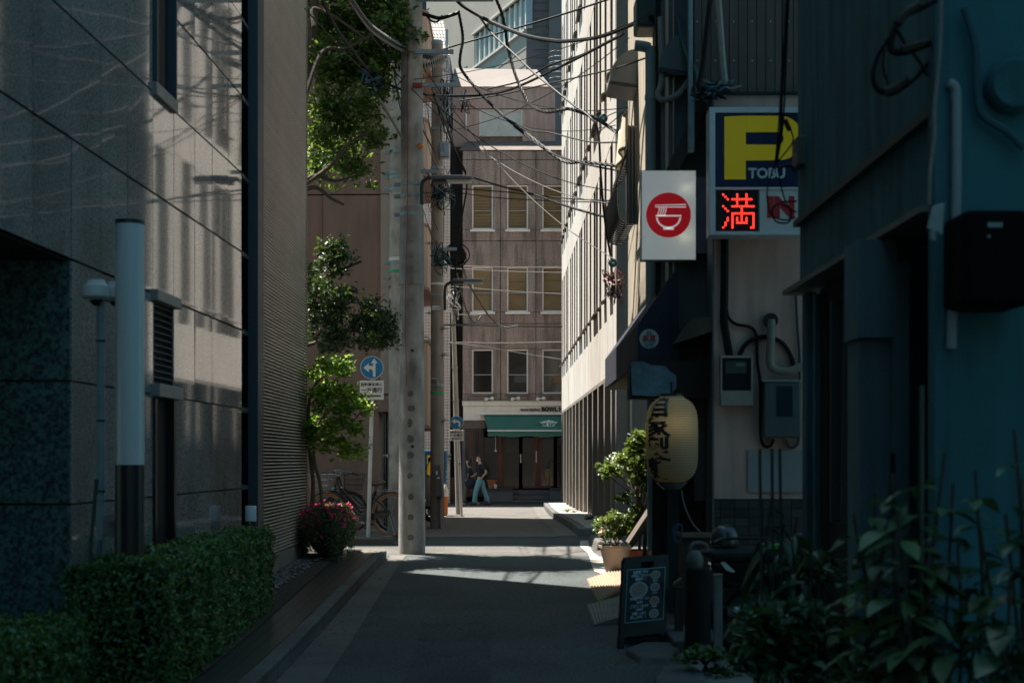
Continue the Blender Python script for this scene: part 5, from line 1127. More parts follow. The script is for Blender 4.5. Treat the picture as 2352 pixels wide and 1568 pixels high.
# awning: wedge with front drop
ya, yb = 12.5, 16.9; xw = XW - .005; xf = XU(1465, 12.5)
z_t, z_m, z_b = ZV(612, ya), ZV(745, ya), ZV(832, ya)
aw2 = mk('awning', MB().prism([(xw, ya, z_t), (xf, ya, z_m), (xf, ya, z_b), (xw, ya, z_b)], (0, yb - ya, 0)), navyc, ns)
mk('frame_bar', MB().box(xf + .02, xw, ya + .03, yb, z_b - .03, z_b - .004), wooddk, aw2)
lc = (XU(1467.5, ya) + .02, ya, ZV(778, ya))
lgo = mk('logo_disc', MB().lathe([(.085, -.006), (.085, -.002)], lc, 28, 'y'), mat('logo_cream', (.50, .52, .42), .6), aw2)
lred = mat('print_red', (.42, .03, .05), .5); lblu = mat('print_blue', (.03, .25, .40), .5)
lc = Vector((XU(1491, ya), ya, ZV(778, ya))); lgo.location = lc - wloc(aw2); lgo.location.z -= .085
textm('logo_lettering', '楽宴', .062, lred, lgo, (lc.x, ya - .008, lc.z + .002), bold=.001)
textm('logo_lettering', 'ママの\n台所', .04, lblu, lgo, (lc.x, ya - .008, lc.z - .045), bold=.001, lsp=.8)
mk('logo_leaf', MB().ball((lc.x - .012, ya - .007, lc.z + .052), .018, 6, .5, .1, 1), lred, lgo); mk('logo_leaf', MB().ball((lc.x + .012, ya - .007, lc.z + .052), .018, 6, .6, .1, 1), lblu, lgo)
# vent hoods: quarter-round cheeks
def hood(x1, x0, y0, y1, z0, z1, nm):
    pl = [(x1, y0, z1)] + [(x1 - (x1 - x0) * math.sin(R(a)), y0, z0 + (z1 - z0) * math.cos(R(a))) for a in range(15, 91, 15)] + [(x1 - (x1 - x0) * .45, y0, z0 - .02), (x1, y0, z0 - .05)]
    o = mk('vent_hood', MB().prism(pl, (0, y1 - y0, 0)), hoodm, ns, smooth=False)
    mk('hood_lip', MB().prism([(x0 - .004, y0 - .006, z0), (x0 - .004, y0 - .006, z0 - .035), (x1 - (x1 - x0) * .45, y0 - .006, z0 - .07), (x1, y0 - .006, z0 - .085), (x1, y0 - .006, z0 - .055), (x1 - (x1 - x0) * .45, y0 - .006, z0 - .025)], (0, y1 - y0 + .01, 0)), blackm, o)
hood(XW, XU(1400, 16.6), 16.6, 17.2, ZV(186, 16.6), ZV(112, 16.6), 0)
hood(XU(1580, 13), XU(1508, 13), 12.75, 12.89, ZV(165, 12.9), ZV(85, 12.9), 1)
mk('hood_box', MB().box(XU(1462, 14.5), XU(1520, 14.5), 14.5, 14.9, ZV(62, 14.5), ZV(-15, 14.5)), steel_t, ns, bev=.03)
mk('drain_pipe', MB().tube(spline([P(1458, 105, 14.4), P(1476, 107, 14.4), P(1490, 112, 14.4), P(1494, 130, 14.4), P(1494, 300, 14.4), P(1495, 660, 14.4), P(1497, 900, 14.4)], 5), .055, 12), pvc, ns, smooth=True)
mk('pipe_collar', MB().lathe([(.062, 0), (.062, .05)], (XU(1494.5, 14.4), 14.4, ZV(230, 14.4)), 14), pvc, ns)
mk('lower_pipe', MB().tube([P(1497, 905, 14.0), P(1498, 1262, 14.0)], .05, 12), pvc, ns, smooth=True)
mk('hose', MB().tube(spline([P(1517, 40, 12.8), P(1520, 180, 12.8), P(1512, 215, 12.8), P(1522, 230, 12.8), P(1560, 215, 12.8), P(1590, 170, 12.8)], 6), .028, 8), cabb, ns, smooth=True)
mk('timber_brace', MB().slab([P(1530, 392, 12.7), P(1560, 392, 12.7), P(1630, 258, 12.7), P(1592, 258, 12.7)], (0, .15, 0)), wooddk, ns)
mk('shop_canopy', MB().hexa([P(1545, 790, 12.3), P(1640, 760, 12.3), P(1640, 760, 12.85), P(1545, 790, 12.85), P(1590, 728, 12.3), P(1640, 728, 12.3), P(1640, 728, 12.85), P(1590, 728, 12.85)]), wooddk, ns)
mk('crumpled_poster', MB().prism([P(1450, 830, 12.4), P(1478, 830, 12.4), P(1495, 838, 12.4), P(1528, 840, 12.4), P(1538, 852, 12.4), P(1553, 862, 12.4), P(1554, 890, 12.4), P(1540, 905, 12.4), P(1500, 910, 12.4), P(1452, 907, 12.4)], (0, .02, 0)), mat('torn_poster', (.10, .20, .25), .35, .5, 4, .02, 8), ns)
mk('sign_box', MB().box(XU(1448, 12.45), XU(1640, 12.45), 12.43, 12.8, ZV(914, 12.45), ZV(828, 12.45)), darkin, ns)
# entrance below: near-black panel stands for the shade of its recess
ent = mk('entrance', MB().box(XU(1500, 12.9), 1.74, 12.95, 13.0, zg(12.9), 2.35), darkin, ns)
mk('door_panel', MB().box(XU(1596, 12.9), XU(1634, 12.9), 12.92, 12.95, ZV(1150, 12.9), ZV(915, 12.9)), mat('dim_door', (.12, .12, .11), .6), ent)
mk('door_post', MB().box(XU(1533, 12.9), XU(1560, 12.9), 12.9, 12.95, zg(12.9), 2.35), mat('teal_post', (.06, .09, .105), .6), ent)
mk('side_wall', MB().box(XW + .03, XW + .16, 13.0, 15.6, zg(14), 2.6), tealw, ns)
# cream strip seen in sun: drip edge and fixing plate
mk('fixing_plate', MB().box(XW - .02, XW - .001, 17.4, 17.6, 4.5, 4.8), galv, ns)
# black balcony rack and towel
rk_ = thing('balcony_rack', (1.3, 16.2, 4.2), 'black wire balcony rack bolted high on the noodle shop wall', 'rack')
mb = MB(); yr = 15.6
for k in range(12):
    yy = 15.3 + k * .14
    mb.tube(spline([(XU(1446, yr), yy, ZV(372, yr)), (XU(1432, yr), yy, ZV(374, yr)), (XU(1420, yr), yy, ZV(410, yr)), (XU(1411, yr), yy, ZV(440, yr)), (XU(1414, yr), yy, ZV(500, yr)), (XU(1424, yr), yy, ZV(520, yr)), (XU(1452, yr), yy, ZV(522, yr))], 3), .011, 5)
mk('wires', mb, blackm, rk_, smooth=True)
mk('rail', MB().tube([(1.20, 14.95, 5.21), (1.20, 16.2, 5.21)], .012, 6), blackm, rk_); mk('rail', MB().tube([(XU(1432, yr), 15.28, ZV(374, yr)), (XU(1432, yr), 16.95, ZV(374, yr))], .02, 6), blackm, rk_); mk('rail', MB().tube([(XU(1411, yr), 15.28, ZV(440, yr)), (XU(1411, yr), 16.95, ZV(440, yr))], .016, 6), blackm, rk_)
crg = mat('corrugated_grey', (.17, .15, .14), .5, .05, 2, streak=.2)
for k in range(7): mk('corrugated_sheet', MB().box(XU(1438 + k * 4, 15.2), XU(1441.2 + k * 4, 15.2), 15.18 - .02 * (k % 2), 15.24, ZV(515, 15.2), ZV(290, 15.2)), crg, ns)
n, kk = 22, 10
def tw_(f, gz): return (1.20 + .022 * math.sin(f * 13 + gz * 1.2) * (.4 + gz) - .03 * gz, 15.0 + 1.05 * f * (1 - .18 * gz) + .06 * gz, 5.2 - .40 * gz - .05 * f * gz + .03 * math.sin(f * 6))
tm = MB().add([tw_(i / n, k / kk) for i in range(n + 1) for k in range(kk + 1)], [(i * (kk + 1) + k, (i + 1) * (kk + 1) + k, (i + 1) * (kk + 1) + k + 1, i * (kk + 1) + k + 1) for i in range(n) for k in range(kk)])
t_ = mk('towel', tm, mat('cream_towel', (.62, .54, .42), .95, .05, 10, .003, 200), label='cream towel hung to dry beside the black wire rack', cat='towel', smooth=True)
sm = t_.modifiers.new('solid', 'SOLIDIFY'); sm.thickness = .02

# ---- hanging white sign with red noodle-bowl disc
ysn = 12.7
xa, xb, za, zb = XU(1473.5, ysn), XU(1599, ysn), ZV(597, ysn), ZV(391, ysn)
hs = thing('hanging_sign', ((xa + xb) / 2, ysn, za), 'white lightbox sign with a red noodle-bowl disc projecting over the lane', 'sign')
acr = bpy.data.materials.new('backlit_acrylic'); acr.use_nodes = True; nt = acr.node_tree
pb = nt.nodes['Principled BSDF']; pb.inputs['Base Color'].default_value = (.74, .76, .76, 1); pb.inputs['Roughness'].default_value = .3; pb.inputs['Emission Color'].default_value = (.85, .95, 1, 1); pb.inputs['Emission Strength'].default_value = .07
trn = nt.nodes.new('ShaderNodeBsdfTranslucent'); trn.inputs[0].default_value = (.62, .62, .58, 1); mxs = nt.nodes.new('ShaderNodeMixShader'); mxs.inputs[0].default_value = .45
nt.links.new(pb.outputs[0], mxs.inputs[1]); nt.links.new(trn.outputs[0], mxs.inputs[2]); nt.links.new(mxs.outputs[0], nt.nodes['Material Output'].inputs[0])
mk('face', MB().box(xa + .006, xb - .006, ysn, ysn + .006, za + .006, zb - .006), acr, hs)
mk('case', MB().box(xa, xb, ysn + .13, ysn + .136, za, zb).box(xa, xa + .005, ysn + .002, ysn + .13, za, zb).box(xb - .005, xb, ysn + .002, ysn + .13, za, zb).box(xa + .005, xb - .005, ysn + .002, ysn + .13, za, za + .005).box(xa + .005, xb - .005, ysn + .002, ysn + .13, zb - .005, zb), whitef, hs)
cx_, cz_ = XU(1535.5, ysn), ZV(494, ysn); rD = 51.5 * ysn / F
dsc = mk('disc', MB().lathe([(rD, -.004), (rD, -.001)], (cx_, ysn, cz_), 44, 'y'), mat('sign_red', (.70, .010, .02), .4, emit=(1, .01, .02), est=.05), hs)
bw = lambda pts: mk('bowl_mark', MB().prism([(cx_ + a * rD, ysn - .0065, cz_ + b * rD) for a, b in pts], (0, .002, 0)), mat('backlit_white', (.8, .8, .8), .4, emit=(1, 1, 1), est=.10) if 'backlit_white' not in MATS else MATS['backlit_white'], dsc)
arc = [(.56 * math.cos(t), -.08 + .52 * math.sin(t)) for t in [math.pi + math.pi * i / 14 for i in range(15)]]
arc2 = [(.47 * math.cos(t), -.14 + .38 * math.sin(t)) for t in [2 * math.pi - math.pi * i / 14 for i in range(15)]]
bw([(-.57, -.0), (.57, -.0), (.57, -.07), (-.57, -.07)]); bw(arc + arc2)
bw([(-.25, -.57), (.25, -.57), (.22, -.66), (-.22, -.66)])
for b0, s_ in ((.44, .0), (.36, .0)): bw([(-.6, b0 + .01), (.78, b0 + .05 - (.0 if b0 > .4 else .03)), (.78, b0 - .0 - (.0 if b0 > .4 else .03)), (-.6, b0 - .02)])
for k in range(4):
    x = -.44 + .10 * k; L1 = [(x + .03 * math.sin(t * 6), .34 - .38 * t) for t in [i / 8 for i in range(9)]]
    bw([(a - .022, b) for a, b in L1] + [(a + .022, b) for a, b in L1[::-1]])
mk('mount', MB().box(xb, xb + .115, ysn + .03, ysn + .1, ZV(580, ysn), ZV(405, ysn)), mat('lilac_steel', (.20, .20, .27), .5, .2, 5, stain=.3), hs)
mk('brace', MB().box(xb + .1, XU(1645, ysn), ysn + .04, ysn + .09, ZV(587, ysn), ZV(579, ysn)), galv, hs)
def bulb(nm, loc, en, col, size, parent):
    l = bpy.data.lights.new(nm, 'POINT'); l.energy = en; l.color = col; l.shadow_soft_size = size
    o = bpy.data.objects.new(nm, l); COL.objects.link(o); o.parent = parent; o.location = Vector(loc) - wloc(parent); return o
bulb('sign_bulb', P(1572, 545, ysn + .055), .10, (1, .9, .6), .03, hs)
bulb('sign_bulb', P(1575, 435, ysn + .055), .09, (1, .95, .85), .03, hs)

# ---- paper lantern
yl = 12.1; lx = XU(1543, yl)
la = thing('paper_lantern', (lx, yl, ZV(1118, yl)), 'large cream ribbed paper lantern with black brush characters', 'lantern')
zc = ZV(1010, yl); hh = 100 * yl / F; rl = 61 * yl / F
prof = []; NR = 46
for i in range(NR + 1):
    t = -1 + 2 * i / NR; rr_ = rl * (1 - abs(t) ** 4.6) ** .42 * .99 if abs(t) < .985 else rl * .45
    rr_ = max(rr_, rl * .42) * (1 - .018 * (i % 2)); prof.append((rr_, zc + t * hh))
pap = bpy.data.materials.new('lantern_paper'); pap.use_nodes = True; nt = pap.node_tree
pb = nt.nodes['Principled BSDF']; pb.inputs['Base Color'].default_value = (.46, .40, .27, 1); pb.inputs['Roughness'].default_value = .6
trn = nt.nodes.new('ShaderNodeBsdfTranslucent'); trn.inputs[0].default_value = (.52, .45, .29, 1); mxs = nt.nodes.new('ShaderNodeMixShader'); mxs.inputs[0].default_value = .5
nt.links.new(pb.outputs[0], mxs.inputs[1]); nt.links.new(trn.outputs[0], mxs.inputs[2]); nt.links.new(mxs.outputs[0], nt.nodes['Material Output'].inputs[0])
mk('paper_shade', MB().lathe(prof, (lx, yl, 0), 40, cap=False), pap, la, smooth=True)
for zz, s_ in ((zc - hh - .02, 1), (zc + hh - .01, 1)): mk('hoop', MB().lathe([(rl * .44, zz), (rl * .44, zz + .03)], (lx, yl, 0), 28), blackm, la)
mk('plastic_cover', MB().lathe([(rl * .3, zc - hh - .05), (rl * .47, zc - hh - .02), (rl * .60, zc - hh * .96)], (lx, yl, 0), 32, cap=False), mat('dull_plastic', (.16, .15, .12), .4), la, smooth=True)
rbm = MB()
for i in range(1, 32):
    t = -.94 + 1.88 * i / 32; rbm.torus((lx, yl, zc + t * hh), rl * max(.43, (1 - abs(t) ** 4.6) ** .42) * .99 + .001, .0016, 'z', 32, 4)
mk('ribs', rbm, mat('bamboo_rib', (.16, .12, .07), .8), la, kind='stuff')
ca_ = R(-128)                                              # characters wrap on the left flank
for k, ch in enumerate('自家製麺'):
    c = bpy.data.curves.new('g', 'FONT'); c.body = ch; c.size = .20; c.align_x = 'CENTER'; c.align_y = 'CENTER'; c.offset = .007; c.resolution_u = 3
    t = bpy.data.objects.new('g', c); me = bpy.data.meshes.new_from_object(t); bpy.data.objects.remove(t)
    z0 = zc + hh * (.72 - .47 * k)
    for v in me.vertices:
        zz = z0 + v.co.y * .95; tt = (zz - zc) / hh; rr_ = rl * max(.4, (1 - min(.999, abs(tt)) ** 4.6) ** .42) + .006; a = ca_ + v.co.x * 1.15 / rl
        v.co = Vector((rr_ * math.cos(a), rr_ * math.sin(a), zz - zc))
    me.materials.clear(); me.materials.append(ink)
    o = bpy.data.objects.new('brush_character', me); COL.objects.link(o); o.parent = la; o.location = Vector((lx, yl, zc)) - wloc(la)
bulb('lantern_bulb', (lx + .01, yl - .09, zc + hh * .36), .11, (1, .86, .6), .03, la)
mk('hanging_cord', MB().tube([(lx, yl, zc + hh), (lx, yl, zc + hh + .12)], .012, 6), blackm, la)
mk('tail_cord', MB().tube(spline([P(1565, 1125, yl), P(1572, 1160, yl), P(1590, 1200, yl), P(1612, 1225, yl)], 5), .007, 5), cabg, la)

# ================================================================ PINK BUILDING (meters, P sign)
YP = 12.3
def qp(u): return XU(u, YP)
def hp(v): return ZV(v, YP)
pinkw = mat('pink_render', (.70, .43, .36), .85, .08, 2, .002, 60, streak=.25, stain=.15)
pk = thing('pink_building', (2.5, 13, zg(12)), 'dim pink rendered building with dark tiled base, meters and brown siding', 'building')
mk('wall', MB().box(qp(1640), 3.6, YP, YP + .3, hp(1145), hp(216)), pinkw, pk)
mk('side_wall', MB().box(qp(1636), qp(1640), YP - .01, YP + .3, zg(12), hp(216)), mat('edge_trim', (.12, .15, .155), .6), pk)
mk('tile_backing', MB().box(qp(1640), 3.6, YP + .02, YP + .3, zg(12) - .05, hp(1145)), joint, pk)
tlm = mat('dark_glazed_tile', (.055, .052, .05), .45, .12, 4, perobj=.35)
for r_ in range(13):
    z1 = hp(1148) - r_ * .0765
    for k in range(7):
        x = qp(1640) + .002 + k * .122 - (.06 if r_ % 2 and False else 0)
        if k == 0: xa_ = qp(1640) + .001; xb_ = qp(1640) + .055
        else: xa_ = qp(1640) + .06 + (k - 1) * .122; xb_ = xa_ + .117
        mk('wall_tile', MB().box(xa_, xb_, YP + .003, YP + .02, z1 - .0715, z1), tlm, pk)
sidm = mat('brown_siding', (.12, .078, .064), .55, .1, 3, streak=.25, perobj=.12)
for k in range(15):
    x = qp(1593) + k * .0795
    pl_ = mk('siding_plank', MB().box(x + .003, x + .0765, YP + .06, YP + .09, hp(212), 11), sidm, pk)
    if k % 2 == 0:
        for v in (45, 135): mk('screw', MB().lathe([(.006, -.004), (.006, 0)], (x + .04, YP + .06, hp(v)), 6, 'y'), whitef, pl_)
mk('siding_backing', MB().box(qp(1590), 3.6, YP + .092, YP + .3, hp(214), 11), joint, pk)
mk('drip_flashing', MB().box(qp(1640), 3.6, YP - .03, YP + .1, hp(219), hp(213)), blackm, pk)
mk('core', MB().box(qp(1645), 5, YP + .31, YP + .6, 0, 11), pinkw, pk)
# meters
em = thing('electric_meter', (qp(1688), YP - .06, hp(932)), 'beige electricity meter with a glass window on the pink wall', 'meter')
mk('housing', MB().box(qp(1651), qp(1655), YP - .1, YP, hp(905), hp(818)).box(qp(1721), qp(1725), YP - .1, YP, hp(905), hp(818)).box(qp(1655), qp(1721), YP - .1, YP, hp(824), hp(818)).box(qp(1652), qp(1726), YP - .09, YP, hp(932), hp(898)), cabb, em, bev=.004)
mk('window', MB().box(qp(1656), qp(1720), YP - .06, YP - .01, hp(897), hp(825)), glass('meter_glass', (.015, .02, .022), .1), em)
mk('display', MB().box(qp(1664), qp(1712), YP - .065, YP - .061, hp(858), hp(830)), mat('meter_face', (.05, .07, .075), .4), em)
mk('dial', MB().box(qp(1688), qp(1708), YP - .07, YP - .066, hp(842), hp(834)), mat('lcd', (.22, .24, .22), .4), em)
bx2 = thing('switch_box', (qp(1789), YP - .08, hp(1006)), 'grey green switch box with a dark window beside the electricity meter', 'box')
mk('case', MB().hexa([(qp(1748), YP - .14, hp(1005)), (qp(1833), YP - .14, hp(1005)), (qp(1835), YP, hp(1005)), (qp(1746), YP, hp(1005)), (qp(1750), YP - .14, hp(878)), (qp(1831), YP - .14, hp(878)), (qp(1833), YP, hp(874)), (qp(1748), YP, hp(874))]), mat('grey_green_case', (.085, .11, .108), .45, .1, 5), bx2, bev=.012)
mk('window', MB().box(qp(1777), qp(1813), YP - .146, YP - .138, hp(957), hp(888)), MATS['meter_glass'], bx2)
mk('hood', MB().box(qp(1746), qp(1835), YP - .15, YP, hp(878), hp(874.5)), galvb, bx2)
o = mk('white_board', MB().box(qp(1717), qp(1850), YP - .02, YP - .003, hp(1130), hp(1034)), mat('dim_white_board', (.34, .33, .33), .6, .05, 3), label='plain pale board fixed to the pink wall below the switch box', cat='board', bev=.003)
def cable(pts, r, m, label, cat='cable', group=None, n=6, k=6, name='cable', parent=None):
    return mk(name, MB().tube(spline([P(*p) for p in pts], k), r, n), m, parent, label, cat, group, smooth=True) if not parent else mk(name, MB().tube(spline([P(*p) for p in pts], k), r, n), m, parent, smooth=True)
yk = YP - .03
def D5(x, y_, Y=yk): return (1607.8 + .3662 * x, 516.8 + .3662 * y_, Y)
cable([D5(155, 60), D5(155, 300), D5(152, 500), D5(150, 600), D5(165, 700), D5(185, 820)], .034, cabk, 'thick black supply cable dropping to the electricity meter', group=None)
cable([D5(163, 500), D5(180, 580), D5(230, 622), D5(310, 638), D5(352, 690), D5(360, 860), D5(378, 1000), D5(380, 1300), D5(400, 1380), D5(440, 1385), D5(462, 1340)], .013, cabk, 'thin black cable looping beneath the switch box on the pink wall')
cable([D5(245, 815), D5(290, 745), D5(360, 706), D5(440, 703), D5(520, 742), D5(570, 820), D5(590, 900)], .02, cabk, 'arched black conduit between meter and wrapped hose')
cable([D5(600, 420), D5(612, 650), D5(625, 860), D5(622, 1300), D5(600, 1385), D5(560, 1390), D5(540, 1345)], .012, steel_t, 'grey conduit running down the right edge of the pink wall')
ho = thing('wrapped_hose', P(1769, 850, yk), 'tape-wrapped air-conditioner hose bending from a black wall collar', 'hose')
mk('hose', MB().tube(spline([P(*D5(448, 600)), P(*D5(445, 700, yk - .05)), P(*D5(440, 860, yk - .05)), P(*D5(475, 905, yk - .05)), P(*D5(560, 915, yk - .05)), P(*D5(650, 880, yk - .05))], 8), .036, 12), mat('taped_hose', (.27, .235, .205), .8, .1, 8, .004, 40), ho, smooth=True)
mk('collar', MB().lathe([(.062, -.05), (.062, .03)], (qp(1769), YP, hp(736)), 18, 'y'), blackr, ho)

# ---- P parking sign
yps = 11.9; xa, xb, za, zb = XU(1630, yps), XU(1880, yps), ZV(540, yps), ZV(247, yps)
ps = thing('parking_sign', ((xa + xb) / 2, yps, za), 'large yellow P parking sign with a red lit character panel', 'sign')
mk('case', MB().box(xa, xb, yps + .02, yps + .22, za, zb), mat('sign_case', (.62, .65, .67), .45, .08, 4), ps, bev=.006)
zmid = ZV(433, yps)
mk('frame', MB().box(xa - .004, xa + .045, yps - .01, yps + .02, za, zb).box(xa + .045, xb, yps - .01, yps + .02, zb - .045, zb).box(xa + .045, xb, yps - .01, yps + .02, za, za + .03).box(xa + .045, xb, yps - .01, yps + .02, zmid - .01, zmid + .01), MATS['sign_case'], ps, bev=.004)
pn = mk('panel', MB().box(xa + .046, xb, yps + .005, yps + .02, zmid + .011, zb - .046), mat('deep_navy', (.008, .014, .06), .35), ps)
# P letter as one shape: stem + bowl
yel = mat('sign_yellow', (.80, .56, .010), .4, .05, 3, emit=(1, .7, .02), est=.015)  # slight glow added to brighten the letter, which has no lamp behind it
X = lambda u_: XU(u_, yps); Z = lambda v_: ZV(v_, yps)
outer = [(1664, 268), (1664, 412), (1713, 412), (1713, 369), (1790, 366)] + [(1790 + 52 * math.sin(R(a)), 318 - 48 * math.cos(R(180 - a))) for a in range(15, 180, 15)] + [(1790, 266)]
inner = [(1713, 304), (1785, 303)] + [(1785 + 14 * math.sin(R(a)), 317.5 - 14.5 * math.cos(R(a))) for a in range(15, 180, 20)] + [(1785, 332), (1713, 332)]
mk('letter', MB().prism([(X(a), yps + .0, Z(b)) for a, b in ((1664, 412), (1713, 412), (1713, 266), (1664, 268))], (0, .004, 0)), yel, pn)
bowl_o = [(1713.2, 266)] + [(1790 + 54 * math.sin(R(a)), 317 - 51 * math.cos(R(a))) for a in range(0, 181, 12)] + [(1713.2, 369)]
bowl_i = [(1713.2, 304)] + [(1786 + 14 * math.sin(R(a)), 318 - 14.5 * math.cos(R(a))) for a in range(0, 181, 12)] + [(1713.2, 332)]
m_ = MB(); n = len(bowl_o); vs_ = [(X(a), yps + .0, Z(b)) for a, b in bowl_o + bowl_i]; m_.add(vs_, [(i, i + 1, n + i + 1, n + i) for i in range(n - 1)])
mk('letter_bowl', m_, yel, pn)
textm('name_lettering', 'TOBU', .115, mat('dim_white_print', (.62, .62, .63), .5), pn, (X(1719), yps + .0, Z(399)), bold=.004, ax='LEFT', thick=.003)
led = mk('led_panel', MB().box(X(1645), X(1742), yps + .0, yps + .02, za + .032, zmid - .011), mat('led_black', (.008, .008, .01), .3), ps)
bm = ["#.....#...#....", ".#....#...#....", "..#.#########..", "......#...#....", "......#...#....", "#...##########.", ".#......#......", "..#.....#......", "....##########.", "....#...#....#.", "..#.#.#.#.#..#.", "..#.#.#.#.#..#.", ".#..#.#####..#.", ".#..#........#.", "#...#.......##."]
dm = MB()
for r_, row in enumerate(bm):
    for c_, ch in enumerate(row):
        if ch == '#': dm.lathe([(.0072, -.006), (.0072, 0)], (X(1661 + c_ * 5.35), yps, Z(447 + r_ * 5.4)), 8, 'y')
mk('led_dots', dm, mat('led_red', (.5, .02, .01), .4, emit=(1, .02, .012), est=2.2), led, kind='stuff')
pn2 = mk('price_panel', MB().box(X(1745), xb, yps + .004, yps + .02, za + .032, zmid - .011), mat('dim_white_panel', (.66, .64, .62), .5), ps)
textm('price_lettering', 'IN', .225, mat('dim_red', (.5, .02, .025), .5), pn2, (X(1762), yps + .0, Z(478)), bold=.014, ax='LEFT', thick=.003)

# ================================================================ NEAR SHADED HOUSE (right edge)
XD = 1.90
grim = mat('grimy_blue_render', (.042, .165, .195), .8, .15, 2, .004, 40, streak=.55, stain=.45)
grim2 = mat('blue_paint', (.035, .12, .15), .7, .12, 2, streak=.25)
nh = thing('shaded_house', (2.6, 6, 0), 'shaded blue-grey house front with an overhanging upper storey', 'building')
def XDu(u): return XD / ((u - CX) / F)                     # depth on the facade plane
mk('upper_wall', MB().box(XD, 2.3, 6.35, 9.45, 3.10, 13), grim, nh)
mk('trim_ledge', MB().box(XD - .03, 2.3, 6.33, 9.46, 3.06, 3.099), mat('ledge_metal', (.05, .052, .055), .6), nh)
mk('fascia_panel', MB().box(XD + .012, 2.3, 6.35, 9.44, 2.66, 3.058), grim, nh)
mk('canopy', MB().hexa([(XD - .09, 6.3, 2.615), (2.3, 6.3, 2.61), (2.3, 9.52, 2.61), (XD - .09, 9.52, 2.615), (XD - .09, 6.3, 2.645), (2.3, 6.3, 2.655), (2.3, 9.52, 2.655), (XD - .09, 9.52, 2.645)]), mat('canopy_metal', (.16, .16, .155), .55, .1, 4), nh)
mk('lower_wall', MB().box(2.3, 2.6, 6.35, 9.0, 0, 2.6), grim2, nh)
mk('corner_post', MB().box(XU(1846, 9.3), XU(1868, 9.3), 9.2, 9.34, .0, 2.6), grim, nh)
mk('window_backing', MB().box(1.97, 2.29, 7.5, 9.1, .2, 2.6), darkin, nh)
for a, b, m_ in ((1869, 1882, 'stucco'), (1884, 1905, None)):
    mk('sash_frame', MB().box(XU(a, 8.9), XU(b, 8.9), 8.86, 8.92, .3, 2.55), wooddk if m_ is None else grim, nh)
mk('curtain', MB().slab([P(1938, 700, 8.2), P(1966, 700, 8.2), P(1966, 1200, 8.2), P(1932, 1200, 8.2)], (0, .01, 0)), mat('beige_curtain', (.20, .16, .135), .9, .1, 6), nh)
mk('window_pane', MB().slab([P(1908, 690, 8.3), P(1936, 690, 8.3), P(1936, 1200, 8.3), P(1908, 1200, 8.3)], (0, .01, 0)), mat('grey_pane', (.10, .10, .10), .3), nh)
cy = 7.0
def qn(u): return XU(u, cy)
def hn(v): return ZV(v, cy)
plm = mat('pillar_blue_grey', (.11, .19, .215), .8, .1, 2, .003, 40, streak=.3)
pil = mk('pillar', MB().box(qn(1972), qn(2062), cy, cy + .3, hn(775), 2.6).box(qn(2053), qn(2088), cy - .004, cy + .3, 0, hn(600)), plm, nh)
mk('pillar_lower', MB().box(qn(1980), qn(2052), cy + .05, cy + .3, 0, hn(776)), plm, nh)
mk('slot', MB().box(qn(2046), qn(2055), cy - .01, cy - .006, hn(1200), hn(1040)), blackm, nh)
mk('recess_panel', MB().box(qn(2089), 2.3, cy + .2, cy + .3, 0, 2.6), grim, nh)
py = 6.2
mk('drain_pipe', MB().tube(spline([P(2178, 190, py), P(2192, 200, py), P(2197, 240, py), P(2196, 500, py), P(2190, 620, py), P(2185, 800, py)], 6), .022, 10), pvc, nh, smooth=True)
mk('wall_edge', MB().box(XU(2152, py), XU(2186, py), py + .03, py + .13, 0, 13), grim, nh)
mk('blue_wall', MB().box(XU(2187, py), 4.2, py + .06, py + .13, 0, 13), mat('deep_blue_paint', (.035, .18, .22), .7, .12, 2, streak=.25), nh)
mk('conduit', MB().tube(spline([P(2215, 20, py), P(2240, 110, py), P(2246, 230, py), P(2262, 270, py), P(2310, 300, py), P(2352, 340, py)], 6), .018, 8), grim2, nh, smooth=True)
mk('fan_guard', MB().lathe([(.10, -.03), (.12, .0), (.12, .05)], P(2330, 195, py), 20, 'y'), grim, nh, smooth=True)
fl_ = mk('flood_light', MB().hexa([P(2128, 525, 5.9), P(2165, 540, 5.9), P(2165, 540, 6.0), P(2128, 525, 6.0), P(2140, 475, 5.9), P(2170, 465, 5.9), P(2170, 465, 6.0), P(2140, 475, 6.0)]), galvb, nh, bev=.006)
mk('socket', MB().tube([P(2140, 530, 5.9), P(2143, 552, 5.9)], .012, 8), galvb, fl_)
mbx = mk('meter_box', MB().box(XU(2205, 6.0), XU(2360, 6.0), 5.95, 6.25, ZV(705, 6.0), ZV(485, 6.0)), mat('black_box', (.004, .004, .005), .7, spec=.1), nh, bev=.03)
mk('label_plate', MB().box(XU(2258, 6.0), XU(2292, 6.0), 5.94, 5.949, ZV(527, 6.0), ZV(516, 6.0)), galvb, mbx); mk('lock', MB().ball((XU(2262, 6.0), 5.95, ZV(548, 6.0)), .009, 8), galv, mbx)
mk('hanging_cord', MB().tube(spline([P(2162, 0, 5.9), P(2158, 120, 5.9), P(2146, 250, 5.9), P(2146, 310, 5.9), P(2136, 400, 5.9), P(2134, 470, 5.9)], 6), .008, 6), cabg, nh)
def cgrp(name, lab, loc, lst, group=None):
    o = thing(name, loc, lab, 'cable', group)
    for pts, r, m in lst: mk('strand', MB().tube(spline([P(*p) for p in pts], 6), r, 6), m, o, smooth=True)
    return o
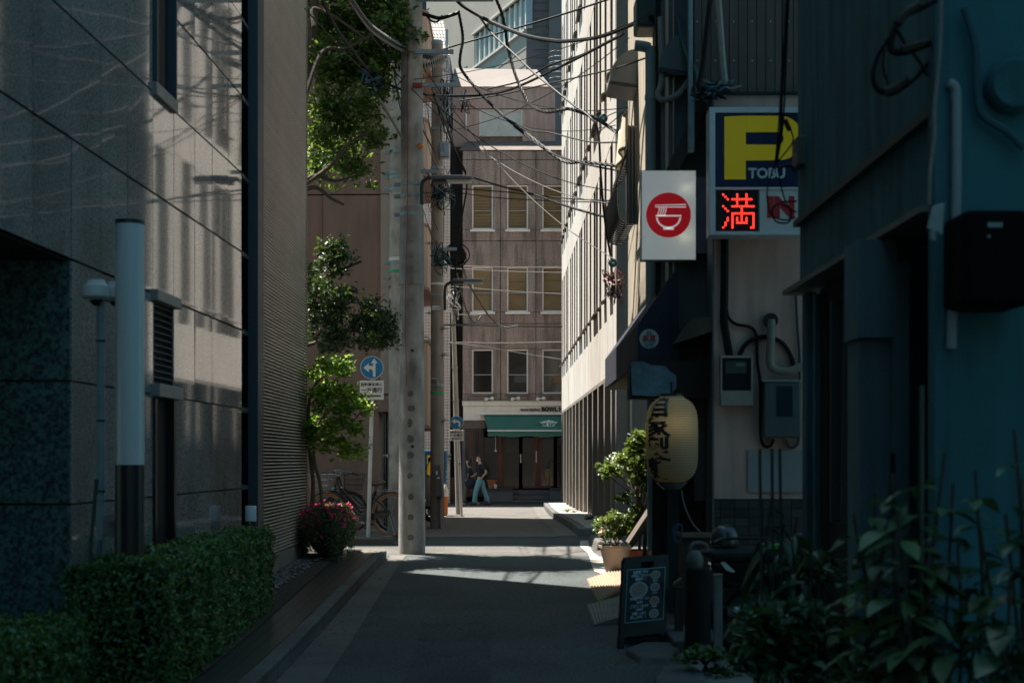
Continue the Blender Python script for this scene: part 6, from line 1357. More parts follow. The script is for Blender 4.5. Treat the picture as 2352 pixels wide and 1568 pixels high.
cgrp('cable_splice', 'looped black splice cables drooping on the shaded house wall', P(2060, 100, 6.4),
     [([(2150, 0, 6.2), (2110, 20, 6.2), (2070, 40, 6.3), (2050, 80, 6.3), (2048, 115, 6.3), (2075, 120, 6.3), (2120, 105, 6.3), (2155, 90, 6.3)], .016, cabk),
      ([(2060, 70, 6.35), (2020, 120, 6.35), (2005, 170, 6.35), (2015, 205, 6.35), (2050, 215, 6.35), (2090, 190, 6.35), (2120, 160, 6.35), (2150, 120, 6.35)], .011, cabk),
      ([(2055, 60, 6.3), (2075, 95, 6.3), (2110, 140, 6.3), (2130, 175, 6.3)], .007, cabk), ([(2035, 90, 6.3), (2028, 150, 6.3), (2040, 195, 6.3)], .006, cabk),
      ([(2110, 12, 6.2), (2080, 30, 6.2), (2062, 55, 6.2)], .022, blackr), ([(2030, 212, 6.33), (2060, 200, 6.33), (2085, 180, 6.33)], .02, blackr), ([(2070, 115, 6.28), (2120, 100, 6.28)], .02, blackr)])
cgrp('cable_bundle', 'black cable bundle hanging in front of the yellow P sign', P(1790, 300, 9.4),
     [([(1808, -10, 9.3), (1803, 90, 9.3), (1796, 200, 9.3), (1793, 300, 9.3), (1783, 365, 9.3)], .009, cabk), ([(1812, -10, 9.3), (1806, 120, 9.3), (1799, 280, 9.3), (1785, 370, 9.3)], .006, cabk),
      ([(1797, -10, 9.3), (1796, 150, 9.3), (1789, 280, 9.3), (1781, 370, 9.3)], .005, cabk), ([(1783, 365, 9.3), (1772, 400, 9.3), (1762, 440, 9.3), (1770, 490, 9.3), (1800, 505, 9.3), (1828, 500, 9.3)], .005, cabk),
      ([(1783, 365, 9.3), (1790, 405, 9.3), (1797, 440, 9.3), (1810, 475, 9.3), (1830, 488, 9.3)], .005, cabk), ([(1785, 372, 9.3), (1800, 355, 9.3), (1822, 320, 9.3), (1805, 275, 9.3)], .005, cabk), ([(1830, 462, 9.3), (1795, 465, 9.3), (1775, 480, 9.3), (1782, 508, 9.3), (1812, 510, 9.3), (1815, 480, 9.3), (1795, 470, 9.3)], .006, cabk),
      ([(1790, 385, 9.3), (1812, 380, 9.3), (1828, 395, 9.3)], .010, blackr), ([(1803, 275, 9.3), (1814, 300, 9.3)], .016, blackr)])
mk('terminal_box', MB().box(XU(1822, 9.35), XU(1848, 9.35), 9.2, 9.4, ZV(388, 9.35), ZV(322, 9.35)), mat('dim_beige', (.16, .14, .12), .6), label='beige terminal box at the edge of the shaded house', cat='box', bev=.01)

# ================================================================ STREET CLUTTER ON THE RIGHT
def quadframe(BL, BR, TL, TR):
    BL, BR, TL, TR = map(Vector, (BL, BR, TL, TR)); ex = (BR - BL).normalized(); up = ((TL + TR) / 2 - (BL + BR) / 2); ez = up.normalized(); ny = ez.cross(ex) * -1
    return (BL + BR) / 2, ex, ez, ex.cross(ez), (BR - BL).length, up.length
# ---- folding menu board
BL, BR = G(1418, 1491), G(1533, 1477)
o0, ex, ez, en, wd, hh = quadframe(BL, BR, P(1434, 1272, BL.y + .22), P(1536, 1279, BR.y + .22))
en = en if en.y < 0 else -en
fr_ = lambda a, b, c=0: o0 + ex * a + ez * b + en * c
ab_ = thing('menu_board', o0, 'black folding menu board with a ramen poster standing on the asphalt', 'sign board')
blk = mat('board_black', (.006, .007, .008), .7, .1, 6)
W2 = wd / 2 * .93
def bbox_(a0, a1, b0, b1, c0, c1): return [fr_(a0, b0, c0), fr_(a1, b0, c0), fr_(a1, b0, c1), fr_(a0, b0, c1), fr_(a0, b1, c0), fr_(a1, b1, c0), fr_(a1, b1, c1), fr_(a0, b1, c1)]
mk('front_panel', MB().hexa(bbox_(-W2, W2, .09, hh - .10, -.025, 0)).hexa(bbox_(-W2, -.06, hh - .099, hh - .05, -.025, 0)).hexa(bbox_(.08, W2, hh - .099, hh - .05, -.025, 0)).hexa(bbox_(-W2 * .96, W2 * .96, hh - .049, hh, -.025, 0)), blk, ab_)
for sx_ in (-1, 1): mk('foot', MB().hexa(bbox_(sx_ * W2 - (.05 if sx_ > 0 else 0), sx_ * W2 + (.05 if sx_ < 0 else 0), 0, .09, -.03, .0)), blk, ab_)
bk = [fr_(-W2, hh - .02, -.03), fr_(W2, hh - .02, -.03)]
mk('back_panel', MB().slab([Vector((*(bk[0] + Vector((0, .2, 0))).xy, zg(11.5))), Vector((*(bk[1] + Vector((0, .2, 0))).xy, zg(11.5))), bk[1], bk[0]], (0, .02, 0)), blk, ab_)
pw, p0, p1 = W2 * .84, hh * .275, hh * .86
po = mk('poster', MB().hexa(bbox_(-pw, pw, p0, p1, .001, .003)), mat('poster_black', (.006, .007, .008), .5, spec=.2), ab_)
edge = mat('poster_edge', (.16, .32, .36), .5)
for a0, a1, b0, b1 in ((-pw, pw, p0, p0 + .006), (-pw, pw, p1 - .006, p1), (-pw, -pw + .006, p0, p1), (pw - .006, pw, p0, p1)): mk('poster_border', MB().hexa(bbox_(a0, a1, b0, b1, .0032, .0045)), edge, po)
def ptext(body, size, a, b, m):
    c = bpy.data.curves.new('g', 'FONT'); c.body = body; c.size = size; c.align_x = 'CENTER'; c.align_y = 'CENTER'; c.offset = .0008; c.resolution_u = 2
    t = bpy.data.objects.new('g', c); me = bpy.data.meshes.new_from_object(t); bpy.data.objects.remove(t)
    for v in me.vertices: v.co = fr_(a + v.co.x, b + v.co.y, .005) - o0
    me.materials.clear(); me.materials.append(m); o = bpy.data.objects.new('menu_lettering', me); COL.objects.link(o); o.parent = po; o.location = o0 - wloc(po)
ptm = mat('menu_print', (.38, .50, .54), .6)
ph = p1 - p0
for tx, sz, a, f in (('自家製平打麺', .028, -.06, .93), ('お得なご飯セット', .026, -.055, .865), ('開催中！！', .026, -.05, .80), ('半熟煮干ラーメン', .026, -.06, .43), ('850円', .026, -.06, .36), ('ご飯セット込みで', .025, -.06, .29), ('1000円', .027, -.06, .225), ('お腹いっぱい', .026, -.06, .155), ('召し上がれ！！', .026, -.06, .085)): ptext(tx, sz, a, p0 + ph * f, ptm)
def dish(a, f, r, m1, m2):
    b = p0 + ph * f
    for rr_, m_, c_ in ((r, m1, .0048), (r * .8, m2, .0056)):
        mk('dish_photo', MB().add([fr_(a + rr_ * 1.15 * math.cos(t), b + rr_ * .8 * math.sin(t), c_) for t in [2 * math.pi * i / 24 for i in range(24)]], [tuple(range(24))]), m_, po)
bowlw = mat('photo_bowl', (.22, .25, .26), .5); br1 = mat('photo_broth', (.16, .11, .09), .5, .5, 60)
dish(-.075, .60, .085, bowlw, br1); dish(.10, .86, .045, bowlw, mat('photo_tan', (.14, .11, .05), .5, .5, 80)); dish(.10, .63, .045, bowlw, br1); dish(.10, .37, .045, bowlw, mat('photo_red', (.22, .06, .04), .5, .4, 80)); dish(.10, .13, .045, bowlw, br1)
ptext('豚角煮丼', .014, .10, p0 + ph * .745, ptm); ptext('唐揚げ丼', .014, .10, p0 + ph * .515, ptm); ptext('明太子丼', .014, .10, p0 + ph * .26, ptm)
# ---- tilted menu stand seen edge-on
ey = 15.2
es = thing('menu_stand', (XU(1475, ey), ey, zg(ey)), 'slanted wooden menu stand leaning over the potted rose', 'stand')
mk('board', MB().slab([P(1444, 1247, ey), P(1449, 1254, ey), P(1506, 1181, ey), P(1496, 1168, ey)], (0, .42, 0)), mat('weathered_board', (.10, .08, .07), .8, .2, 8), es)
mk('board_frame', MB().slab([P(1449, 1254.5, ey - .02), P(1452, 1258, ey - .02), P(1510, 1184, ey - .02), P(1506.5, 1181, ey - .02)], (0, .46, 0)), blackm, es)
mk('leg', MB().tube([P(1484, 1210, ey + .05), Vector((XU(1474, ey), ey + .05, zg(ey)))], .02, 6), blackm, es); mk('leg', MB().tube([P(1484, 1210, ey + .4), Vector((XU(1486, ey), ey + .5, zg(ey)))], .02, 6), blackm, es)
# ---- ramp plates
def plate(us, label, m, nr, k):
    q_ = [G(*a) for a in us]; o = thing('ramp_plate', sum(q_, Vector()) / 4, label, 'ramp')
    A, B, C_, D_ = q_; mb = MB(); lift = .045
    def pt(s, t, z): p = (A * (1 - s) + B * s) * (1 - t) + (D_ * (1 - s) + C_ * s) * t; p.z = zg(p.y) + z; return p
    hz = lambda s: .015 + lift * s
    mk('base', MB().add([pt(0, 0, .012), pt(1, 0, .012 + lift), pt(1, 1, .012 + lift), pt(0, 1, .012), pt(0, 0, .0), pt(1, 0, .0), pt(1, 1, .0), pt(0, 1, .0)], [(0, 1, 2, 3), (0, 4, 5, 1), (1, 5, 6, 2), (2, 6, 7, 3), (3, 7, 4, 0)]), m, o)
    for i in range(nr):
        s0, s1 = (i + .15) / nr, (i + .75) / nr
        mk('ridge', MB().add([pt(s0, .02, hz(s0)), pt(s1, .02, hz(s1)), pt(s1, .98, hz(s1)), pt(s0, .98, hz(s0)), pt(s0 + .1 / nr, .03, hz(s0) + .012), pt(s1 - .1 / nr, .03, hz(s1) + .012), pt(s1 - .1 / nr, .97, hz(s1) + .012), pt(s0 + .1 / nr, .97, hz(s0) + .012)], [(4, 5, 6, 7), (0, 1, 5, 4), (1, 2, 6, 5), (2, 3, 7, 6), (3, 0, 4, 7)]), m, o)
plate([(1348, 1332), (1427, 1314), (1427, 1366), (1374, 1386)], 'tan ribbed kerb ramp plate half in sun beside the beige pot', mat('tan_ramp', (.32, .21, .14), .75, .12, 5), 12, 0)
plate([(1347, 1392), (1426, 1381), (1422, 1431), (1364, 1437)], 'grey corrugated ramp plate in shade beside the menu board', mat('grey_ramp', (.24, .22, .20), .75, .15, 6), 9, 1)
# ---- stone steps
stn = mat('dark_step_stone', (.09, .09, .092), .85, .25, 4, .008, 25, speck=.2)
def stone(us, h_, label):
    q_ = [G(*a) for a in us]; b = [Vector((*p.xy, zg(p.y) - .02)) for p in q_]; cen = sum(b, Vector()) / len(b)
    t = [cen + (p - cen) * .9 for p in b]; n = len(b)
    mb = MB().add([*b, *[(p.x, p.y, p.z + h_) for p in t]], [tuple(range(n, 2 * n))] + [(i, (i + 1) % n, n + (i + 1) % n, n + i) for i in range(n)])
    mk('stepping_stone', mb, stn, label=label, cat='stone', bev=.02)
stone([(1432, 1502), (1470, 1486), (1545, 1486), (1565, 1500), (1540, 1524), (1465, 1522)], .07, 'rough grey stepping stone just in front of the menu board')
stone([(1498, 1570), (1520, 1540), (1585, 1530), (1622, 1552), (1625, 1590), (1510, 1600)], .06, 'grooved grey slab at the edge of the foreground plants')
# ---- posts, stump, cabinet
gp_ = G(1650, 1530)
o = thing('timber_post', gp_, 'square weathered pale post planted beside the motorcycle', 'post')
mk('shaft', MB().box(gp_.x - .03, gp_.x + .03, gp_.y, gp_.y + .06, gp_.z - .05, ZV(1322, gp_.y)), mat('pale_post', (.22, .21, .205), .8, .2, 6, .003, 40, streak=.3), o, bev=.005); mk('cap', MB().box(gp_.x - .034, gp_.x + .034, gp_.y - .004, gp_.y + .064, ZV(1322, gp_.y), ZV(1318, gp_.y)), MATS['pale_post'], o)
gp_ = G(1603, 1512); ylg = gp_.y
o = thing('log_stump', gp_, 'tall dark log stump topped by a grey jug outside the noodle shop', 'stump')
mk('log', MB().lathe([(.105, gp_.z - .02), (.096, gp_.z + .3), (.092, ZV(1306, ylg)), (.08, ZV(1303, ylg))], (gp_.x, ylg, 0), 18), mat('log_bark', (.007, .0065, .006), .9, .35, 8, .012, 20, streak=.5), o, smooth=True)
o = thing('jug', P(1594, 1300, ylg), 'grey jug with a curved handle on the log stump', 'jug')
mk('body', MB().lathe([(.055, 0), (.07, .05), (.05, .11), (.03, .13)], P(1596, 1303, ylg), 14), mat('grey_ceramic', (.13, .125, .12), .5), o, smooth=True); mk('handle', MB().tube(spline([P(1586, 1285, ylg), P(1586, 1256, ylg), P(1600, 1246, ylg), P(1620, 1250, ylg), P(1624, 1262, ylg)], 5), .014, 6), MATS['grey_ceramic'], o, smooth=True)
o = thing('shop_counter', (XU(1600, 12), 12.2, zg(12)), 'dark low cabinet with a pale wooden edge below the lantern', 'cabinet')
mk('body', MB().box(XU(1566, 12), XU(1638, 12), 11.9, 12.28, zg(12), ZV(1232, 12)), wooddk, o); mk('top', MB().box(XU(1562, 12), XU(1640, 12), 11.86, 12.29, ZV(1232, 12), ZV(1225, 12)), mat('worn_wood', (.17, .12, .07), .7, .2, 8), o)
mk('front_panel', MB().box(XU(1548, 11.6), XU(1566, 11.6), 11.5, 11.56, zg(11.5), ZV(1345, 11.6)), wooddk, o); mk('panel_edge', MB().slab([P(1547, 1345, 11.48), P(1547, 1339, 11.48), P(1566, 1326, 11.48), P(1566, 1332, 11.48)], (0, .06, 0)), MATS['worn_wood'], o)
o = mk('hose_reel', MB().tube(spline([P(1560, 1200, 11.9), P(1546, 1215, 11.9), P(1552, 1245, 11.9), P(1562, 1240, 11.9), P(1566, 1210, 11.9), P(1558, 1205, 11.9), P(1550, 1228, 11.9), P(1556, 1248, 11.9)], 6), .008, 6), mat('blue_hose', (.01, .06, .12), .5), label='short coil of dark blue hose on the low cabinet', cat='hose', smooth=True)
mk('door_step', MB().box(XU(1520, 11.8), XU(1640, 11.8), 10.9, 12.9, zg(11), zg(11) + .10), stn, label='dark stone doorstep below the noodle shop entrance', cat='step', bev=.015)

# ---- motorcycle in profile
my = 10.8
mo = thing('motorcycle', (XU(1760, my), my, zg(my)), 'black motorcycle parked in shade before the tiled base of the pink wall', 'motorcycle')
px = lambda u, v, dy=0: P(u, v, my + dy)
blp = mat('black_gloss', (.010, .011, .013), .2, .1, 4, coat=.5)
def pod(name, pl, w, m, par=mo, b=.02): return mk(name, MB().prism([px(a, c, -w) for a, c in pl], (0, 2 * w, 0)), m, par, bev=b)
for u_ in (1722, 2090):
    c = Vector((XU(u_, my), my, zg(my) + .31))
    wh = mk('wheel', MB().torus(c, .25, .06, 'y', 32, 8), blackr, mo, smooth=True); mk('rim', MB().torus(c, .18, .02, 'y', 28, 6), blackm, wh); mk('hub', MB().lathe([(.05, -.07), (.05, .07)], c, 12, 'y'), galv, wh)
    mk('brake_disc', MB().lathe([(.11, -.075), (.11, -.07)], c, 20, 'y'), galv, wh)
pod('seat', [(1607, 1268), (1640, 1259), (1755, 1256), (1820, 1262), (1800, 1284), (1690, 1290), (1640, 1286)], .13, blackr, b=.04)
pod('tail_cowl', [(1630, 1290), (1660, 1288), (1800, 1286), (1810, 1330), (1745, 1352), (1672, 1346), (1650, 1330)], .10, blp, b=.03)
pod('chevron', [(1655, 1291), (1664, 1289), (1689, 1312), (1684, 1314), (1667, 1308)], .103, signw, b=0)
mk('tail_lamp', MB().box(*sorted((px(1632, 0).x, px(1650, 0).x)), my - .06, my + .06, ZV(1312, my), ZV(1296, my)), mat('tail_red', (.12, .01, .01), .3), mo, bev=.01)
pod('plate_bracket', [(1640, 1392), (1644, 1402), (1674, 1352), (1668, 1348)], .09, blackm, b=0)
mk('rack', MB().tube([px(1640, 1246, -.1), px(1660, 1236, -.1), px(1756, 1235, -.1), px(1764, 1250, -.1)], .012, 8).tube([px(1640, 1246, .1), px(1660, 1236, .1), px(1756, 1235, .1), px(1764, 1250, .1)], .012, 8), blackm, mo, smooth=True)
hl = thing('helmet', px(1664, 1246), 'dark helmet resting on the motorcycle rack', 'helmet')
mk('shell', MB().lathe([(.105, 0), (.108, .03), (.10, .08), (.075, .125), (.04, .145), (.002, .15)], px(1664, 1249), 22), mat('helmet_shell', (.03, .04, .045), .3, coat=.4), hl, smooth=True); mk('rim', MB().torus(px(1664, 1248), .107, .008, 'z', 24, 6), blackr, hl)
mk('exhaust', MB().tube([px(1672, 1404, -.17), px(1700, 1404, -.17), px(1760, 1412, -.16), px(1860, 1430, -.12)], [.032, .05, .05, .03], 14), galv, mo, smooth=True)
pod('tank', [(1800, 1250), (1850, 1225), (1920, 1225), (1960, 1250), (1940, 1285), (1810, 1285)], .14, blp, b=.05)
pod('engine', [(1800, 1340), (1940, 1330), (1960, 1420), (1900, 1450), (1800, 1440)], .15, blackm, b=.03)
mk('swing_arm', MB().tube([Vector((XU(1722, my), my - .1, zg(my) + .31)), px(1850, 1400, -.1)], .025, 8), galv, mo)
mk('shock', MB().tube([px(1740, 1400, -.13), px(1760, 1340, -.13)], .03, 8), mat('shock_red', (.25, .02, .02), .4), mo)
mk('fork', MB().tube([Vector((XU(2090, my), my - .1, zg(my) + .31)), px(1985, 1220, -.1)], .022, 8).tube([Vector((XU(2090, my), my + .1, zg(my) + .31)), px(1985, 1220, .1)], .022, 8), galv, mo)
mk('handlebar', MB().tube([px(1930, 1200, -.36), px(1980, 1195, -.1), px(1980, 1195, .1), px(1930, 1200, .36)], .012, 8), blackm, mo)
mk('luggage_strap', MB().box(px(1745, 0).x, px(1832, 0).x, my - .135, my + .135, ZV(1258, my), ZV(1249, my)), mat('lime_strap', (.05, .26, .03), .6), mo)
pn = pod('badge_panel', [(1790, 1320), (1850, 1340), (1856, 1362), (1800, 1350)], .155, blp, b=.01)
textm('badge_lettering', 'ACCESSO', .035, signw, pn, tuple(px(1822, 1341, -.162)), ry=R(-12))

# ---- pots and shrubs in the sun
def pot(x, y, z, r0, r1, h_, m, name, label, cat='pot'):
    o = thing(name, (x, y, z), label, cat)
    mk('body', MB().lathe([(r0, z), (r1, z + h_ * .9)], (x, y, 0), 24, cap=True), m, o, smooth=True); mk('rim', MB().lathe([(r1 * 1.02, z + h_ * .9), (r1 * 1.08, z + h_ * .92), (r1 * 1.08, z + h_), (r1 * .97, z + h_), (r1 * .94, z + h_ * .9)], (x, y, 0), 24, cap=False), m, o, smooth=True)
    mk('soil', MB().lathe([(.001, z + h_ * .93), (r1 * .97, z + h_ * .93)], (x, y, 0), 20, cap=False), MATS['soil'], o); return o
g_ = G(1414, 1318)
pot(g_.x, g_.y, g_.z + .002, .112, .185, .34, mat('beige_plastic', (.50, .40, .30), .55, .06, 4), 'plant_pot', 'tall beige plastic plant pot holding the rose bush')
pot(XU(1441, 17.0), 17.0, zg(17) + .09, .055, .075, .14, terra, 'plant_pot', 'small terracotta pot tucked behind the beige pot')
rs = thing('rose_bush', (g_.x, g_.y, g_.z + .32), 'sparse rose bush with pale pink blooms in the beige pot', 'plant')
mb = MB(); tips = []
for (u_, v_) in ((1378, 1205), (1385, 1222), (1392, 1195), (1405, 1190), (1412, 1210), (1418, 1180), (1428, 1200), (1436, 1188), (1400, 1232), (1425, 1225), (1440, 1215)):
    t = P(u_, v_, g_.y + rng.normal(0, .08)); b0 = Vector((g_.x + rng.normal(0, .04), g_.y + rng.normal(0, .04), g_.z + .31)); mb.tube(spline([b0, (b0 + t) / 2 + Vector((rng.normal(0, .03), 0, .03)), t], 4), .005, 5); tips.append(t)
mk('stems', mb, twig, rs)
leafcloud('foliage', clump([(t, (.095, .09, .06)) for t in tips], 900), .05, lf_pot, rs, flat=.8, asp=.65)
for (u_, v_) in ((1386, 1212), (1393, 1196), (1380, 1224)):
    mk('bloom', MB().ball(P(u_, v_, g_.y - .08), .03, 8, 1.1, 1, .8), mat('pale_pink_petal', (.65, .38, .30), .6) if 'pale_pink_petal' not in MATS else MATS['pale_pink_petal'], rs, smooth=True)
yh = 17.0
shb = thing('umbrella_shrub', (XU(1473, yh), yh, zg(yh)), 'tall glossy sunlit shrub growing behind the paper lantern', 'plant')
mb = MB(); cl_ = []; yt = yh
for (u_, v_, ru, rv) in ((1470, 1005, 22, 18), (1490, 1030, 20, 25), (1455, 1030, 22, 18), (1405, 1075, 26, 18), (1425, 1050, 20, 14), (1395, 1090, 16, 12), (1450, 1070, 28, 20), (1480, 1075, 24, 22), (1470, 1100, 24, 14), (1425, 1145, 16, 8), (1440, 1140, 14, 10), (1465, 1170, 20, 8), (1470, 1192, 22, 10), (1446, 1205, 22, 14), (1488, 1110, 16, 20), (1495, 1060, 15, 25), (1460, 1215, 20, 12)):
    cc(u_, v_, ru, rv, dy=rng.normal(0, .12), ry=.14); t = Vector(cl_[-1][0]); base_ = P(1468 + rng.normal(0, 6), 1200, yh)
    mb.tube(spline([base_, P(1472 + rng.normal(0, 8), (1180 + v_) / 2 + 20, yh), t], 5), .009, 5)
branch(mb, [(XU(1468, yh), yh, zg(yh)), P(1470, 1200, yh), P(1474, 1120, yh), P(1482, 1060, yh)], .02)
mk('stems', mb, twig, shb, smooth=True)
leafcloud('foliage', clump(cl_, 2600), .08, lf_pot, shb, flat=.9, asp=.5)
o = pot(XU(1470, 17.0), 17.0, zg(17.0) + .01, .12, .16, .26, terra, 'plant_pot', 'terracotta pot at the foot of the tall glossy shrub')

# ---- foreground foliage in deep shade
def bigleaves(name, stems, nl, size, m, label, ybase, z0, cat='plant', droop=.5, asp=.5):
    o = thing(name, (ybase[0], ybase[1], z0), label, cat); mb = MB(); V = MB()
    for (u_, v_, Y, b) in stems:
        t = P(u_, v_, Y); b0 = Vector((b, Y + rng.normal(0, .05), z0)); sp_ = spline([b0, (b0 * .45 + t * .55) + Vector((rng.normal(0, .04), rng.normal(0, .04), .05)), t], 5); mb.tube(sp_, .006, 6)
        for k in range(nl):
            f = .35 + .65 * (k + .5) / nl; p = sp_[min(len(sp_) - 1, int(f * (len(sp_) - 1)))]; a = rng.random() * 6.28 + k * 2.4; out = Vector((math.cos(a), math.sin(a), .25 - droop * rng.random())).normalized(); s_ = size * (.5 + .9 * rng.random())
            sd_ = out.cross(Vector((0, 0, 1))).normalized() * rng.uniform(.7, 1.25); sd_.z += rng.normal(0, .25)
            prof_ = [(0, .06), (.18, .5), (.4, .95), (.6, 1), (.8, .62), (1, .02)]
            L_ = []; 
            for (tt, ww) in prof_:
                c = p + out * s_ * (tt + .12) + Vector((0, 0, -s_ * droop * .8 * tt * tt)); L_.append((c - sd_ * ww * s_ * asp * .5 + Vector((0, 0, .06 * s_ * ww)), c, c + sd_ * ww * s_ * asp * .5 + Vector((0, 0, .06 * s_ * ww))))
            vs_ = [x for r_ in L_ for x in r_]; fs_ = []
            for i in range(len(L_) - 1):
                fs_ += [(i * 3, i * 3 + 1, i * 3 + 4, i * 3 + 3), (i * 3 + 1, i * 3 + 2, i * 3 + 5, i * 3 + 4)]
            leaf_list.append((o, vs_, fs_, m))
    mk('stem', mb, bark, o, smooth=True); return o
leaf_list = []
lf_big = leafmat('big_shade_leaf', (.05, .11, .045), .15, .75, .45)
lf_big2 = leafmat('dark_big_leaf', (.03, .08, .045), .15, .4, .3)
bigleaves('rhododendron', [(2115, 1050, 5.4, XU(2140, 5.4)), (2060, 1180, 5.3, XU(2110, 5.3)), (2190, 1110, 5.5, XU(2150, 5.5)), (2200, 1250, 5.4, XU(2160, 5.4)), (2130, 1290, 5.3, XU(2130, 5.3)), (2060, 1330, 5.3, XU(2100, 5.3)), (2230, 1350, 5.4, XU(2180, 5.4)), (2150, 1420, 5.2, XU(2150, 5.2)), (2030, 1240, 5.4, XU(2090, 5.4)), (2270, 1290, 5.4, XU(2200, 5.4)), (2090, 1470, 5.2, XU(2110, 5.2)), (2220, 1480, 5.2, XU(2180, 5.2)), (2050, 1085, 5.4, XU(2110, 5.4)), (2170, 1040, 5.5, XU(2150, 5.5)), (2240, 1080, 5.4, XU(2190, 5.4)), (2010, 1130, 5.5, XU(2080, 5.5)), (2110, 1150, 5.3, XU(2130, 5.3)), (2250, 1200, 5.3, XU(2190, 5.3))], 20, .115, lf_big, 'tall large-leaved shrub in deep shade by the blue wall', (1.65, 5.4), .1)
bigleaves('broadleaf_shrub', [(2330, 985, 5.0, XU(2345, 5)), (2310, 1180, 5.0, XU(2345, 5)), (2345, 1100, 5.0, XU(2350, 5)), (2320, 1330, 4.9, XU(2345, 5)), (2290, 1420, 4.9, XU(2330, 5)), (2330, 1480, 4.9, XU(2345, 5))], 20, .11, lf_big2, 'broad dark shrub at the foot of the black meter box', (1.8, 5.0), .1)
bigleaves('drooping_plant', [(1775, 1120, 7.6, XU(1790, 7.6)), (1800, 1200, 7.6, XU(1800, 7.6)), (1830, 1190, 7.6, XU(1815, 7.6)), (1865, 1240, 7.4, XU(1840, 7.4)), (1760, 1260, 7.5, XU(1790, 7.5)), (1820, 1290, 7.5, XU(1815, 7.5))], 13, .17, lf_big2, 'drooping long-leaved plant tied to three thin stakes', (1.45, 7.6), .1, droop=.95, asp=.32)
bigleaves('leafy_shrub', [(1960, 1180, 6.0, XU(1990, 6)), (1985, 1260, 6.0, XU(2000, 6)), (2030, 1240, 6.0, XU(2010, 6)), (1990, 1350, 6.0, XU(2000, 6)), (2060, 1420, 5.8, XU(2030, 5.8)), (1950, 1420, 5.9, XU(1980, 5.9)), (1930, 1300, 6.0, XU(1970, 6)), (2010, 1480, 5.8, XU(2010, 5.8))], 19, .105, lf_big, 'leafy upright shrub in front of the grey pillar', (1.5, 6.0), .1)
for (o, vs_, fs_, m_) in leaf_list: mk('leaf', MB().add(vs_, fs_), m_, o, smooth=True)
for u_, b, lab in ((1745, 1753, 'thin green stake of the drooping plant on the motorcycle side'), (1773, 1780, 'middle thin green stake of the drooping plant'), (1791, 1800, 'thin green stake of the drooping plant on the house side')):
    mk('plant_stake', MB().tube([P(u_, 1030, 7.5), Vector((XU(b, 7.5), 7.5, zg(7.5) + .1))], .008, 6), mat('green_stake', (.02, .045, .035), .5) if 'green_stake' not in MATS else MATS['green_stake'], label=lab, cat='stake', group='stakes of the drooping plant')
mk('plant_stake', MB().tube([P(2116, 885, 5.3), Vector((XU(2116, 5.3), 5.3, .1))], .009, 6), MATS['green_stake'], label='tall dark plant stake rising through the large-leaved shrub', cat='stake')
def bush(name, cl, n, size, m, label, base_, asp=.55):
    o = thing(name, base_, label, 'plant'); leafcloud('foliage', clump(cl, n), size, m, o, flat=.8, asp=asp)
    mb = MB()
    for c, r in cl[:8]: mb.tube(spline([Vector(base_) + Vector((rng.normal(0, .04), rng.normal(0, .04), 0)), (Vector(base_) + Vector(c)) / 2 + Vector((0, 0, .05)), Vector(c)], 4), .008, 5)
    mk('stems', mb, bark, o); return o
cl_ = []; yt = 7.0
for a in ((1760, 1410, 60, 25), (1830, 1400, 50, 25), (1730, 1450, 50, 30), (1800, 1460, 70, 35), (1880, 1450, 60, 40), (1760, 1520, 80, 40), (1860, 1530, 90, 45), (1930, 1480, 50, 50), (1700, 1500, 30, 30), (1940, 1550, 60, 40)): cc(*a, ry=.16)
bush('maple_shrub', cl_, 1500, .085, lf_dark, 'low dense maple shrub spilling over the forecourt edge', (XU(1830, 7.0), 7.0, .05), .45)
cl_ = []; yt = 7.6
for a in ((1860, 1290, 55, 22), (1830, 1310, 35, 18), (1890, 1310, 45, 22)): cc(*a, ry=.16)
bush('fern', cl_, 420, .07, lf_dark, 'feathery fern-like plant beside the corner post', (XU(1862, 7.6), 7.6, .05), .35)
cl_ = []; yt = 9.9
for a in ((1590, 1500, 25, 10), (1615, 1495, 25, 12), (1640, 1505, 22, 10), (1580, 1515, 25, 8), (1660, 1540, 28, 12), (1690, 1560, 35, 14), (1640, 1560, 30, 12)): cc(*a, ry=.14)
bush('ground_ivy', cl_, 650, .05, leafmat('ivy_leaf', (.06, .12, .045), .25, .4, .45), 'patch of low ivy at the foot of the pale post', (XU(1630, 9.9), 9.9, .04), .7)
cl_ = []; yt = 34
for a in ((1302, 1172, 6, 4), (1318, 1176, 6, 5)): cc(*a, ry=.1)
bush('weed', cl_, 90, .06, lf_pot, 'small weeds sprouting between the sunlit piers', (FX(34) - .03, 34, zg(34) + .14))
cl_ = []; yt = 28
for a in ((1352, 1190, 10, 6), (1366, 1194, 8, 5)): cc(*a, ry=.1)
bush('weed', cl_, 160, .06, lf_dark, 'darker weeds at the base of the shaded piers', (FX(28) - .03, 28, zg(28) + .14))

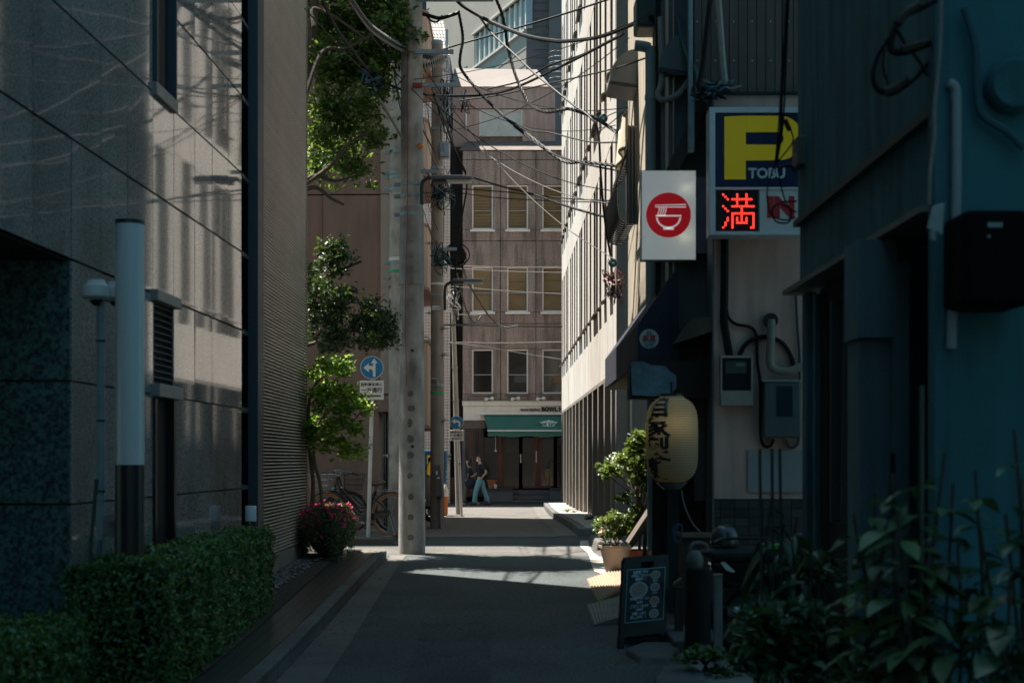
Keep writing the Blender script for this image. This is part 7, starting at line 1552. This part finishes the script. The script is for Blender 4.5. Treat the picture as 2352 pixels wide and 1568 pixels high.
# ================================================================ OVERHEAD CABLES
OG = 'thin overhead wires across the lane'
wire_labels = iter(['thin wire branching from the twisted drop towards the towel', 'thin wire sagging below the twisted drop across the fins', 'upper of two fine wires level with the top lamp', 'lower of two fine wires level with the top lamp',
    'fine grey wire across the heads of the middle amber windows', 'fine grey wire across the middle of the middle amber windows', 'faint grey wire just above the middle window heads', 'fine grey wire just above the lowest window row', 'short grey wire stub behind the slender pole', 'pale wire slanting down over the lowest windows',
    'long dark wire climbing from the corner pole past the tower', 'dark wire rising from the sagging cable to the vent hood', 'thin wire rising across the fins to the teal cable', 'hair-thin wire crossing the evergreen crown to the corner pole', 'short dark wire through the evergreen crown', 'dark jumper hanging from the red crossarm sleeve', 'short black jumper loop below the top crossarm', 'thin beige tie wire from the blue ring insulator to the wall', 'thin black tie wire below the blue ring insulator'])
def oc(pts, r, m=cabk, label=None, group=None): return cable(pts, r, m, label or next(wire_labels), group=None if label else OG, name='overhead_cable')
oc([(733, -20, 14), (769, 59, 15.5), (809, 115, 17), (845, 161, 18.5), (865, 178, 19.3), (908, 201, 20), (957, 214, 20.5), (1040, 221, 22), (1155, 211, 22), (1280, 157, 20), (1431, 79, 17)], .020, cabk, 'thick black cable sagging from the tree past the corner pole')
oc([(1043, -5, 19.9), (1066, 16, 19.9), (1122, 48, 19.6), (1175, 71, 19), (1221, 86, 18.4), (1263, 93, 18), (1300, 95, 17.5), (1373, 86, 16.6), (1439, 62, 15.6), (1519, 26, 14), (1552, 4, 13.2)], .025, cabk, 'heaviest black cable swinging over to a blue insulator')
def helix(pts, r, turns, rc, m, parent):
    sp_ = spline([P(*p) for p in pts], 12); n = len(sp_); M_ = turns * 10; out = []
    for i in range(M_ + 1):
        f = i / M_ * (n - 1); j = min(n - 2, int(f)); c = sp_[j].lerp(sp_[j + 1], f - j); t = 2 * math.pi * turns * i / M_
        out.append(c + Vector((0, math.cos(t), math.sin(t))) * r)
    mk('spiral_wrap', MB().tube(out, rc, 4), m, parent)
def wrapped(pts, lab, turns, m2=cabg, r=.05):
    o = thing('spiral_cable', P(*pts[0]), lab, 'cable')
    mk('core', MB().tube(spline([P(*p) for p in pts], 8), .02, 6), cabk, o, smooth=True); helix(pts, r, turns, .008, m2, o)
wrapped([(802, -5, 15), (848, 59, 17), (891, 92, 18.5), (934, 115, 19.8), (993, 132, 20)], 'grey spiral-wrapped cable passing in front of the evergreen crown', 60)
wrapped([(911, 156, 19.9), (957, 154, 19.9), (1000, 143, 19.9), (1026, 130, 19.9)], 'pale spiral-wrapped jumper sagging beside the corner pole', 22, mat('pale_spiral', (.6, .57, .52), .5), .06)
def twisted(pts, lab, r, m, n=3, turns=14):
    o = thing('twisted_cable', P(*pts[0]), lab, 'cable'); sp_ = spline([P(*p) for p in pts], 10); N_ = len(sp_)
    for k in range(n):
        out = []
        for i in range(N_):
            t = 2 * math.pi * (turns * i / N_ + k / n); d = (sp_[min(i + 1, N_ - 1)] - sp_[max(i - 1, 0)]).normalized(); a = d.cross(Vector((0, 1, 0))).normalized(); b = d.cross(a); out.append(sp_[i] + (a * math.cos(t) + b * math.sin(t)) * r)
        mk('strand', MB().tube(out, r * .95, 5), m if k else (cabr if m is cabk and k == 0 and False else m), o, smooth=True)
twisted([(1053, 26, 19.9), (1063, 86, 19.9), (1057, 130, 19.8), (1059, 158, 19.8), (1089, 198, 19.6), (1122, 234, 19.4), (1165, 274, 19), (1221, 316, 18.4), (1292, 369, 17.8), (1340, 372, 17.2), (1420, 381, 16.4)], 'twisted black service drop falling from the top crossarm', .0125, cabk, 3, 22)
twisted([(1138, -5, 19.8), (1155, 40, 19.8), (1168, 115, 19.8), (1185, 175, 19.6), (1204, 218, 19.4), (1221, 244, 19.2), (1254, 257, 18.8), (1292, 252, 18.2), (1311, 251, 17.8), (1366, 271, 17.2), (1417, 304, 16.6)], 'thick twisted cable looping in mid lane before the pale fins', .0125, mat('mixed_cable', (.022, .02, .018), .6, spec=.2), 3, 16)
oc([(1102, 40, 19.8), (1132, 79, 19.5), (1175, 119, 19), (1227, 168, 18.4), (1263, 198, 18), (1318, 242, 17.4), (1355, 269, 17), (1374, 304, 16.9), (1380, 403, 16.8), (1388, 494, 16.8), (1400, 574, 16.8), (1408, 605, 16.8)], .014, cabk, 'dark drop cable hanging down in front of the pale fins')
oc([(1165, 274, 19), (1221, 300, 18), (1263, 305, 17.6), (1354, 326, 17), (1417, 327, 16.5)], .010)
oc([(1180, 290, 19), (1263, 350, 17.6), (1354, 379, 17), (1420, 392, 16.5)], .012)
oc([(1033, 432, 27), (1150, 440, 25), (1292, 455, 22), (1420, 462, 18)], .010)
oc([(1033, 440, 27), (1150, 455, 25), (1292, 462, 22), (1420, 466, 18)], .008)
oc([(1089, 409, 27), (1155, 429, 25), (1221, 445, 23), (1292, 470, 20), (1347, 487, 18), (1415, 504, 16.5)], .017, cabk, 'sloping black cable under the upper street lamp')
for a, b in (((1031, 616), (1290, 626)), ((1032, 657), (1290, 675)), ((1032, 610), (1290, 613)), ((1032, 786), (1290, 785)), ((1053, 722), (1113, 721))):
    oc([(*a, 40), ((a[0] + b[0]) / 2, (a[1] + b[1]) / 2 + 2, 42), (*b, 43)], .014, cabg)
oc([(1032, 787, 36), (1111, 796, 38), (1200, 811, 40), (1290, 825, 42)], .012, cabg)
oc([(1000, 747, 30), (1053, 746, 34), (1188, 749, 40), (1290, 750, 43)], .022, cabk, 'level black cable along the far cross street')
oc([(911, 155, 20), (1033, 109, 21), (1112, 86, 21), (1284, 36, 20), (1400, -2, 19)], .014)
oc([(1120, 205, 22), (1200, 185, 21), (1263, 150, 20), (1336, 126, 19), (1431, 79, 17.4)], .012)
oc([(1050, 232, 23), (1150, 218, 22), (1263, 192, 20), (1398, 161, 17), (1468, 139, 15.4), (1578, 97, 13.5)], .010)
oc([(871, 227, 19), (908, 290, 19.6), (947, 356, 19.9), (987, 404, 19.9)], .018, cabg, 'brown stay wire slanting down to the upper lamp bracket')
oc([(700, 20, 13), (769, 96, 15), (838, 165, 17.5), (905, 215, 19.8)], .007)
oc([(850, 80, 17), (880, 115, 18.5), (911, 145, 19.8)], .008)
oc([(997, 218, 20), (1023, 280, 24), (1043, 340, 26), (1069, 396, 26.5)], .026, cabk, 'stout black cable dropping behind the terminal box')
oc([(1069, 396, 26.5), (1072, 430, 26.6), (1066, 470, 26.7), (1050, 560, 27), (1046, 640, 27.5), (1043, 700, 30)], .016, cabk, 'frayed black cable trailing past the coiled loops')
wrapped([(1062, 612, 27.4), (1076, 650, 29), (1100, 691, 31), (1129, 732, 33), (1158, 752, 36), (1191, 748, 40)], 'grey rope-like cable sagging past the amber windows', 45, cabg, .03)
wrapped([(1049, 623, 27.4), (1059, 670, 29), (1073, 717, 31), (1090, 742, 33), (1105, 726, 36)], 'short hooked spiral cable below the lower street lamp', 30, cabg, .03)
oc([(905, 168, 20), (920, 250, 20), (935, 270, 20.3), (945, 275, 20.5), (955, 255, 20.8)], .010, cabg, 'pale looped jumper wire on the face of the corner pole')
oc([(957, 216, 20), (960, 260, 20), (972, 300, 22), (1000, 352, 26)], .014, cabk)
oc([(957, 28, 19.9), (985, 36, 19.9), (1010, 42, 19.9), (1040, 34, 19.9), (1056, 28, 19.9)], .026, cabk, 'bundle of black jumpers sagging beneath the top crossarm')
oc([(975, 30, 19.9), (990, 48, 19.9), (1005, 50, 19.9), (1016, 36, 19.9)], .014, cabk)
# coils and tangles
rng2 = np.random.default_rng(5)
o = thing('cable_coil', P(1050, 588, 27.3), 'coiled loops of black cable hung behind the brown pole', 'cable')
for k in range(9):
    c = P(1049 + rng2.normal(0, 4), 588 + rng2.normal(0, 4), 27.2 + .03 * k); ra, rb_ = .17 + .05 * rng2.random(), .15 + .06 * rng2.random(); ph_ = rng2.random() * 3
    mk('loop', MB().tube([c + Vector((ra * math.cos(t) * math.cos(ph_ * .3) - rb_ * math.sin(t) * .2, 0, rb_ * math.sin(t))) for t in [2 * math.pi * i / 24 for i in range(25)]], .011, 5), cabk, o, smooth=True)
def tangle(name, lab, u, v, Y, su, sv, n, r, ms):
    o = thing(name, P(u, v, Y), lab, 'cable')
    for k in range(n):
        pts = [P(u + rng2.normal(0, su), v + rng2.normal(0, sv), Y + rng2.normal(0, .06)) for _ in range(5)]
        mk('wire', MB().tube(spline(pts, 5), r * (.6 + .8 * rng2.random()), 4), ms[k % len(ms)], o, smooth=True)
    return o
tealc = mat('teal_wire', (.02, .10, .12), .5)
tangle('wire_tangle', 'tangle of teal and black wires on the brown pole below the lamp', 1012, 440, y3 - .2, 17, 22, 26, .009, [cabk, tealc, cabk, cabg])
tangle('wire_tangle', 'small black wire tangle at the coil bracket of the brown pole', 1012, 598, y3 - .2, 12, 14, 14, .009, [cabk, tealc])
tangle('wire_tangle', 'bright wire tangle around the top of the slender pole', 1043, 695, y4 - .1, 9, 16, 18, .012, [galv, cabk, whitef])
tangle('wire_tangle', 'wire tangle on the cream wall edge above the navy awning', 1410, 655, 16.6, 14, 24, 22, .007, [cabk, cabg, cabb, cabr])
tangle('wire_tangle', 'wire tangle below the brown siding above the P sign', 1640, 205, 12.1, 22, 12, 22, .008, [cabk, tealc, cabg])
tangle('wire_tangle', 'dangling wire ends near the top of the brown pole', 1025, 250, y3 - .2, 10, 45, 20, .008, [cabk, galv])
tangle('wire_tangle', 'looped wire ends hanging before the curtained window', 1072, 240, 25, 8, 14, 9, .008, [cabk, cabr, cabg])
tangle('wire_tangle', 'blue-black clamp tangle where the thick cable meets the tree', 853, 185, 19, 10, 14, 14, .014, [cabk, tealc])
oc([(1649, -5, 12.1), (1657, 110, 12.1), (1661, 160, 12.1), (1666, 205, 12.1)], .030, cabb, 'beige conduit rising in front of the brown siding')
oc([(1632, -5, 12.0), (1622, 80, 12.0), (1614, 150, 12.0), (1603, 200, 12.0)], .022, cabk, 'black conduit crossing the brown siding at a slant')
oc([(1552, 4, 13.2), (1558, 40, 12.9), (1566, 90, 12.7), (1580, 130, 12.5), (1600, 165, 12.3), (1605, 195, 12.2)], .014, mat('teal_cable', (.025, .10, .13), .45), 'teal cable with taped joints beside the corner trim')
for (u_, v_, Y, lab) in ((1551, 6, 13.15, 'blue ring insulator at the end of the heaviest cable'), (1386, 272, 16.9, 'blue ring insulator on the wire before the towel'), (1408, 604, 16.8, 'teal insulator at the foot of the dark drop cable')):
    c = P(u_, v_, Y); o = thing('insulator', c, lab, 'insulator')
    mk('body', MB().torus(c, .032, .022, 'y', 20, 8), mat('insulator_blue', (.02, .12, .16), .25) if 'insulator_blue' not in MATS else MATS['insulator_blue'], o, smooth=True); mk('eye', MB().lathe([(.018, -.02), (.018, .02)], c, 12, 'y'), whitef, o)
oc([(1386, 272, 16.9), (1405, 262, 16.7), (1430, 252, 16.4)], .006, cabb)
oc([(1366, 310, 17.4), (1400, 285, 16.9), (1432, 258, 16.4)], .006, cabk)

# finer wires around the poles: sagging spans between pole heads and walls
wl = 'hair-thin black wire in the dense web around the pole heads'
ends_l = [(905, 170, 20), (925, 195, 20), (957, 130, 20), (960, 205, 20), (1000, 150, 28), (1015, 200, 28), (1020, 300, 28), (1012, 400, 28), (1010, 450, 28), (1020, 595, 28), (1018, 560, 28), (957, 30, 20), (850, 180, 19), (940, 345, 20)]
ends_r = [(1415, 300, 16.6), (1420, 380, 16.5), (1416, 500, 16.5), (1412, 600, 16.6), (1430, 250, 16.4), (1436, 80, 17), (1460, 60, 15.5), (1520, 30, 14), (1418, 440, 16.5)]
for k in range(7):
    a = ends_l[k % len(ends_l)]; b = ends_r[(k * 5 + 2) % len(ends_r)]
    j = lambda p: (p[0] + rng2.normal(0, 5), p[1] + rng2.normal(0, 8), p[2])
    a, b = j(a), j(b); sag = 25 + 40 * rng2.random()
    pts = [P(*[a[i] * (1 - t) + b[i] * t + (sag * 4 * t * (1 - t) if i == 1 else 0) for i in range(3)]) for t in (0, .25, .5, .75, 1)]
    mk('overhead_cable', MB().tube(spline(pts, 5), .0045 + .004 * rng2.random(), 4), cabk, None, wl, 'cable', 'web of fine wires around the pole heads', smooth=True)
for k in range(9):
    a = ends_l[(k * 3) % len(ends_l)]; b = ends_l[(k * 3 + 4) % len(ends_l)]; sag = 18 + 45 * rng2.random()
    pts = [P(*[a[i] * (1 - t) + b[i] * t + (sag * 4 * t * (1 - t) if i == 1 else 0) for i in range(3)]) for t in (0, .3, .6, 1)]
    mk('overhead_cable', MB().tube(spline(pts, 5), .006, 4), cabk, None, 'short slack wire slung from pole to pole', 'cable', 'slack wires between the poles', smooth=True)

# ================================================================ BLOCKS ADDED BEHIND THE VIEWPOINT to dim the near lane (seen only in reflections)
def backblock(x0, x1, y0, y1, h_, m, label, face):
    o = thing('city_building', ((x0 + x1) / 2, (y0 + y1) / 2, 0), label, 'building')
    mk('wall', MB().box(x0, x1, y0, y1, 0, h_), m, o); mk('parapet', MB().box(x0 - .05, x1 + .05, y0 - .05, y1 + .05, h_, h_ + .6), m, o)
    for r_ in range(int(h_ / 3.2)):
        z = 1.0 + r_ * 3.2
        for k in range(int((x1 - x0) / 2.2) if face == 'y' else int((y1 - y0) / 2.2)):
            if face == 'y': x = x0 + .5 + k * 2.2; mk('window', MB().box(x, x + 1.3, y1, y1 + .03, z, z + 1.5), fgl, o)
            else:
                y = y0 + .5 + k * 2.2; xx = x1 if face == 'x' else x0
                mk('window', MB().box(xx - (.03 if face == '-x' else 0), xx + (0 if face == '-x' else .03), y, y + 1.3, z, z + 1.5), fgl, o)
backblock(-16, 16, -48, -38, 13, brownc, 'brown office block closing the lane behind the viewpoint', 'y')
backblock(-14, -3.0, -12.5, 2.85, 12, granite_r, 'dark stone block beside the viewpoint before the office building', 'x')
backblock(4.4, 12, -12.5, 5.4, 8, grim, 'blue-grey block behind the shaded house', '-x')
